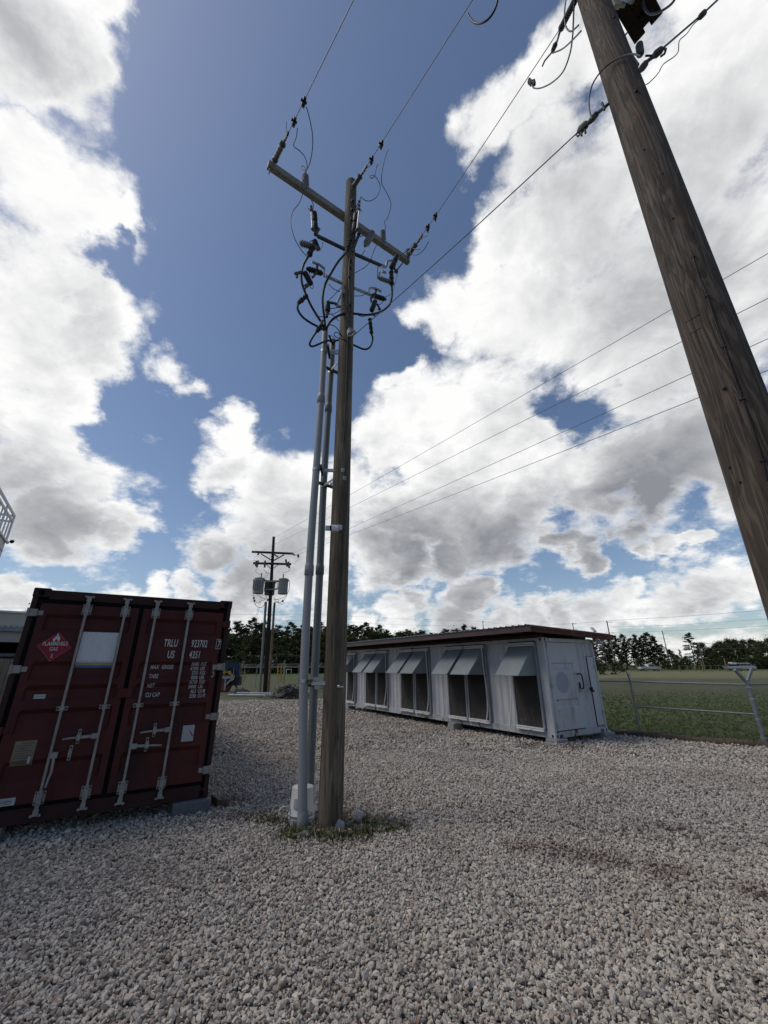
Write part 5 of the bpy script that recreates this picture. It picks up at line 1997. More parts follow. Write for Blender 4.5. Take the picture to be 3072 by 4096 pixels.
# security camera with two lamps on the pole
q = CP(1342, 2113, -.150)
sc = thing("floodlight_camera", "white security camera with two lamp heads fixed to the riser pole", "security camera", q)
wv = -Vector(NV)
dv = (Vector((-.55, -.75, -.22))).normalized()
m = MB()
m.lathe(wv * -.01, wv * .03, [(0, .05), (1, .048)], 16)
m.lathe(wv * .02 + Vector((0, 0, .0)), wv * .02 + dv * .08, [(0, .040), (.4, .048), (1, .050)], 16)
m.build("mount", M['cam_white'], sc)
rotd = Matrix((frame_of(dv)[1], dv, frame_of(dv)[2])).transposed()
MB().box(wv * .02 + dv * .10, (.078, .07, .082), rotd).build("housing", M['cam_white'], sc, bevel=.016)
MB().box(wv * .02 + dv * .137, (.062, .006, .066), rotd).build("lens", M['lens'], sc, bevel=.002)
for (px, py) in ((1310, 2111), (1358, 2109)):
    c = CP(px, py, -.19) - q
    lp = MB().box(c, (.068, .042, .074), Matrix.Rotation(.15, 3, 'Z')).build("lamp_head", M['cam_white'], sc, bevel=.010)
    MB().box(c + Matrix.Rotation(.15, 3, 'Z') @ Vector((0, -.0225, 0)), (.052, .004, .058), Matrix.Rotation(.15, 3, 'Z')).build("lamp_face", M['lamp_glass'], lp)
    MB().tube([wv * .03, c], .010, 8).build("lamp_arm", M['cam_white'], sc)

# upturned bucket behind the conduit
bx_, by_ = -1.045, 6.065
bk = thing("bucket", "white plastic bucket upside down on the gravel between the conduits", "bucket", (bx_, by_, float(gz(bx_, by_)) - .0))
m = MB()
m.lathe((0, 0, .0), (0, 0, .375), [(0, .158), (.02, .160), (.13, .160), (.14, .150), (.99, .133), (1.0, .127)], 36)
m.build("body", M['bucket'], bk)
m = MB()
for z in (.01, .045, .085):
    m.lathe((0, 0, z), (0, 0, z + .010), [(0, .158), (.5, .166), (1, .158)], 36)
m.build("rim", M['bucket'], bk)
MB().lathe((0, 0, .374), (0, 0, .378), [(0, .118), (1, .114)], 36).build("base_ring", M['bucket'], bk)
lab = []
for i in range(9):
    a = R(238 + i * 6)
    lab.append((math.cos(a) * .1515, math.sin(a) * .1515, .17))
    lab.append((math.cos(a) * .1455, math.sin(a) * .1455, .27))
MB().add(lab, [(2 * i, 2 * i + 2, 2 * i + 3, 2 * i + 1) for i in range(8)]).build("faded_label", M['paper'], bk)
m = MB()
hp = spline([(-.14, -.06, .16), (-.19, -.11, .19), (-.235, -.13, .175), (-.26, -.14, .145)], 5)
for a, b in zip(hp, hp[1:]):
    m.bar(a, b, .028, .005)
m.build("handle_strap", M['bucket'], bk)
m = MB()
hp = spline([(.09, -.13, .16), (.13, -.11, .13), (.16, -.04, .11)], 5)
for a, b in zip(hp, hp[1:]):
    m.bar(a, b, .028, .005)
m.build("handle_strap", M['bucket'], bk)


# chunks of broken concrete round the foot
def chunk(name, label, c, poly, th, rz, tilt, mat, cat):
    mb = MB().prism(poly, -th / 2, th / 2)
    o = mb.build(name, mat, None, bevel=.006)
    o.location = c
    o.rotation_euler = (tilt, 0, rz)
    return tag(o, label, cat)


def gp(px, py, dz=0.0):
    z = -.14
    for _ in range(6):
        p = at_z(px, py, z)
        z = float(gz(p[0], p[1]))
    return Vector((p[0], p[1], z + dz))


chunk("broken_paver", "wedge shaped grey paver piece leaning against the riser pole's foot", gp(1334, 3322, .0), [(-.105, 0), (-.105, .135), (-.055, .14), (.02, .115), (.098, .075), (.105, .0)], .07, R(12), R(-16), M['stone'], "paver piece")
chunk("stone_chunk", "squarish pale stone chunk just beyond the leaning paver piece", gp(1420, 3288, -.01), [(-.05, .0), (-.065, .10), (-.02, .135), (.045, .12), (.075, .02), (.03, -.01)], .10, R(-25), R(-18), M['stone'], "stone")
chunk("stone_chunk", "small grey stone chip between the leaning paver piece and the squarish chunk", gp(1383, 3305, -.005), [(-.03, .0), (-.01, .035), (.03, .06), (.035, .0)], .05, R(30), R(0), M['stone'], "stone")
chunk("stone_chunk", "pale stone chunk lying in the weeds in front of the foremost conduit", gp(1196, 3362, -.02), [(-.085, .0), (-.04, .085), (.05, .10), (.09, .05), (.08, .0)], .09, R(20), R(-30), M['stone'], "stone")


# ------------------------------------------------------------------ near pole at the right edge
NB = Vector((2.555, 2.535, -.10))
NT_ = Vector((2.555 + .0092 * 11.4, 2.535 - .0085 * 11.4, 11.3))
NR0, NR1 = .198, .143
near = thing("utility_pole", "thick brown wooden pole leaning up the right edge, nearest to the viewer", "utility pole", NB)
pole_shaft("shaft", NB, NT_, NR0, NR1, M['pole_near'], near, n=64, seed=8, rough=.010, seg=120)


def nmb():
    return MB(off=NB)


def near_c(z):
    return NB.lerp(NT_, (z - NB.z) / (NT_.z - NB.z))


def near_r(z):
    return NR0 + (NR1 - NR0) * (z - NB.z) / (NT_.z - NB.z)


def px6(x, y):
    return 2080 + x * .4943, y * .4943


def on_near(px, py, lift=0.0):
    """point on the near pole's surface seen at this pixel"""
    r = ray(px, py)
    best = None
    for i in range(400):
        D = 3.0 + i * .0025
        p = CPOS + r * (D / math.hypot(r[0], r[1]))
        c = near_c(p[2])
        if math.hypot(p[0] - c.x, p[1] - c.y) <= near_r(p[2]) + lift:
            best = p
            break
    return Vector(best) if best is not None else Vector(at_dist(px, py, 3.5))


def N6(x, y, D):
    return Vector(at_dist(*px6(x, y), D))


def npart(name, mb, mat, **kw):
    return mb.build(name, mat, near, **kw)


# double timber crossarm passing on the far right side of the shaft
FE = N6(1050, 215, 4.85)
NEc = FE - Vector(UV) * 3.7
side = Vector((-NV[0], -NV[1], 0)).normalized()
for s in (-.115, .115):
    m = nmb()
    m.bar(FE + side * s, NEc + side * s, .15, .26)
    npart("crossarm", m, M['pole_dark'], bevel=.008)
for t in (.03, .16, .40):
    c = FE.lerp(NEc, t)
    nmb().bar(c + (NEc - FE) * .028, c - (NEc - FE) * .0, .075, .24).build("spacer_block", M['pole_dark'], near)
nmb().bar(FE + (NEc - FE) * .01, NEc, .078, .13).build("filler_timber", M['arm_wood'], near)
for t in (.04, .30, .62):
    c = FE.lerp(NEc, t)
    nmb().tube([c - side * .23, c + side * .23], .012, 6).build("through_bolt", M['steel_dark'], near)
m = nmb()
cen = near_c(FE.z - .5)
m.bar(FE.lerp(NEc, .12) - Vector((0, 0, .10)), near_c(FE.z - 1.0) + side * .15, .05, .05)
npart("arm_brace", m, M['galv'])
m = nmb()
q = N6(800, 45, 4.1)
m.bar(q + Vector((-.04, 0, .25)), q + Vector((.03, .02, -.02)), .05, .10)
m.bar(N6(865, 30, 4.2) + Vector((0, 0, .2)), N6(850, 60, 4.2), .05, .10)
npart("insulator_bracket", m, M['cream'], bevel=.01)
m = nmb()
m.sheds(N6(1000, 455, 3.85), N6(990, 375, 3.95), .024, .040, 5, 14)
npart("spool_insulator", m, M['polymer'])
m = nmb()
m.bar(N6(915, 480, 3.75), N6(960, 545, 3.75), .03, .09)
npart("clevis_plate", m, M['grey_steel'], bevel=.01)
# bell insulators and dead-end of the third wire
d3 = (E3 - S3).normalized()
pa, pb = N6(470, 20, 3.62), N6(362, 232, 3.83)
m = nmb()
k = 10
prof = [(0, .012)]
for i in range(k):
    t = i / k
    prof += [(t + .15 / k, .018), (t + .30 / k, .040), (t + .62 / k, .042), (t + .85 / k, .018)]
prof += [(1, .014)]
m.lathe(pa, pb, prof, 12)
npart("bell_insulator", m, M['polymer'])
m = nmb()
m.ball(pb, .045, 10)
m.tube([pb, N6(340, 292, 3.9)], .016, 6)
m.bar(N6(345, 280, 3.9), N6(322, 355, 3.95), .012, .05)
m.lathe(N6(320, 350, 3.95), N6(285, 430, 4.05), [(0, .016), (.3, .036), (.8, .030), (1, .018)], 10)
m.tube([N6(285, 430, 4.05), N6(225, 500, 4.15), N6(205, 545, 4.2)], .012, 7)
npart("dead_end_fitting", m, M['steel_dark'])
m = nmb()
for a in ((100, 655), (110, 670), (135, 665), (112, 690), (138, 690)):
    m.ball(N6(*a, 4.45), .030, 7)
m.bar(N6(95, 670, 4.45), N6(140, 680, 4.45), .05, .05)
m.tube([N6(100, 680, 4.45), N6(98, 652, 4.45)], .014, 6)
npart("hot_line_clamp", m, M['steel_dark'])


def nj(pts, D0, D1, r=.010, mat='wire', n=6):
    k = len(pts)
    return npart("jumper_lead", nmb().tube(spline([N6(*p, D0 + (D1 - D0) * i / (k - 1)) for i, p in enumerate(pts)], n), r, 8), M[mat])


nj([(116, 695), (140, 722), (200, 718), (290, 672), (375, 585), (430, 440), (452, 300), (458, 190), (465, 60), (478, -60)], 4.42, 3.5)
nj([(290, 438), (365, 408), (440, 345), (520, 262)], 4.05, 3.5)
nj([(415, -60), (392, 60), (388, 150), (400, 230), (440, 264), (500, 215)], 3.9, 3.5)
nj([(1035, -60), (1024, 45), (1062, 118), (1130, 122), (1220, 75), (1275, 20), (1300, -50)], 4.4, 4.0, .014, 'cable')
nj([(602, 972), (584, 900), (582, 800), (612, 690), (680, 590), (760, 520), (860, 468), (940, 452), (1000, 468)], 3.35, 3.45, .0085)
nj([(1488, 165), (1430, 215), (1375, 290), (1316, 345), (1306, 430), (1270, 476), (1185, 535), (1140, 610), (1060, 690), (1000, 712), (955, 745)], 4.2, 3.46, .005)
# neutral clamps
m = nmb()
e = on_near(2442, 425, .01)
a = N6(640, 935, 3.40)
b = N6(490, 1080, 3.52)
m.tube([e, a], .017, 7)
m.lathe(a, N6(575, 1010, 3.45), [(0, .03), (.5, .034), (1, .02)], 9)
m.tube([N6(640, 950, 3.40), N6(560, 1030, 3.46)], .010, 6)
m.lathe(N6(570, 1005, 3.45), b, [(0, .020), (.2, .040), (.7, .042), (1, .018)], 10)
m.tube([N6(495, 1075, 3.5), N6(472, 1100, 3.52), N6(490, 1115, 3.5), N6(520, 1085, 3.5)], .010, 6)
m.tube([N6(545, 1050, 3.47), N6(552, 1090, 3.47)], .011, 6)
m.tube([N6(515, 1070, 3.47), N6(520, 1110, 3.47)], .011, 6)
m.tube([N6(685, 845, 3.42), N6(695, 870, 3.42), N6(705, 900, 3.42)], .013, 6)
npart("neutral_clamp", m, M['steel_dark'])
m = nmb()
m.tube([N6(975, 600, 3.55), N6(1020, 540, 3.6), N6(1045, 515, 3.62)], .020, 7)
m.lathe(N6(985, 600, 3.6), N6(1055, 510, 3.65), [(0, .015), (.4, .036), (.8, .032), (1, .015)], 9)
m.tube([N6(1040, 520, 3.64), N6(1110, 470, 3.7)], .018, 7)
m.tube([N6(1040, 465, 3.62), N6(1110, 465, 3.7)], .010, 7)
m.lathe(N6(1095, 475, 3.7), N6(1185, 405, 3.75), [(0, .02), (.3, .038), (.8, .034), (1, .012)], 10)
m.tube([N6(1180, 405, 3.75), N6(1205, 415, 3.75), N6(1195, 450, 3.75), N6(1160, 475, 3.74)], .012, 6)
npart("neutral_clamp", m, M['steel_dark'])
m = nmb()
m.lathe(N6(1470, 170, 4.0), N6(1530, 108, 4.05), [(0, .012), (.3, .030), (.8, .030), (1, .012)], 9)
npart("splice", m, M['steel_dark'])
a_, b_ = N6(1185, 402, 3.75), N6(1500, 135, 4.03)
overhead_wire("overhead_wire", "overhead wire running off beyond the near pole's far side, with a thin curly lead", [a_, b_, N6(1640, 5, 4.2), N6(1640, 5, 4.2) + (N6(1640, 5, 4.2) - b_) * 6], .0105, M['wire'])
# clamp of the second wire near the frame's top
c = hot_clamp(S2, E2, px2(1383, 82), near, .85)
nj2 = [px2(1395, 95), px2(1412, 125), px2(1440, 152), px2(1480, 155), px2(1525, 130), px2(1560, 85), px2(1583, 30), px2(1592, -30)]
d_c = math.hypot(c.x, c.y)
npart("jumper_lead", nmb().tube(spline([Vector(at_dist(*p, d_c - .02 * i)) for i, p in enumerate(nj2)], 6), .014, 8), M['cable'])
# ground lead stapled down the shaft, with bolt heads
gp_ = [(2775, 1025), (2800, 1110), (2833, 1190), (2868, 1300), (2900, 1393), (2935, 1500), (2972, 1605), (3005, 1700), (3052, 1852), (3068, 1930)]
npart("ground_lead", nmb().tube([on_near(*p, .006) for p in gp_], .006, 6), M['cable'])
for p in ((2780, 1034), (2833, 1192), (2901, 1394), (2973, 1605), (3051, 1852)):
    q = on_near(*p, .008)
    m = nmb().box(q, (.030, .012, .010), Matrix.Rotation(R(-46), 3, 'Z'))
    npart("staple", m, M['black'])
for p, s in (((2556, 372), .018), ((2470, 75), .016), ((2585, 605), .008), ((2660, 700), .008), ((2900, 1563), .012), ((2920, 1880), .010), ((2961, 1938), .009), ((2700, 880), .008)):
    q = on_near(*p, .004)
    m = nmb().ball(q, s, 8)
    npart("bolt", m, M['black'])
for (a, b) in (((2748, 1298), (2800, 1265)), ((2768, 1342), (2808, 1318))):
    m = nmb().tube([on_near(*a, .002), on_near((a[0] + b[0]) / 2, (a[1] + b[1]) / 2, .003), on_near(*b, .002)], .0045, 5)
    npart("brand_mark", m, M['steel_dark'])


# ------------------------------------------------------------------ transformer pole in the distance
FY = 37.95
FB = Vector(at(1055.5, 2766, FY))
FB.z = float(gz(FB.x, FB.y)) - .05
fp = thing("transformer_pole", "black distant pole carrying two crossarms and three grey transformers", "utility pole", FB)


def px3(x, y):
    return 950 + x * .1718, 2120 + y * .1718


def F3(x, y, dy=0.0):
    return Vector(at(*px3(x, y), FY + dy))


def fmb():
    return MB(off=FB)


FT = F3(840, 145)
pole_shaft("shaft", FB, FT, .205, .125, M['pole_dark'], fp, n=16, seed=5, seg=10)


def fpart(name, mb, mat, par=None, **kw):
    return mb.build(name, M[mat] if isinstance(mat, str) else mat, par or fp, **kw)


for (a, b, dy) in (((330, 487), (1297, 537), -.22), ((360, 752), (1240, 782), -.22)):
    m = fmb()
    m.bar(F3(*a, dy), F3(*b, dy), .12, .19)
    fpart("crossarm", m, 'pole_dark')
for (a, b, w) in (((540, 535), (790, 690), .10), ((1080, 560), (838, 692), .10), ((668, 790), (772, 892), .06), ((932, 795), (838, 872), .06)):
    m = fmb()
    m.bar(F3(*a, -.28), F3(*b, -.2), w * .5, w)
    fpart("arm_brace", m, 'pole_dark')
for pts in ([(375, 480), (390, 500), (430, 500)], [(1250, 530), (1300, 560), (1345, 572)], [(850, 545), (900, 590), (950, 605)]):
    m = fmb()
    P = [F3(*p, -.35) for p in pts]
    for i in range(9):
        q = spline(P, 5)[min(i, 9)]
        m.ball(q, .075, 8)
    m.tube(spline(P, 4), .025, 6)
    fpart("strain_insulator", m, 'porcelain')
for (a, b) in (((425, 700), (410, 820)), ((470, 690), (432, 855)), ((632, 690), (615, 860)), ((1110, 665), (1145, 845)), ((1172, 720), (1190, 880))):
    m = fmb()
    p, q = F3(*a, -.38), F3(*b, -.38)
    m.lathe(p, q, [(0, .03), (.1, .07), (.4, .08), (.5, .05), (.6, .08), (.9, .07), (1, .03)], 10)
    m.tube([p + Vector((.08, 0, .02)), q + Vector((.1, 0, 0))], .025, 6)
    fpart("fuse_cutout", m, 'polymer')


def transformer(cx, y0, y1, hw, dy, mat, fins, lid):
    top, bot = F3(cx, y0, dy), F3(cx, y1, dy)
    bot.x = top.x
    r = hw * .1718 * 38.6 / 1617.5
    m = fmb()
    m.lathe(bot, top, [(0, r * .93), (.03, r), (.9, r), (.915, r * 1.05), (.955, r * 1.05), (.965, r * .96), (1.0, r * .60)], 28)
    t = fpart("transformer", m, mat)
    m = fmb()
    h = (top - bot).z
    tz = lambda k: bot + Vector((0, 0, h * k))
    m.lathe(tz(.905), tz(1.0), [(0, r * 1.055), (.5, r * 1.055), (.65, r * .9), (1, r * .3)], 24)
    fpart("lid", m, lid, t)
    if fins:
        m = fmb()
        for i in range(5):
            a = R(-122 + i * 16)
            v = Vector((math.cos(a), math.sin(a), 0))
            m.bar(tz(.16) + v * (r + .10), tz(.80) + v * (r + .10), .03, .20, up=v)
        fpart("cooling_fin", m, mat, t)
        for k in (.16, .80):
            m = fmb()
            for i in range(5):
                a = R(-122 + i * 16)
                v = Vector((math.cos(a), math.sin(a), 0))
                m.tube([tz(k) + v * r * .9, tz(k) + v * (r + .12)], .035, 6)
            fpart("cooling_header", m, mat, t)
    m = fmb()
    q = tz(.97) + Vector((.14 if fins else -.07, 0, 0))
    m.sheds(q, q + Vector((0, 0, .45)), .045, .075, 4, 10)
    fpart("bushing", m, 'porcelain', t)
    for s in (-1, 1):
        m = fmb()
        m.tube([tz(.82) + Vector((s * r, -.05, 0)), tz(.84) + Vector((s * (r + .14), -.08, 0))], .05, 8)
        fpart("terminal", m, 'steel_dark', t)
    return t


transformer(507, 1085, 1462, 108, -.45, M['tank_white'], True, M['tank_white'])
transformer(760, 1160, 1495, 112, .62, M['pipe_grey'], True, M['pipe_grey'])
transformer(1068, 1112, 1478, 106, -.30, M['tank_rusty'], False, M['pipe_rust'])
for (a, b, w) in (((620, 1168), (975, 1178), .16), ((640, 1372), (990, 1352), .12)):
    m = fmb()
    m.bar(F3(*a, -.22), F3(*b, -.22), .06, w)
    fpart("mounting_bracket", m, 'grey_steel')
m = fmb()
m.tube([F3(930, 1190, -.25), F3(925, 1350, -.25)], .03, 6)
fpart("mounting_bracket", m, 'grey_steel')
for nm_, (a, bx, mat, dx) in (("a", ((648, 1652), 1034, 'pipe_grey', 0)), ("b", ((850, 1672), 1068, 'pipe_rust', 0))):
    p = F3(*a, -.15)
    q = Vector(at(bx, 2767, FY - .3))
    q.z = float(gz(q.x, q.y)) - .05
    m = fmb()
    m.tube([q, p], .10 if nm_ == "b" else .11, 10)
    fpart("riser_pipe", m, mat, label="rust brown riser pipe" if nm_ == "b" else "grey riser pipe")
m = fmb()
m.bar(F3(600, 1958, -.1), F3(850, 1962, -.1), .04, .05)
fpart("pipe_bracket", m, 'grey_steel')
for pts, r in (([(360, 1150), (345, 1300), (345, 1420), (365, 1560)], .022), ([(365, 1170), (370, 1330), (420, 1460), (520, 1540), (640, 1590)], .020),
               ([(370, 1600), (410, 1730), (470, 1775), (545, 1783), (595, 1740), (625, 1660)], .022), ([(385, 1600), (430, 1670), (490, 1668), (560, 1625), (650, 1600)], .020),
               ([(650, 1495), (655, 1560), (690, 1600)], .025), ([(1205, 1190), (1200, 1300), (1170, 1420), (1105, 1565)], .022), ([(1120, 1500), (1040, 1560), (900, 1605), (820, 1605)], .020),
               ([(1100, 1570), (1040, 1640), (960, 1680), (880, 1660)], .022), ([(1060, 1640), (1040, 1700), (990, 1708), (930, 1660), (870, 1650), (850, 1680)], .02), ([(820, 1570), (850, 1570), (860, 1640)], .02),
               ([(940, 1680), (930, 1610), (870, 1600)], .018),
               ([(440, 880), (415, 920), (440, 970), (545, 1028)], .017), ([(598, 885), (640, 950), (690, 985), (755, 1002)], .017), ([(1222, 895), (1160, 950), (1060, 980), (1048, 1010)], .017),
               ([(478, 545), (440, 595), (395, 600), (375, 670), (410, 695), (470, 680)], .010), ([(1425, 625), (1390, 700), (1345, 720), (1330, 770), (1260, 755), (1220, 712), (1190, 708)], .010), ([(860, 500), (845, 530), (870, 570)], .012)):
    m = fmb().tube(spline([F3(*p, -.30) for p in pts], 4), r, 6)
    fpart("jumper_lead", m, 'cable')
for p in ((368, 1565), (378, 1625), (690, 1610), (1035, 1635), (1400, 575), (1412, 605), (477, 540)):
    m = fmb().box(F3(*p, -.3), (.12, .08, .22), Matrix.Rotation(.4, 3, 'Y'))
    fpart("connector", m, 'black')

# four distribution wires from it, passing behind the near pole
for (s, e, far, lab) in (((875, 150), (3072, 1012), (2690, 1256), "uppermost of the four wires strung from the transformer pole's tip"),
                         ((565, 458), (3072, 1190), (2728, 1372), "second wire from the top strung from the transformer pole's long crossarm"),
                         ((1300, 520), (3072, 1350), (2770, 1502), "third wire from the top strung from the transformer pole's crossarm end"),
                         ((1360, 572), (3072, 1475), (2801, 1597), "lowest of the four wires strung from the transformer pole")):
    a = F3(*s, -.25)
    b = Vector(at_dist(*e, 11.5))
    dv_ = (b - a)
    overhead_wire("distribution_wire", lab, sag(a, a + dv_ * 1.5, .12, 24), .0085, M['wire'], "distribution wires from the transformer pole")
for (a, b, lab) in (((760, 560), (360, 2212), "left one of two thin guy wires slanting down behind the transformer pole"), ((775, 700), (385, 2212), "right one of two thin guy wires slanting down behind the transformer pole")):
    p, q = F3(*a, .3), Vector(at(*px3(*b), 44.0))
    e = q + (q - p) * .28
    overhead_wire("guy_wire", lab, [p, e], .010, M['wire'], "guy wires behind the transformer pole")

# ------------------------------------------------------------------ fences
def y_fence_post(root, base, h, r, arm, azi, mat, par=None, band=False):
    m = MB(off=root.location)
    b = Vector(base)
    t = b + Vector((0, 0, h))
    m.tube([b - Vector((0, 0, .1)), t], r, 10)
    m.lathe(t, t + Vector((0, 0, .05)), [(0, r * 1.25), (1, r * .9)], 10)
    p = m.build("post", mat, root)
    d = Vector((math.cos(azi), math.sin(azi), 0))
    for s in (-1, 1):
        m = MB(off=root.location)
        m.bar(t + Vector((0, 0, .02)), t + d * s * arm * .72 + Vector((0, 0, arm * .72)), .03 if r < .05 else .045, .05 if r < .05 else .075)
        m.build("barb_arm", mat, p)
    if band:
        for k in (.12, .42, .74, .93):
            MB(off=root.location).lathe(b + Vector((0, 0, h * k)), b + Vector((0, 0, h * k + .03)), [(0, r * 1.12), (1, r * 1.12)], 12).build("tension_band", M['galv'], p)
    return t


P0, P1, P2, P3 = (5.55, 15.55), (7.78, 13.90), (10.03, 12.15), (13.6, 13.1)
fr_ = thing("chain_link_fence", "galvanised chain link fence with barbed arms beyond the edging log", "fence", (P1[0], P1[1], float(gz(*P1))))
tops = []
for (p, r, arm, band) in ((P0, .028, .32, False), (P1, .030, .38, False), (P2, .056, .50, True), (P3, .03, .38, False)):
    zt = 1.20 if p != P2 else 1.17
    z0 = float(gz(*p)) - .03
    tops.append(y_fence_post(fr_, (p[0], p[1], z0), zt - z0, r, arm, R(52) if p != P2 else R(20), M['fence'], band=band))
off = fr_.location
for a, b in zip(tops, tops[1:]):
    MB(off=off).tube([a - Vector((0, 0, .03)), b - Vector((0, 0, .03))], .022, 8).build("top_rail", M['fence'], fr_)
q0, q1 = Vector(P1 + (.46,)), Vector(P2 + (.40,))
MB(off=off).tube([q0, q1], .022, 8).build("brace_rail", M['fence'], fr_)
m = MB(off=off)
for pa, pb in ((P0, P1), (P1, P2), (P2, P3)):
    a, b = Vector(pa + (0,)), Vector(pb + (0,))
    Ln = (b - a).length
    d = (b - a).normalized()
    h = 1.58
    za = -.42
    k = int((Ln + h) / .075)
    for i in range(k):
        for s in (0, 1):
            u0 = i * .075
            x0, z0_ = (u0, 0) if u0 <= Ln else (Ln, u0 - Ln)
            x1, z1_ = (u0 - h, h) if u0 >= h else (0, u0)
            if s:
                x0, x1 = Ln - x0, Ln - x1
            m.tube([a + d * x0 + Vector((0, 0, za + z0_)), a + d * x1 + Vector((0, 0, za + z1_))], .0023, 3, cap=False, smooth=False)
m.build("chain_link_mesh", M['mesh'], fr_)

# log edging
lp = spline([(6.9, 14.22, 0), (7.45, 13.75, 0), (7.92, 13.33, 0), (8.35, 12.75, 0), (8.78, 12.16, 0), (9.45, 11.34, 0), (10.6, 9.9, 0), (12.5, 7.4, 0)], 6)
for i, (a, b, lab) in enumerate(((0, 14, "dark round edging log nearest the white container, half sunk in the gravel's edge"), (14, 27, "brown edging log continuing below the corner fence post"), (27, 42, "edging log running on past the frame's right edge"))):
    seg = lp[a:b + 1]
    m = MB(off=(seg[0].x, seg[0].y, -.3))
    P = [Vector((p.x, p.y, float(gz(p.x, p.y)) + .075 + .012 * math.sin(p.x * 5))) for p in seg]
    m.tube(P, [.105 + .008 * math.sin(j * 1.7) for j in range(len(P))], 14)
    o = m.build("edging_log", M['log'], None)
    o.location = (seg[0].x, seg[0].y, -.3)
    tag(o, lab, "log", "logs edging the gravel")

# fence in the distance on the left
fl_pts = [(-22.5, 52.0), (-19.5, 51.8), (-17.2, 49.5), (-15.3, 47.5), (-13.5, 45.9), (-11.7, 44.6), (-9.9, 42.9), (-8.0, 40.6), (-5.8, 38.2), (-3.4, 36.0), (-1.0, 33.8)]
ff = thing("chain_link_fence", "distant chain link fence with barbed arms behind the transformer pole", "fence", fl_pts[0] + (-.42,))
tops = []
for p in fl_pts:
    tops.append(y_fence_post(ff, p + (-.43,), 2.02, .035, .42, R(50), M['fence']))
for a, b in zip(tops, tops[1:]):
    MB(off=ff.location).tube([a, b], .03, 6).build("top_rail", M['fence'], ff)
for dz, w in ((.12, .14), (.22, .24), (.30, .32)):
    m = MB(off=ff.location)
    for a, b in zip(tops, tops[1:]):
        m.tube([a + Vector((w * .6, w * .6, dz)), b + Vector((w * .6, w * .6, dz))], .009, 4)
    m.build("barbed_wire", M['mesh'], ff)

# ------------------------------------------------------------------ left edge: shed and tall white building
def az_pt(az, D, z):
    return Vector((math.sin(R(az)) * D, math.cos(R(az)) * D, z))


# beige equipment shed just behind the red container
sh_o = az_pt(-40.3, 15.2, 0)
sh_o.z = float(gz(sh_o.x, sh_o.y)) - .02
sh_o = sh_o + Vector((.79, .62, 0)) * 1.0
sh = thing("equipment_shed", "beige metal shed with an open dark bay, half hidden behind the red container", "shed", sh_o, R(38))
MB().bb(-7, .0, .0, 3.2, 2.98, 3.38).build("upper_wall", M['cream'], sh, bevel=.01)
MB().bb(-7.05, .06, -.06, 3.25, 3.38, 3.43).build("roof", M['tin'], sh)
m = MB()
for i in range(60):
    m.bb(-7 + i * .117, -7 + i * .117 + .06, -.62, -.02, 2.965, 3.0)
m.bb(-7, .05, -.60, -.0, 2.94, 2.967)
m.build("awning", M['frame_grey'], sh)
MB().bb(-7, -.15, -.66, -.60, 2.86, 2.955).build("gutter", M['frame_grey'], sh)
MB().bb(-7, -.35, -.55, -.50, 2.60, 2.88).build("canopy_panel", M['cream'], sh)
m = MB()
corrugated(m, (-7, -.45, 0), (-.25, -.45, 0), -.1, 2.20, .03, .12, (0, 1, 0))
m.build("lower_wall", M['beige'], sh)
MB().bb(-7, -.2, -.1, .0, -.1, 2.93).build("bay_shade_sheet", M['gasket'], sh)  # near-black sheet painted in for the shade inside the open bay
for x in (-.28, -.10):
    MB().bb(x, x + .06, -.5, -.44, -.1, 2.93).build("post", M['grey_steel'], sh)
MB().tube([(-1.5, -.3, 2.28), (-.6, -.3, 2.28)], .06, 10).build("pipework", M['grey_steel'], sh)
MB().bb(-.55, -.30, -.42, -.15, 2.24, 2.66).build("cabinet", M['red_frame'], sh, bevel=.01)

# white building with roof railing at the far left, its long side seen at a glancing angle
wb_o = Vector((-13.96, 14.32, float(gz(-13.96, 14.32))))
WBR = math.atan2(.835, -.55)
wb = thing("white_building", "tall white building with a railed roof terrace cut off by the left frame edge", "building", wb_o, WBR)
H = 5.95 - wb_o.z
MB().bb(-14, 0, 0, 7, 0, H).build("wall", M['offwhite'], wb, bevel=.02)
MB().bb(-14, .05, -.05, 7.05, H, H + .08).build("parapet", M['offwhite'], wb, bevel=.01)
MB().bb(-14, -.02, -.006, .02, H - .36, H - .33).build("panel_seam", M['steel_dark'], wb)
wf = MB().bb(-2.3, -.75, -.05, .02, H - 1.75, H - .62).build("window", M['gasket'], wb)
MB().bb(-2.2, -.85, -.06, -.05, H - 1.68, H - .70).build("pane", M['glass'], wf)
m = MB()
for i in range(30):
    m.bb(-i * .46 - .05, -i * .46, -.02, .02, H + .08, H + .80)
rl = m.build("railing", M['rail_white'], wb)
m = MB()
m.bb(-14, .02, -.03, .03, H + .78, H + .84)
m.bb(-14, .02, -.03, .03, H + 1.00, H + 1.07)
for x in (-.0, -1.4, -2.8, -4.2, -5.6):
    m.bb(x - .06, x, -.03, .03, H + .05, H + 1.03)
m.bb(-.04, .02, -.03, 7, H + 1.00, H + 1.07)
m.bb(-.04, .02, -.03, 7, H + .78, H + .84)
m.build("handrail", M['rail_white'], rl)
q = wb_o + Matrix.Rotation(WBR, 3, 'Z') @ Vector((-.15, -.05, H - .02))
bullet_camera("security_camera", "security camera under the white building's roof railing", q, (.6, -.7, -.3), M['cam_white'], 1.6, (.16, .05, .06))

# ------------------------------------------------------------------ clutter in the yard's far corner
def gpt(px, py, dz=0.0):
    z = -.42
    for _ in range(10):
        p = at_z(px, py, z)
        z = float(gz(p[0], p[1]))
    return Vector((p[0], p[1], z + dz))


def px4(x, y):
    return 820 + x * .2532, 2600 + y * .2532


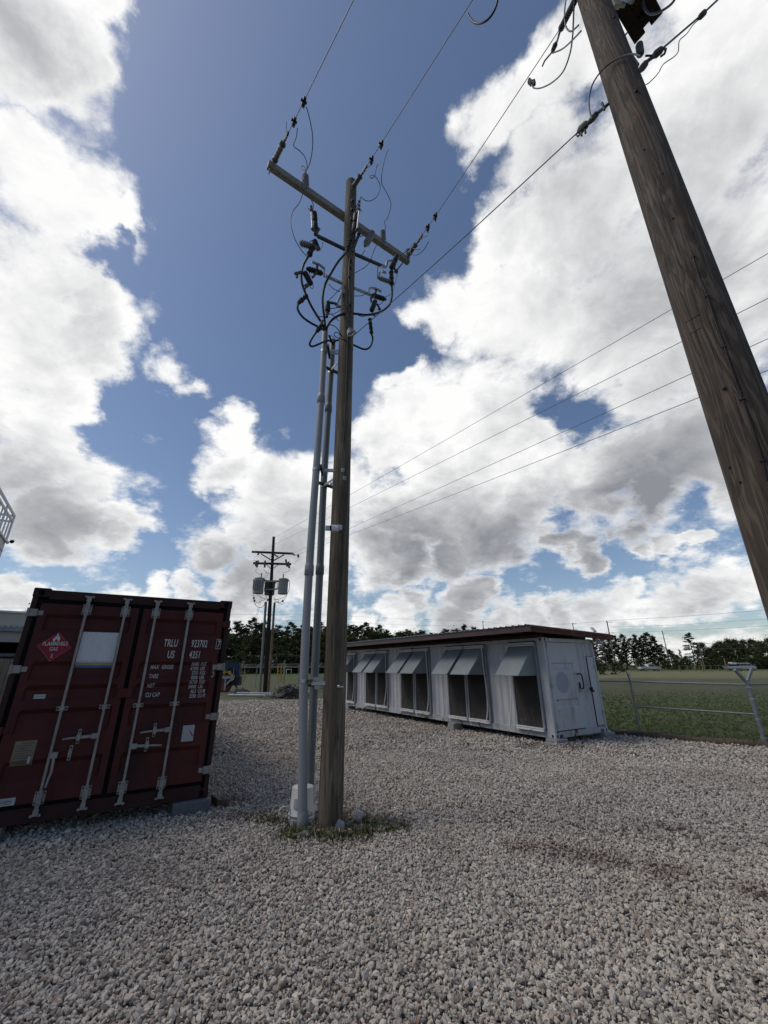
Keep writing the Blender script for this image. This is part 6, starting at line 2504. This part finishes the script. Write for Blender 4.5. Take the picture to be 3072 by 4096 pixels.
base = gpt(1150, 2789)
cp = thing("cable_pile", "tangled heap of black cable scraps on the far gravel edge", "cable pile", base)
rg = random.Random(5)
m = MB()
for i in range(90):
    cx, cy = rg.gauss(0, .75), rg.gauss(0, .35)
    h = max(.05, .90 * math.exp(-(cx / .85) ** 2 - (cy / .5) ** 2))
    pts = []
    a = rg.uniform(0, 6.28)
    for k in range(6):
        a += rg.uniform(-.9, .9)
        pts.append(Vector((cx + math.cos(a) * .16 * k, cy + math.sin(a) * .1 * k, max(.02, min(h, h * rg.uniform(.3, 1.15))))))
    m.tube(spline(pts, 3), rg.uniform(.012, .022), 5)
    if i == 26:
        m.build("loose_cable", M['pipe_grey'], cp)
        m = MB()
m.build("loose_cable", M['cable'], cp)
m = MB()
vs, fs = [], []
for i in range(9):
    for k in range(16):
        a = 2 * math.pi * k / 16
        r = 1 - i / 8
        vs.append((math.cos(a) * 1.25 * r * rg.uniform(.85, 1.1), math.sin(a) * .6 * r * rg.uniform(.85, 1.1), .78 * (1 - r ** 1.5) * rg.uniform(.8, 1.1)))
for i in range(8):
    for k in range(16):
        fs.append((i * 16 + k, i * 16 + (k + 1) % 16, (i + 1) * 16 + (k + 1) % 16, (i + 1) * 16 + k))
m.add(vs, fs)
m.build("cable_core", M['black'], cp)
for i, (px, py, L_, w, rz, mat, lab) in enumerate(((1000, 2781, 3.4, .28, 6, 'board', "long white board lying beside the cable pile"), (1035, 2777, 3.6, .22, 3, 'galv', "grey metal strip lying behind the white board"), (1010, 2775, 2.6, .10, 10, 'pvc_white', "thin white pipe lying behind the boards"), (1178, 2770, 2.2, .30, -4, 'board', "white board stub beyond the cable pile"))):
    c = gpt(px, py, .05 + .03 * i)
    o = MB().box((0, 0, .03), (L_, w, .06)).build("scrap_board", M[mat], None, bevel=.01)
    o.location = c
    o.rotation_euler = (R(3), R(1.5), R(rz))
    tag(o, lab, "scrap board")
c = gpt(955, 2774)
o = MB().box((0, 0, .2), (1.0, .5, .42)).box((.35, -.1, .28), (.8, .4, .3), Matrix.Rotation(.3, 3, 'Y')).build("timber_stack", M['pole_far'], None, bevel=.02)
o.location = c
o.rotation_euler = (0, R(6), R(20))
tag(o, "weathered timber block lying between the machine and the white boards", "timber")

# blue and red machine behind the red container's corner
mb_ = gpt(905, 2762)
mc = thing("concrete_mixer_machine", "blue framed machine with a yellow wheel guard and a dark red hopper", "machine", mb_)


def MP(x, y, dy=0.0):
    return Vector(at(*px4(x, y), mb_.y + dy)) - mb_


def seg(pts, w, name, mat, closed=False, dy=0.0, par=None):
    m = MB()
    P = [MP(*p, dy) for p in pts]
    for a, b in zip(P, P[1:]):
        m.bar(a, b, w, w)
    return m.build(name, M[mat], par or mc)


seg([(200, 222), (535, 222)], .42, "gantry_beam", 'blue_mach')
seg([(510, 225), (488, 470)], .38, "gantry_post", 'blue_mach')
seg([(270, 230), (265, 420)], .3, "gantry_post", 'blue_mach', dy=1.0)
m = MB()
g = [MP(335 + math.cos(R(a)) * 48, 372 + -math.sin(R(a)) * 48, -.3) for a in range(-5, 186, 15)]
for a, b in zip(g, g[1:]):
    m.bar(a, b, .25, .20)
m.build("wheel_guard", M['yellow'], mc)
m = MB().ball(MP(340, 372, -.1), .32, 14, (1, .4, 1))
m.build("wheel", M['blue_mach'], mc)
m = MB()
P = [MP(235, 330), MP(270, 330), MP(440, 470), MP(380, 560), MP(340, 640), MP(235, 610)]
m.add([p + Vector((0, -.45, 0)) for p in P] + [p + Vector((0, .45, 0)) for p in P], [(5, 4, 3, 2, 1, 0), (6, 7, 8, 9, 10, 11)] + [(i, (i + 1) % 6, (i + 1) % 6 + 6, i + 6) for i in range(6)])
m.build("hopper", M['red_mach'], mc)
seg([(310, 440), (292, 620)], .15, "frame_leg", 'grey_steel', dy=-.6)
seg([(322, 525), (375, 470), (440, 440)], .15, "frame_leg", 'grey_steel', dy=-.6)
seg([(260, 415), (450, 415)], .24, "frame_beam", 'grey_steel', dy=-.55)
seg([(405, 470), (500, 600)], .10, "tow_bar", 'red_mach', dy=-.2)
m = MB().box(MP(455, 470), (1.0, .9, .75))
m.build("engine", M['black'], mc, bevel=.06)
seg([(430, 390), (460, 340), (440, 315), (380, 305), (310, 315)], .07, "hose", 'black', dy=-.4)
seg([(500, 390), (535, 400), (540, 440), (515, 465)], .06, "hose", 'black', dy=-.4)
m = MB().tube([MP(225, 640), MP(335, 655)], .17, 10)
m.build("roller", M['red_frame'], mc)
seg([(200, 655), (300, 690)], .12, "skid", 'board')

# yellow things by the road
yb = gpt(962, 2743)
yb.y = 52
yb.x = float(at(962, 2690, 52)[0])
sg = thing("road_sign", "small yellow diamond road sign on a thin post behind the distant fence", "road sign", (yb.x, 52, float(gz(yb.x, 52))))
zz_ = lambda py: float(at(962, py, 52)[2]) - float(gz(yb.x, 52))
MB().tube([(-.1, 0, 0), (0, 0, zz_(2655))], .04, 8).build("post", M['yellow_dull'], sg)
m = MB()
zc = zz_(2651)
hw, hh = .13, .36
m.add([(-hw, -.05, zc), (0, -.05, zc + hh), (hw, -.05, zc), (0, -.05, zc - hh), (-hw, -.02, zc), (0, -.02, zc + hh), (hw, -.02, zc), (0, -.02, zc - hh)], [(0, 1, 2, 3)[::-1], (4, 5, 6, 7), (0, 1, 5, 4), (1, 2, 6, 5), (2, 3, 7, 6), (3, 0, 4, 7)])
sp_ = m.build("panel", M['yellow'], sg)
m = MB().bb(-.03, .03, -.06, -.052, zc - .15, zc + .08)
m.add([(-.07, -.058, zc + .06), (.07, -.058, zc + .06), (0, -.058, zc + .18)], [(0, 1, 2)])
m.build("arrow", M['black'], sp_)
Y_ = 62.0
p0 = Vector(at(1120, 2690, Y_))
yf = thing("yellow_post_frame", "group of yellow posts joined by rails, beyond the distant fence", "post frame", (p0.x, Y_, float(gz(p0.x, Y_))))
m_pts = [(1140, 205, 370), (1192, 200, 370), (1238, 185, 375)]
for (x, y0, y1) in m_pts:
    a, b = Vector(at(*px4(x, y0), Y_)), Vector(at(*px4(x, y1), Y_))
    b.z = float(gz(b.x, b.y))
    MB(off=yf.location).tube([b, a], .125 if x == 1238 else .09, 10).build("post", M['yellow'], yf)
for y in (218, 325):
    a, b = Vector(at(*px4(1130, y), Y_ - .2)), Vector(at(*px4(1235, y), Y_ - .2))
    MB(off=yf.location).bar(a, b, .08, .13).build("rail", M['yellow_dull'], yf)
wf_o = Vector(at(1152, 2690, 70.0))
wgt = thing("white_pipe_frame", "thin white pipe frame standing beside the yellow posts", "pipe frame", (wf_o.x, 70, float(gz(wf_o.x, 70))))
a, b, c, d = [Vector(at(*px4(*q), 70.0)) for q in ((1268, 360), (1268, 298), (1348, 296), (1345, 350))]
MB(off=wgt.location).tube([a, b, c, d], .06, 6).build("pipe", M['board'], wgt)
# low rails left of the transformer pole
a = gpt(950, 2697)
for k_, (x0, x1, y) in enumerate(((520, 625, 335), (520, 625, 372))):
    pass
rf_o = Vector(at(965, 2690, 66.0))
rf = thing("rail_fence", "low tan rail fence beside the road sign", "fence", (rf_o.x, 66, float(gz(rf_o.x, 66))))
for x in (522, 545, 625):
    t = Vector(at(*px4(x, 330), 66.0))
    MB(off=rf.location).tube([(t.x, 66, float(gz(t.x, 66))), t], .06, 6).build("post", M['yellow_dull'], rf)
for y in (336, 372):
    MB(off=rf.location).bar(Vector(at(*px4(515, y), 66.0)), Vector(at(*px4(630, y), 66.0)), .06, .12).build("rail", M['yellow_dull'], rf)

# ------------------------------------------------------------------ trees
def leaf_quads(centers, radii, per, size, squash=0.7):
    k = len(centers)
    C_ = np.repeat(np.asarray(centers), per, 0)
    Rr = np.repeat(np.asarray(radii), per)
    n = len(C_)
    d = nrg.normal(0, 1, (n, 3))
    d /= np.linalg.norm(d, axis=1)[:, None]
    q = C_ + d * (Rr * np.abs(nrg.normal(0, .72, n)))[:, None] * np.array([1, 1, squash])
    a = nrg.normal(0, 1, (n, 3))
    a /= np.linalg.norm(a, axis=1)[:, None]
    b = np.cross(a, nrg.normal(0, 1, (n, 3)))
    b /= np.linalg.norm(b, axis=1)[:, None] + 1e-9
    s = size * nrg.uniform(.6, 1.4, n)[:, None]
    V = np.stack([q - a * s, q + b * s * .7, q + a * s, q - b * s * .7], 1).reshape(-1, 3)
    F = np.arange(n * 4).reshape(n, 4)
    return V, F


def make_tree(kind, seed):
    rg = np.random.default_rng(seed)
    root = thing("pine_tree" if kind.startswith('pine') else "broadleaf_tree" if kind == 'broad' else "shrub", None, None)
    tr = MB()
    cs, rs = [], []
    if kind == 'pine' or kind == 'pine_tall':
        H = 17.0
        lean = rg.uniform(-.4, .4)
        tr.tube([(0, 0, 0), (lean * .3, 0, H * .5), (lean, 0, H * .97)], [.22, .16, .03], 7)
        lo = .36 if kind == 'pine_tall' else .16
        n = 52
        for i in range(n):
            t = lo + (1 - lo) * (i + rg.uniform(0, 1)) / n
            uu = (t - lo) / (1 - lo)
            w = (.5 + 2.7 * math.sin(math.pi * min(1, uu * .84 + .12)) ** .8) * rg.uniform(.45, 1.15) if kind == 'pine_tall' else (1 - uu ** 1.6) * 3.0 * rg.uniform(.55, 1.2) + .35
            if (t - lo) / (1 - lo) < .15:
                w *= .6
            a = rg.uniform(0, 6.28)
            for rr in (rg.uniform(.3, .6), rg.uniform(.6, .85), 1.0):
                cs.append((math.cos(a + rg.uniform(-.2, .2)) * w * rr + lean * t, math.sin(a) * w * rr, H * t + w * .12 * rr + rg.uniform(-.2, .2)))
                rs.append(rg.uniform(.35, .85))
            tr.tube([(lean * t, 0, H * t - .2), (math.cos(a) * w + lean * t, math.sin(a) * w, H * t + w * .1)], [.05, .02], 4)
        cs.append((lean, 0, H * .97))
        rs.append(.6)
        V, F = leaf_quads(cs, rs, 34, .19, .6)
        mat = M['needles']
    elif kind == 'pine_wide':
        H = 17.0
        tr.tube([(0, 0, 0), (0, 0, H * .5), (.2, 0, H * .95)], [.28, .2, .04], 7)
        n = 60
        for i in range(n):
            t = .10 + .88 * (i + .5) / n
            w = (1 - t) ** .75 * 6.4 * rg.uniform(.55, 1.1) + .5
            a = rg.uniform(0, 6.28)
            for rr in (.45, .75, 1.0):
                cs.append((math.cos(a) * w * rr, math.sin(a) * w * rr, H * t - w * .06 * rr))
                rs.append(rg.uniform(.55, 1.0))
            tr.tube([(0, 0, H * t), (math.cos(a) * w, math.sin(a) * w, H * t)], [.07, .02], 4)
        V, F = leaf_quads(cs, rs, 26, .24, .4)
        mat = M['needles_mid']
    elif kind == 'broad':
        H = 13.0
        tr.tube([(0, 0, 0), (.1, 0, H * .35), (0, .1, H * .75)], [.3, .22, .06], 7)
        for i in range(120):
            a, t = rg.uniform(0, 6.28), rg.uniform(.02, 1.0)
            w = 5.2 * math.sin(math.pi * min(1, t * .70 + .28)) * rg.uniform(.35, 1.0)
            cs.append((math.cos(a) * w, math.sin(a) * w, H * t * .96))
            rs.append(rg.uniform(.55, 1.35))
            if i % 6 == 0:
                tr.tube([(0, 0, H * t * .5), (math.cos(a) * w * .9, math.sin(a) * w * .9, H * t * .92)], [.09, .02], 4)
        V, F = leaf_quads(cs, rs, 62, .20, .8)
        mat = M['leaves']
    else:
        H = 2.4
        for i in range(16):
            a, t = rg.uniform(0, 6.28), rg.uniform(.1, .9)
            w = 1.2 * math.sin(math.pi * (t * .8 + .15)) * rg.uniform(.3, 1)
            cs.append((math.cos(a) * w, math.sin(a) * w, H * t))
            rs.append(rg.uniform(.3, .55))
            tr.tube([(0, 0, 0), (math.cos(a) * w, math.sin(a) * w, H * t)], [.03, .01], 4)
        V, F = leaf_quads(cs, rs, 70, .085, .9)
        mat = M['needles_mid']
    tr.build("trunk", M['bark'], root)
    np_obj("crown", V, F, mat, root)
    return root, H


PROTO = {}
used_proto = set()
for kd, sd in (('pine', 1), ('pine_tall', 2), ('pine_tall', 7), ('pine_wide', 3), ('broad', 4), ('shrub', 5)):
    PROTO.setdefault(kd, []).append(make_tree(kd, sd))


def plant(kind, px, Y, H, label, group, var=0, wide=1.0, rz=None):
    root, H0 = PROTO[kind][var % len(PROTO[kind])]
    key = (kind, var % len(PROTO[kind]))
    o = root if key not in used_proto else copy_tree(root)
    used_proto.add(key)
    x = float(at(px, 2680, Y)[0])
    o.location = (x, Y, float(gz(x, Y)) - .1)
    s = H / H0
    o.scale = (s * wide, s * wide, s)
    o.rotation_euler = (0, 0, rng.uniform(0, 6.28) if rz is None else rz)
    return tag(o, label, "tree" if kind != 'shrub' else "shrub", group)


def top_h(px, py, Y):
    p = at(px, py, Y)
    return float(p[2] - gz(p[0], Y))


GP = "pines of the wood beyond the field"
LAB_P = "dark pine tree in the wood behind the distant fence and the white container"
LAB_B = "dark leafy tree filling the wood behind the distant fence"
# skyline pines (pixel of the top), left of and behind the white container
tops_l = [(893, 2510), (925, 2482), (948, 2508), (985, 2470), (1012, 2494), (1035, 2484), (1062, 2512), (1092, 2500), (1120, 2520), (1150, 2488), (1180, 2514), (1205, 2490), (1232, 2505), (1262, 2488), (1290, 2506), (1318, 2492), (1345, 2510), (1395, 2500), (1425, 2504), (1452, 2492), (1480, 2512), (1510, 2502), (1545, 2520), (1590, 2530), (1632, 2520), (1665, 2528), (1690, 2522), (1730, 2534), (1790, 2518), (1820, 2522), (1865, 2502), (1900, 2512)]
ORD = "first second third fourth fifth sixth seventh eighth ninth tenth eleventh twelfth thirteenth fourteenth fifteenth sixteenth seventeenth eighteenth nineteenth twentieth".split()


def skyline_label(px, i, xs):
    if px < 925:
        return "dark pine whose crown just clears the red container's roof edge"
    if px < 1260:
        return "dark skyline pine, %s crown right of the red container" % ORD[[x for x in xs if x >= 925].index(px)]
    if px < 1375:
        return "dark pine behind the riser pole and its conduits"
    return "dark skyline pine, %s crown right of the riser pole over the container roof" % ORD[[x for x in xs if x >= 1375].index(px)]


for i, (px, py) in enumerate(tops_l):
    Y = 118 + rng.uniform(-4, 14) + (px - 900) * .012
    plant('pine_tall' if i % 5 else 'pine', px, Y, top_h(px, py, Y), skyline_label(px, i, [q[0] for q in tops_l]), GP, i, rng.uniform(1.0, 1.35))
for i in range(50):
    px = 350 + i * 33 + rng.uniform(-8, 8)
    Y = 112 + rng.uniform(-3, 4) + (px - 900) * .012
    plant('broad', px, Y, top_h(px, 2522 + rng.uniform(-14, 26), Y), LAB_B, "leafy trees of the wood beyond the field", 0, rng.uniform(1.0, 1.3))
for i in range(57):
    px = 370 + i * 29 + rng.uniform(-8, 8)
    Y = 106 + rng.uniform(-2, 3) + (px - 900) * .012
    plant('shrub', px, Y, rng.uniform(3.0, 5.0), "dark undergrowth shrub along the foot of the wood behind the distant fence", "undergrowth shrubs along the foot of the wood", 0, rng.uniform(1.1, 1.6))
for i in range(24):
    px = 2385 + i * 31 + rng.uniform(-8, 8)
    Y = 142 + rng.uniform(-3, 3)
    plant('shrub', px, Y, rng.uniform(2.5, 4.2), "dark undergrowth shrub along the foot of the wood across the field", "undergrowth shrubs across the field", 0, rng.uniform(1.1, 1.6))
# right hand wood
tops_r = [(2398, 2545), (2425, 2552), (2452, 2560), (2478, 2548), (2510, 2543), (2538, 2560), (2560, 2545), (2588, 2550), (2610, 2537), (2635, 2550), (2655, 2585)]
for i, (px, py) in enumerate(tops_r):
    Y = 150 + rng.uniform(-6, 10)
    plant('pine_tall' if i % 3 else 'pine', px, Y, top_h(px, py, Y), "%s tall dark pine counted outward from the white container's roof corner" % ORD[i], "pines of the right hand stand", i, rng.uniform(1.0, 1.3))
for i in range(9):
    px = 2385 + i * 33 + rng.uniform(-8, 8)
    Y = 158 + rng.uniform(-4, 10)
    plant('pine', px, Y, top_h(px, 2575 + rng.uniform(-10, 15), Y), "dark pine filling the back of the stand beyond the white container's roof corner", "pines filling the back of that stand", 0, rng.uniform(1.2, 1.6))
plant('pine_wide', 2783, 150, top_h(2783, 2536, 150), "broad tiered pine standing alone behind the crossarm pole", None, 0, .9)
plant('broad', 2690, 150, top_h(2690, 2602, 150), "rounded low tree left of the broad tiered pine", None, 0, 1.0)
plant('pine', 2730, 156, top_h(2730, 2606, 156), "small pointed pine between the low round tree and the broad tiered pine", None, 0, .8)
for i, (px, py) in enumerate([(2662, 2640), (2715, 2625), (2745, 2632), (2825, 2575), (2850, 2595), (2880, 2580), (2905, 2570), (2935, 2560), (2965, 2562), (2998, 2565), (3035, 2562), (3065, 2570), (3100, 2560), (3150, 2565), (2870, 2612), (2920, 2615), (2985, 2608), (3045, 2610)]):
    Y = 148 + rng.uniform(-5, 10)
    plant('broad', px, Y, top_h(px, py, Y), ("%s green leafy tree counted outward from the broad tiered pine" % ORD[i - 3]) if 3 <= i < 14 else "green leafy tree low in the mixed wood near the broad tiered pine", "leafy trees right of the field", 0, rng.uniform(.9, 1.2))
plant('shrub', 2393, 92, top_h(2393, 2652, 92), "bushy young pine shrub close by the white container's edge", None, 0, 1.5)
plant('shrub', 2453, 92, top_h(2453, 2653, 92), "bushy young pine shrub at the foot of the leaning far pole", None, 0, 1.5)
plant('broad', 55, 62, top_h(55, 2424, 62), "dark tree crown showing above the beige shed", None, 0, .8)
plant('pine', 20, 75, top_h(20, 2450, 75), "pine top peeking over the beige shed's roof edge", None, 0, .8)

# ------------------------------------------------------------------ far poles and lines
def far_pole(px, pt_, pb, Y, lab, arms=(), r=.16, lean=0.0):
    t = Vector(at(px, pt_, Y))
    b = Vector((t.x + lean, Y, float(gz(t.x, Y)) - .1))
    o = thing("far_pole", lab, "utility pole", b)
    MB(off=b).tube([b, t], [r, r * .75], 8).build("shaft", M['pole_far'], o)
    for (z, w) in arms:
        q = t - Vector((0, 0, z))
        MB(off=b).bar(q - Vector((w * .2, 0, 0)), q + Vector((w, 0, .05)), .10, .10).build("insulator_arm", M['steel_dark'], o)
    return t


t1 = far_pole(2287, 2497, 2600, 128, "far wooden pole rising behind the white container's roof", ((.3, 1.2), (2.0, 1.2)))
t2 = far_pole(2424, 2489, 2655, 112, "guyed far pole with side arms standing beside the bushes", ((.4, 1.4), (3.2, 1.4), (6.0, 1.4)), .18)
t3 = far_pole(2645, 2530, 2655, 160, "far pole rising above the end of the dark pine stand", ((1, 1), (3, 1), (5, 1)), .18)
t4 = far_pole(2788, 2578, 2668, 125, "far crossarm pole with a transformer in front of the broad tiered pine", ((.3, 2.0), (3.5, 1.0)), .15)
t5 = far_pole(1928, 2487, 2560, 150, "far pole tip standing above the middle of the white container's roof", ((.3, 1.0),))
tk = thing("pole_transformer", "small grey transformer can on the far crossarm pole", "transformer", t4 - Vector((-.35, .25, 2.6)))
MB().lathe((0, 0, 0), (0, 0, .9), [(0, .25), (.05, .28), (.9, .28), (1, .2)], 12).build("tank", M['tank_white'], tk)
MB().tube([(.1, 0, .9), (.1, 0, 1.15)], .05, 6).build("bushing", M['porcelain'], tk)
for (a, b, lab) in (((2424, 2530), (2370, 2655), "outer guy wire of the far guyed pole"), ((2424, 2545), (2390, 2660), "middle guy wire of the far guyed pole"), ((2440, 2580), (2405, 2660), "inner guy wire of the far guyed pole")):
    p, q = Vector(at(*a, 112)), Vector(at(*b, 108))
    overhead_wire("guy_wire", lab, [p, q], .035, M['wire'], None)


def far_line(label, pts, Y0, Y1, r, group):
    k = len(pts)
    P = [Vector(at(*p, Y0 + (Y1 - Y0) * i / (k - 1))) for i, p in enumerate(pts)]
    return overhead_wire("power_line", label, P, r, M['wire'], group)


G_ = "far power lines along the horizon"
far_line("highest far power line, rising to the right from the guyed pole", [(2426, 2489), (2700, 2475), (2900, 2462), (3200, 2440)], 112, 96, .030, G_)
far_line("second far power line, just under the highest one right of the guyed pole", [(2440, 2514), (2700, 2508), (2900, 2496), (3200, 2478)], 112, 96, .024, G_)
far_line("third far power line, crossing pale clouds right of the guyed pole", [(2440, 2536), (2700, 2531), (2900, 2522), (3200, 2506)], 112, 96, .024, G_)
far_line("upper pale line strung from the guyed pole towards the dark pine stand", [(2300, 2585), (2440, 2577), (2560, 2575), (2645, 2573)], 112, 140, .030, G_)
far_line("thick pale line right of the crossarm pole, upper one", [(2752, 2586), (2790, 2580), (2870, 2585), (2960, 2586), (3200, 2584)], 125, 118, .050, G_)
far_line("thick pale line right of the crossarm pole, lower one", [(2752, 2608), (2790, 2603), (2880, 2604), (2960, 2603), (3200, 2597)], 125, 118, .050, G_)
far_line("far line linking the two poles behind the white container's roof", [(1928, 2489), (2080, 2510), (2287, 2499), (2424, 2491)], 150, 112, .026, G_)
far_line("highest horizontal line seen left of the riser pole", [(870, 2453), (1060, 2455), (1300, 2458), (1600, 2475), (1928, 2488)], 140, 150, .024, G_)
far_line("middle horizontal line seen left of the riser pole", [(870, 2477), (1060, 2478), (1300, 2481), (1600, 2500), (1930, 2510)], 140, 150, .024, G_)
far_line("lowest horizontal line in front of the tree tops by the riser pole", [(870, 2500), (1060, 2500), (1300, 2505), (1600, 2522), (1930, 2530)], 140, 150, .024, G_)
far_line("single far line above the beige shed", [(-60, 2421), (130, 2423)], 70, 70, .02, G_)

# ------------------------------------------------------------------ vehicles and rails across the field
def vehicle_base(name, label, cat, px, py, Y, rz):
    x = float(at(px, py, Y)[0])
    return thing(name, label, cat, (x, Y, float(gz(x, Y))), rz)


def wheel(root, x, y, r=.38):
    w = MB().lathe((x, y - .12, r), (x, y + .12, r), [(0, r * .8), (.1, r), (.9, r), (1, r * .8)], 18).build("wheel", M['tyre'], root)
    MB().lathe((x, y - .13, r), (x, y + .13, r), [(0, r * .5), (.5, r * .56), (1, r * .5)], 12).build("rim", M['galv'], w)


pk = vehicle_base("pickup_truck", "white pickup truck parked before the dark pine stand", "pickup truck", 2592, 2672, 122, 0)
m = MB().prism([(-2.9, .55), (-2.9, 1.12), (-.75, 1.12), (-.72, 1.15), (1.15, 1.15), (2.75, 1.05), (2.9, .8), (2.9, .5)], -.95, .95)
m.build("body", M['veh_white'], pk, bevel=.05)
MB().prism([(-.75, 1.15), (-.62, 1.88), (.75, 1.88), (1.35, 1.15)], -.85, .85).build("cab", M['veh_white'], pk, bevel=.05)
for y in (-.86, .86):
    m = MB()
    m.bb(-.50, .02, y - .01, y + .01, 1.24, 1.76)
    m.add([(.12, y - .01, 1.24), (1.08, y - .01, 1.24), (.70, y - .01, 1.76), (.12, y - .01, 1.76), (.12, y + .01, 1.24), (1.08, y + .01, 1.24), (.70, y + .01, 1.76), (.12, y + .01, 1.76)], [(0, 1, 2, 3), (7, 6, 5, 4), (0, 1, 5, 4), (1, 2, 6, 5), (2, 3, 7, 6), (3, 0, 4, 7)])
    m.build("side_window", M['glass'], pk)
for x in (-1.85, 1.8):
    for y in (-.85, .85):
        wheel(pk, x, y)
MB().bb(2.86, 2.93, -.9, .9, .50, .68).build("bumper", M['galv'], pk)

vn = vehicle_base("van", "white passenger van parked at the right of the field", "van", 2968, 2668, 122, 0)
MB().prism([(-2.7, .45), (-2.75, 1.2), (-2.6, 2.05), (1.15, 2.05), (1.85, 1.35), (2.7, 1.15), (2.8, .5)], -.95, .95).build("body", M['veh_white'], vn, bevel=.08)
for y in (-.96, .96):
    m = MB()
    for a, b in ((-2.45, -1.6), (-1.5, -.6), (-.5, .35)):
        m.bb(a, b, y - .01, y + .01, 1.35, 1.85)
    m.add([(.5, y, 1.35), (1.60, y, 1.35), (1.10, y, 1.85), (.5, y, 1.85)], [(0, 1, 2, 3)])
    m.build("side_window", M['glass'], vn)
MB().add([(1.20, -.8, 2.0), (1.20, .8, 2.0), (1.86, .85, 1.37), (1.86, -.85, 1.37)], [(0, 1, 2, 3)]).build("windscreen", M['glass'], vn)
for x in (-1.7, 1.8):
    for y in (-.85, .85):
        wheel(vn, x, y, .36)
sv = vehicle_base("boat_trailer", "trailer with a dark covered load and white top, behind the parked van", "trailer", 2925, 2668, 120, 0)
MB().bb(-2.0, 1.8, -.8, .8, .55, .7).build("chassis", M['grey_steel'], sv)
MB().prism([(-1.9, .7), (-2.3, 1.2), (1.4, 1.25), (1.9, .7)], -.9, .9).build("hull", M['veh_white'], sv, bevel=.05)
MB().prism([(-1.6, 1.25), (-1.3, 1.7), (.9, 1.75), (1.3, 1.25)], -.8, .8).build("cover", M['black'], sv, bevel=.05)
MB().prism([(-.6, 1.95), (-.4, 2.25), (.8, 2.25), (1.0, 1.95)], -.7, .7).build("top", M['veh_white'], sv, bevel=.04)
for x in (-.4, .8):
    for y in (-.6, .6):
        MB().tube([(x, y, 1.5), (x, y, 2.0)], .04, 6).build("top_post", M['galv'], sv)
for y in (-.85, .85):
    wheel(sv, -.3, y, .34)

for (x0, x1, y, ph, Y, lab) in ((2372, 2580, 2673, 8, 114, "low weathered rail fence crossing in front of the pickup truck"), (2712, 2900, 2672, 8, 112, "low tan rail fence in front of the crossarm pole")):
    a = Vector(at(x0, y, Y))
    rf = thing("rail_fence", lab, "fence", (a.x, Y, float(gz(a.x, Y))))
    b = Vector(at(x1, y - 1, Y))
    MB(off=rf.location).bar(a, b, .06, .10).build("rail", M['yellow_dull'], rf)
    n_ = 7
    for i in range(n_):
        q = a.lerp(b, i / (n_ - 1))
        MB(off=rf.location).tube([(q.x, Y, float(gz(q.x, Y))), q + Vector((0, 0, .15))], .08, 6).build("post", M['yellow_dull'], rf)
for (px, py0, py1, Y, lab) in ((2538, 2660, 2682, 113, "stout tan bollard in front of the pickup truck's bed"), (2634, 2656, 2678, 113, "pale capped bollard just beyond the pickup truck's front"), (2800, 2655, 2672, 112, "orange tan marker post at the crossarm pole's foot"), (2893, 2646, 2672, 113, "slanted pale post left of the boat trailer")):
    t = Vector(at(px, py0, Y))
    o = MB().tube([(0, 0, 0), (0, 0, t.z - float(gz(t.x, Y)))], .14, 8).ball((0, 0, t.z - float(gz(t.x, Y))), .16, 8).build("bollard", M['yellow_dull'], None)
    o.location = (t.x, Y, float(gz(t.x, Y)))
    tag(o, lab, "bollard")
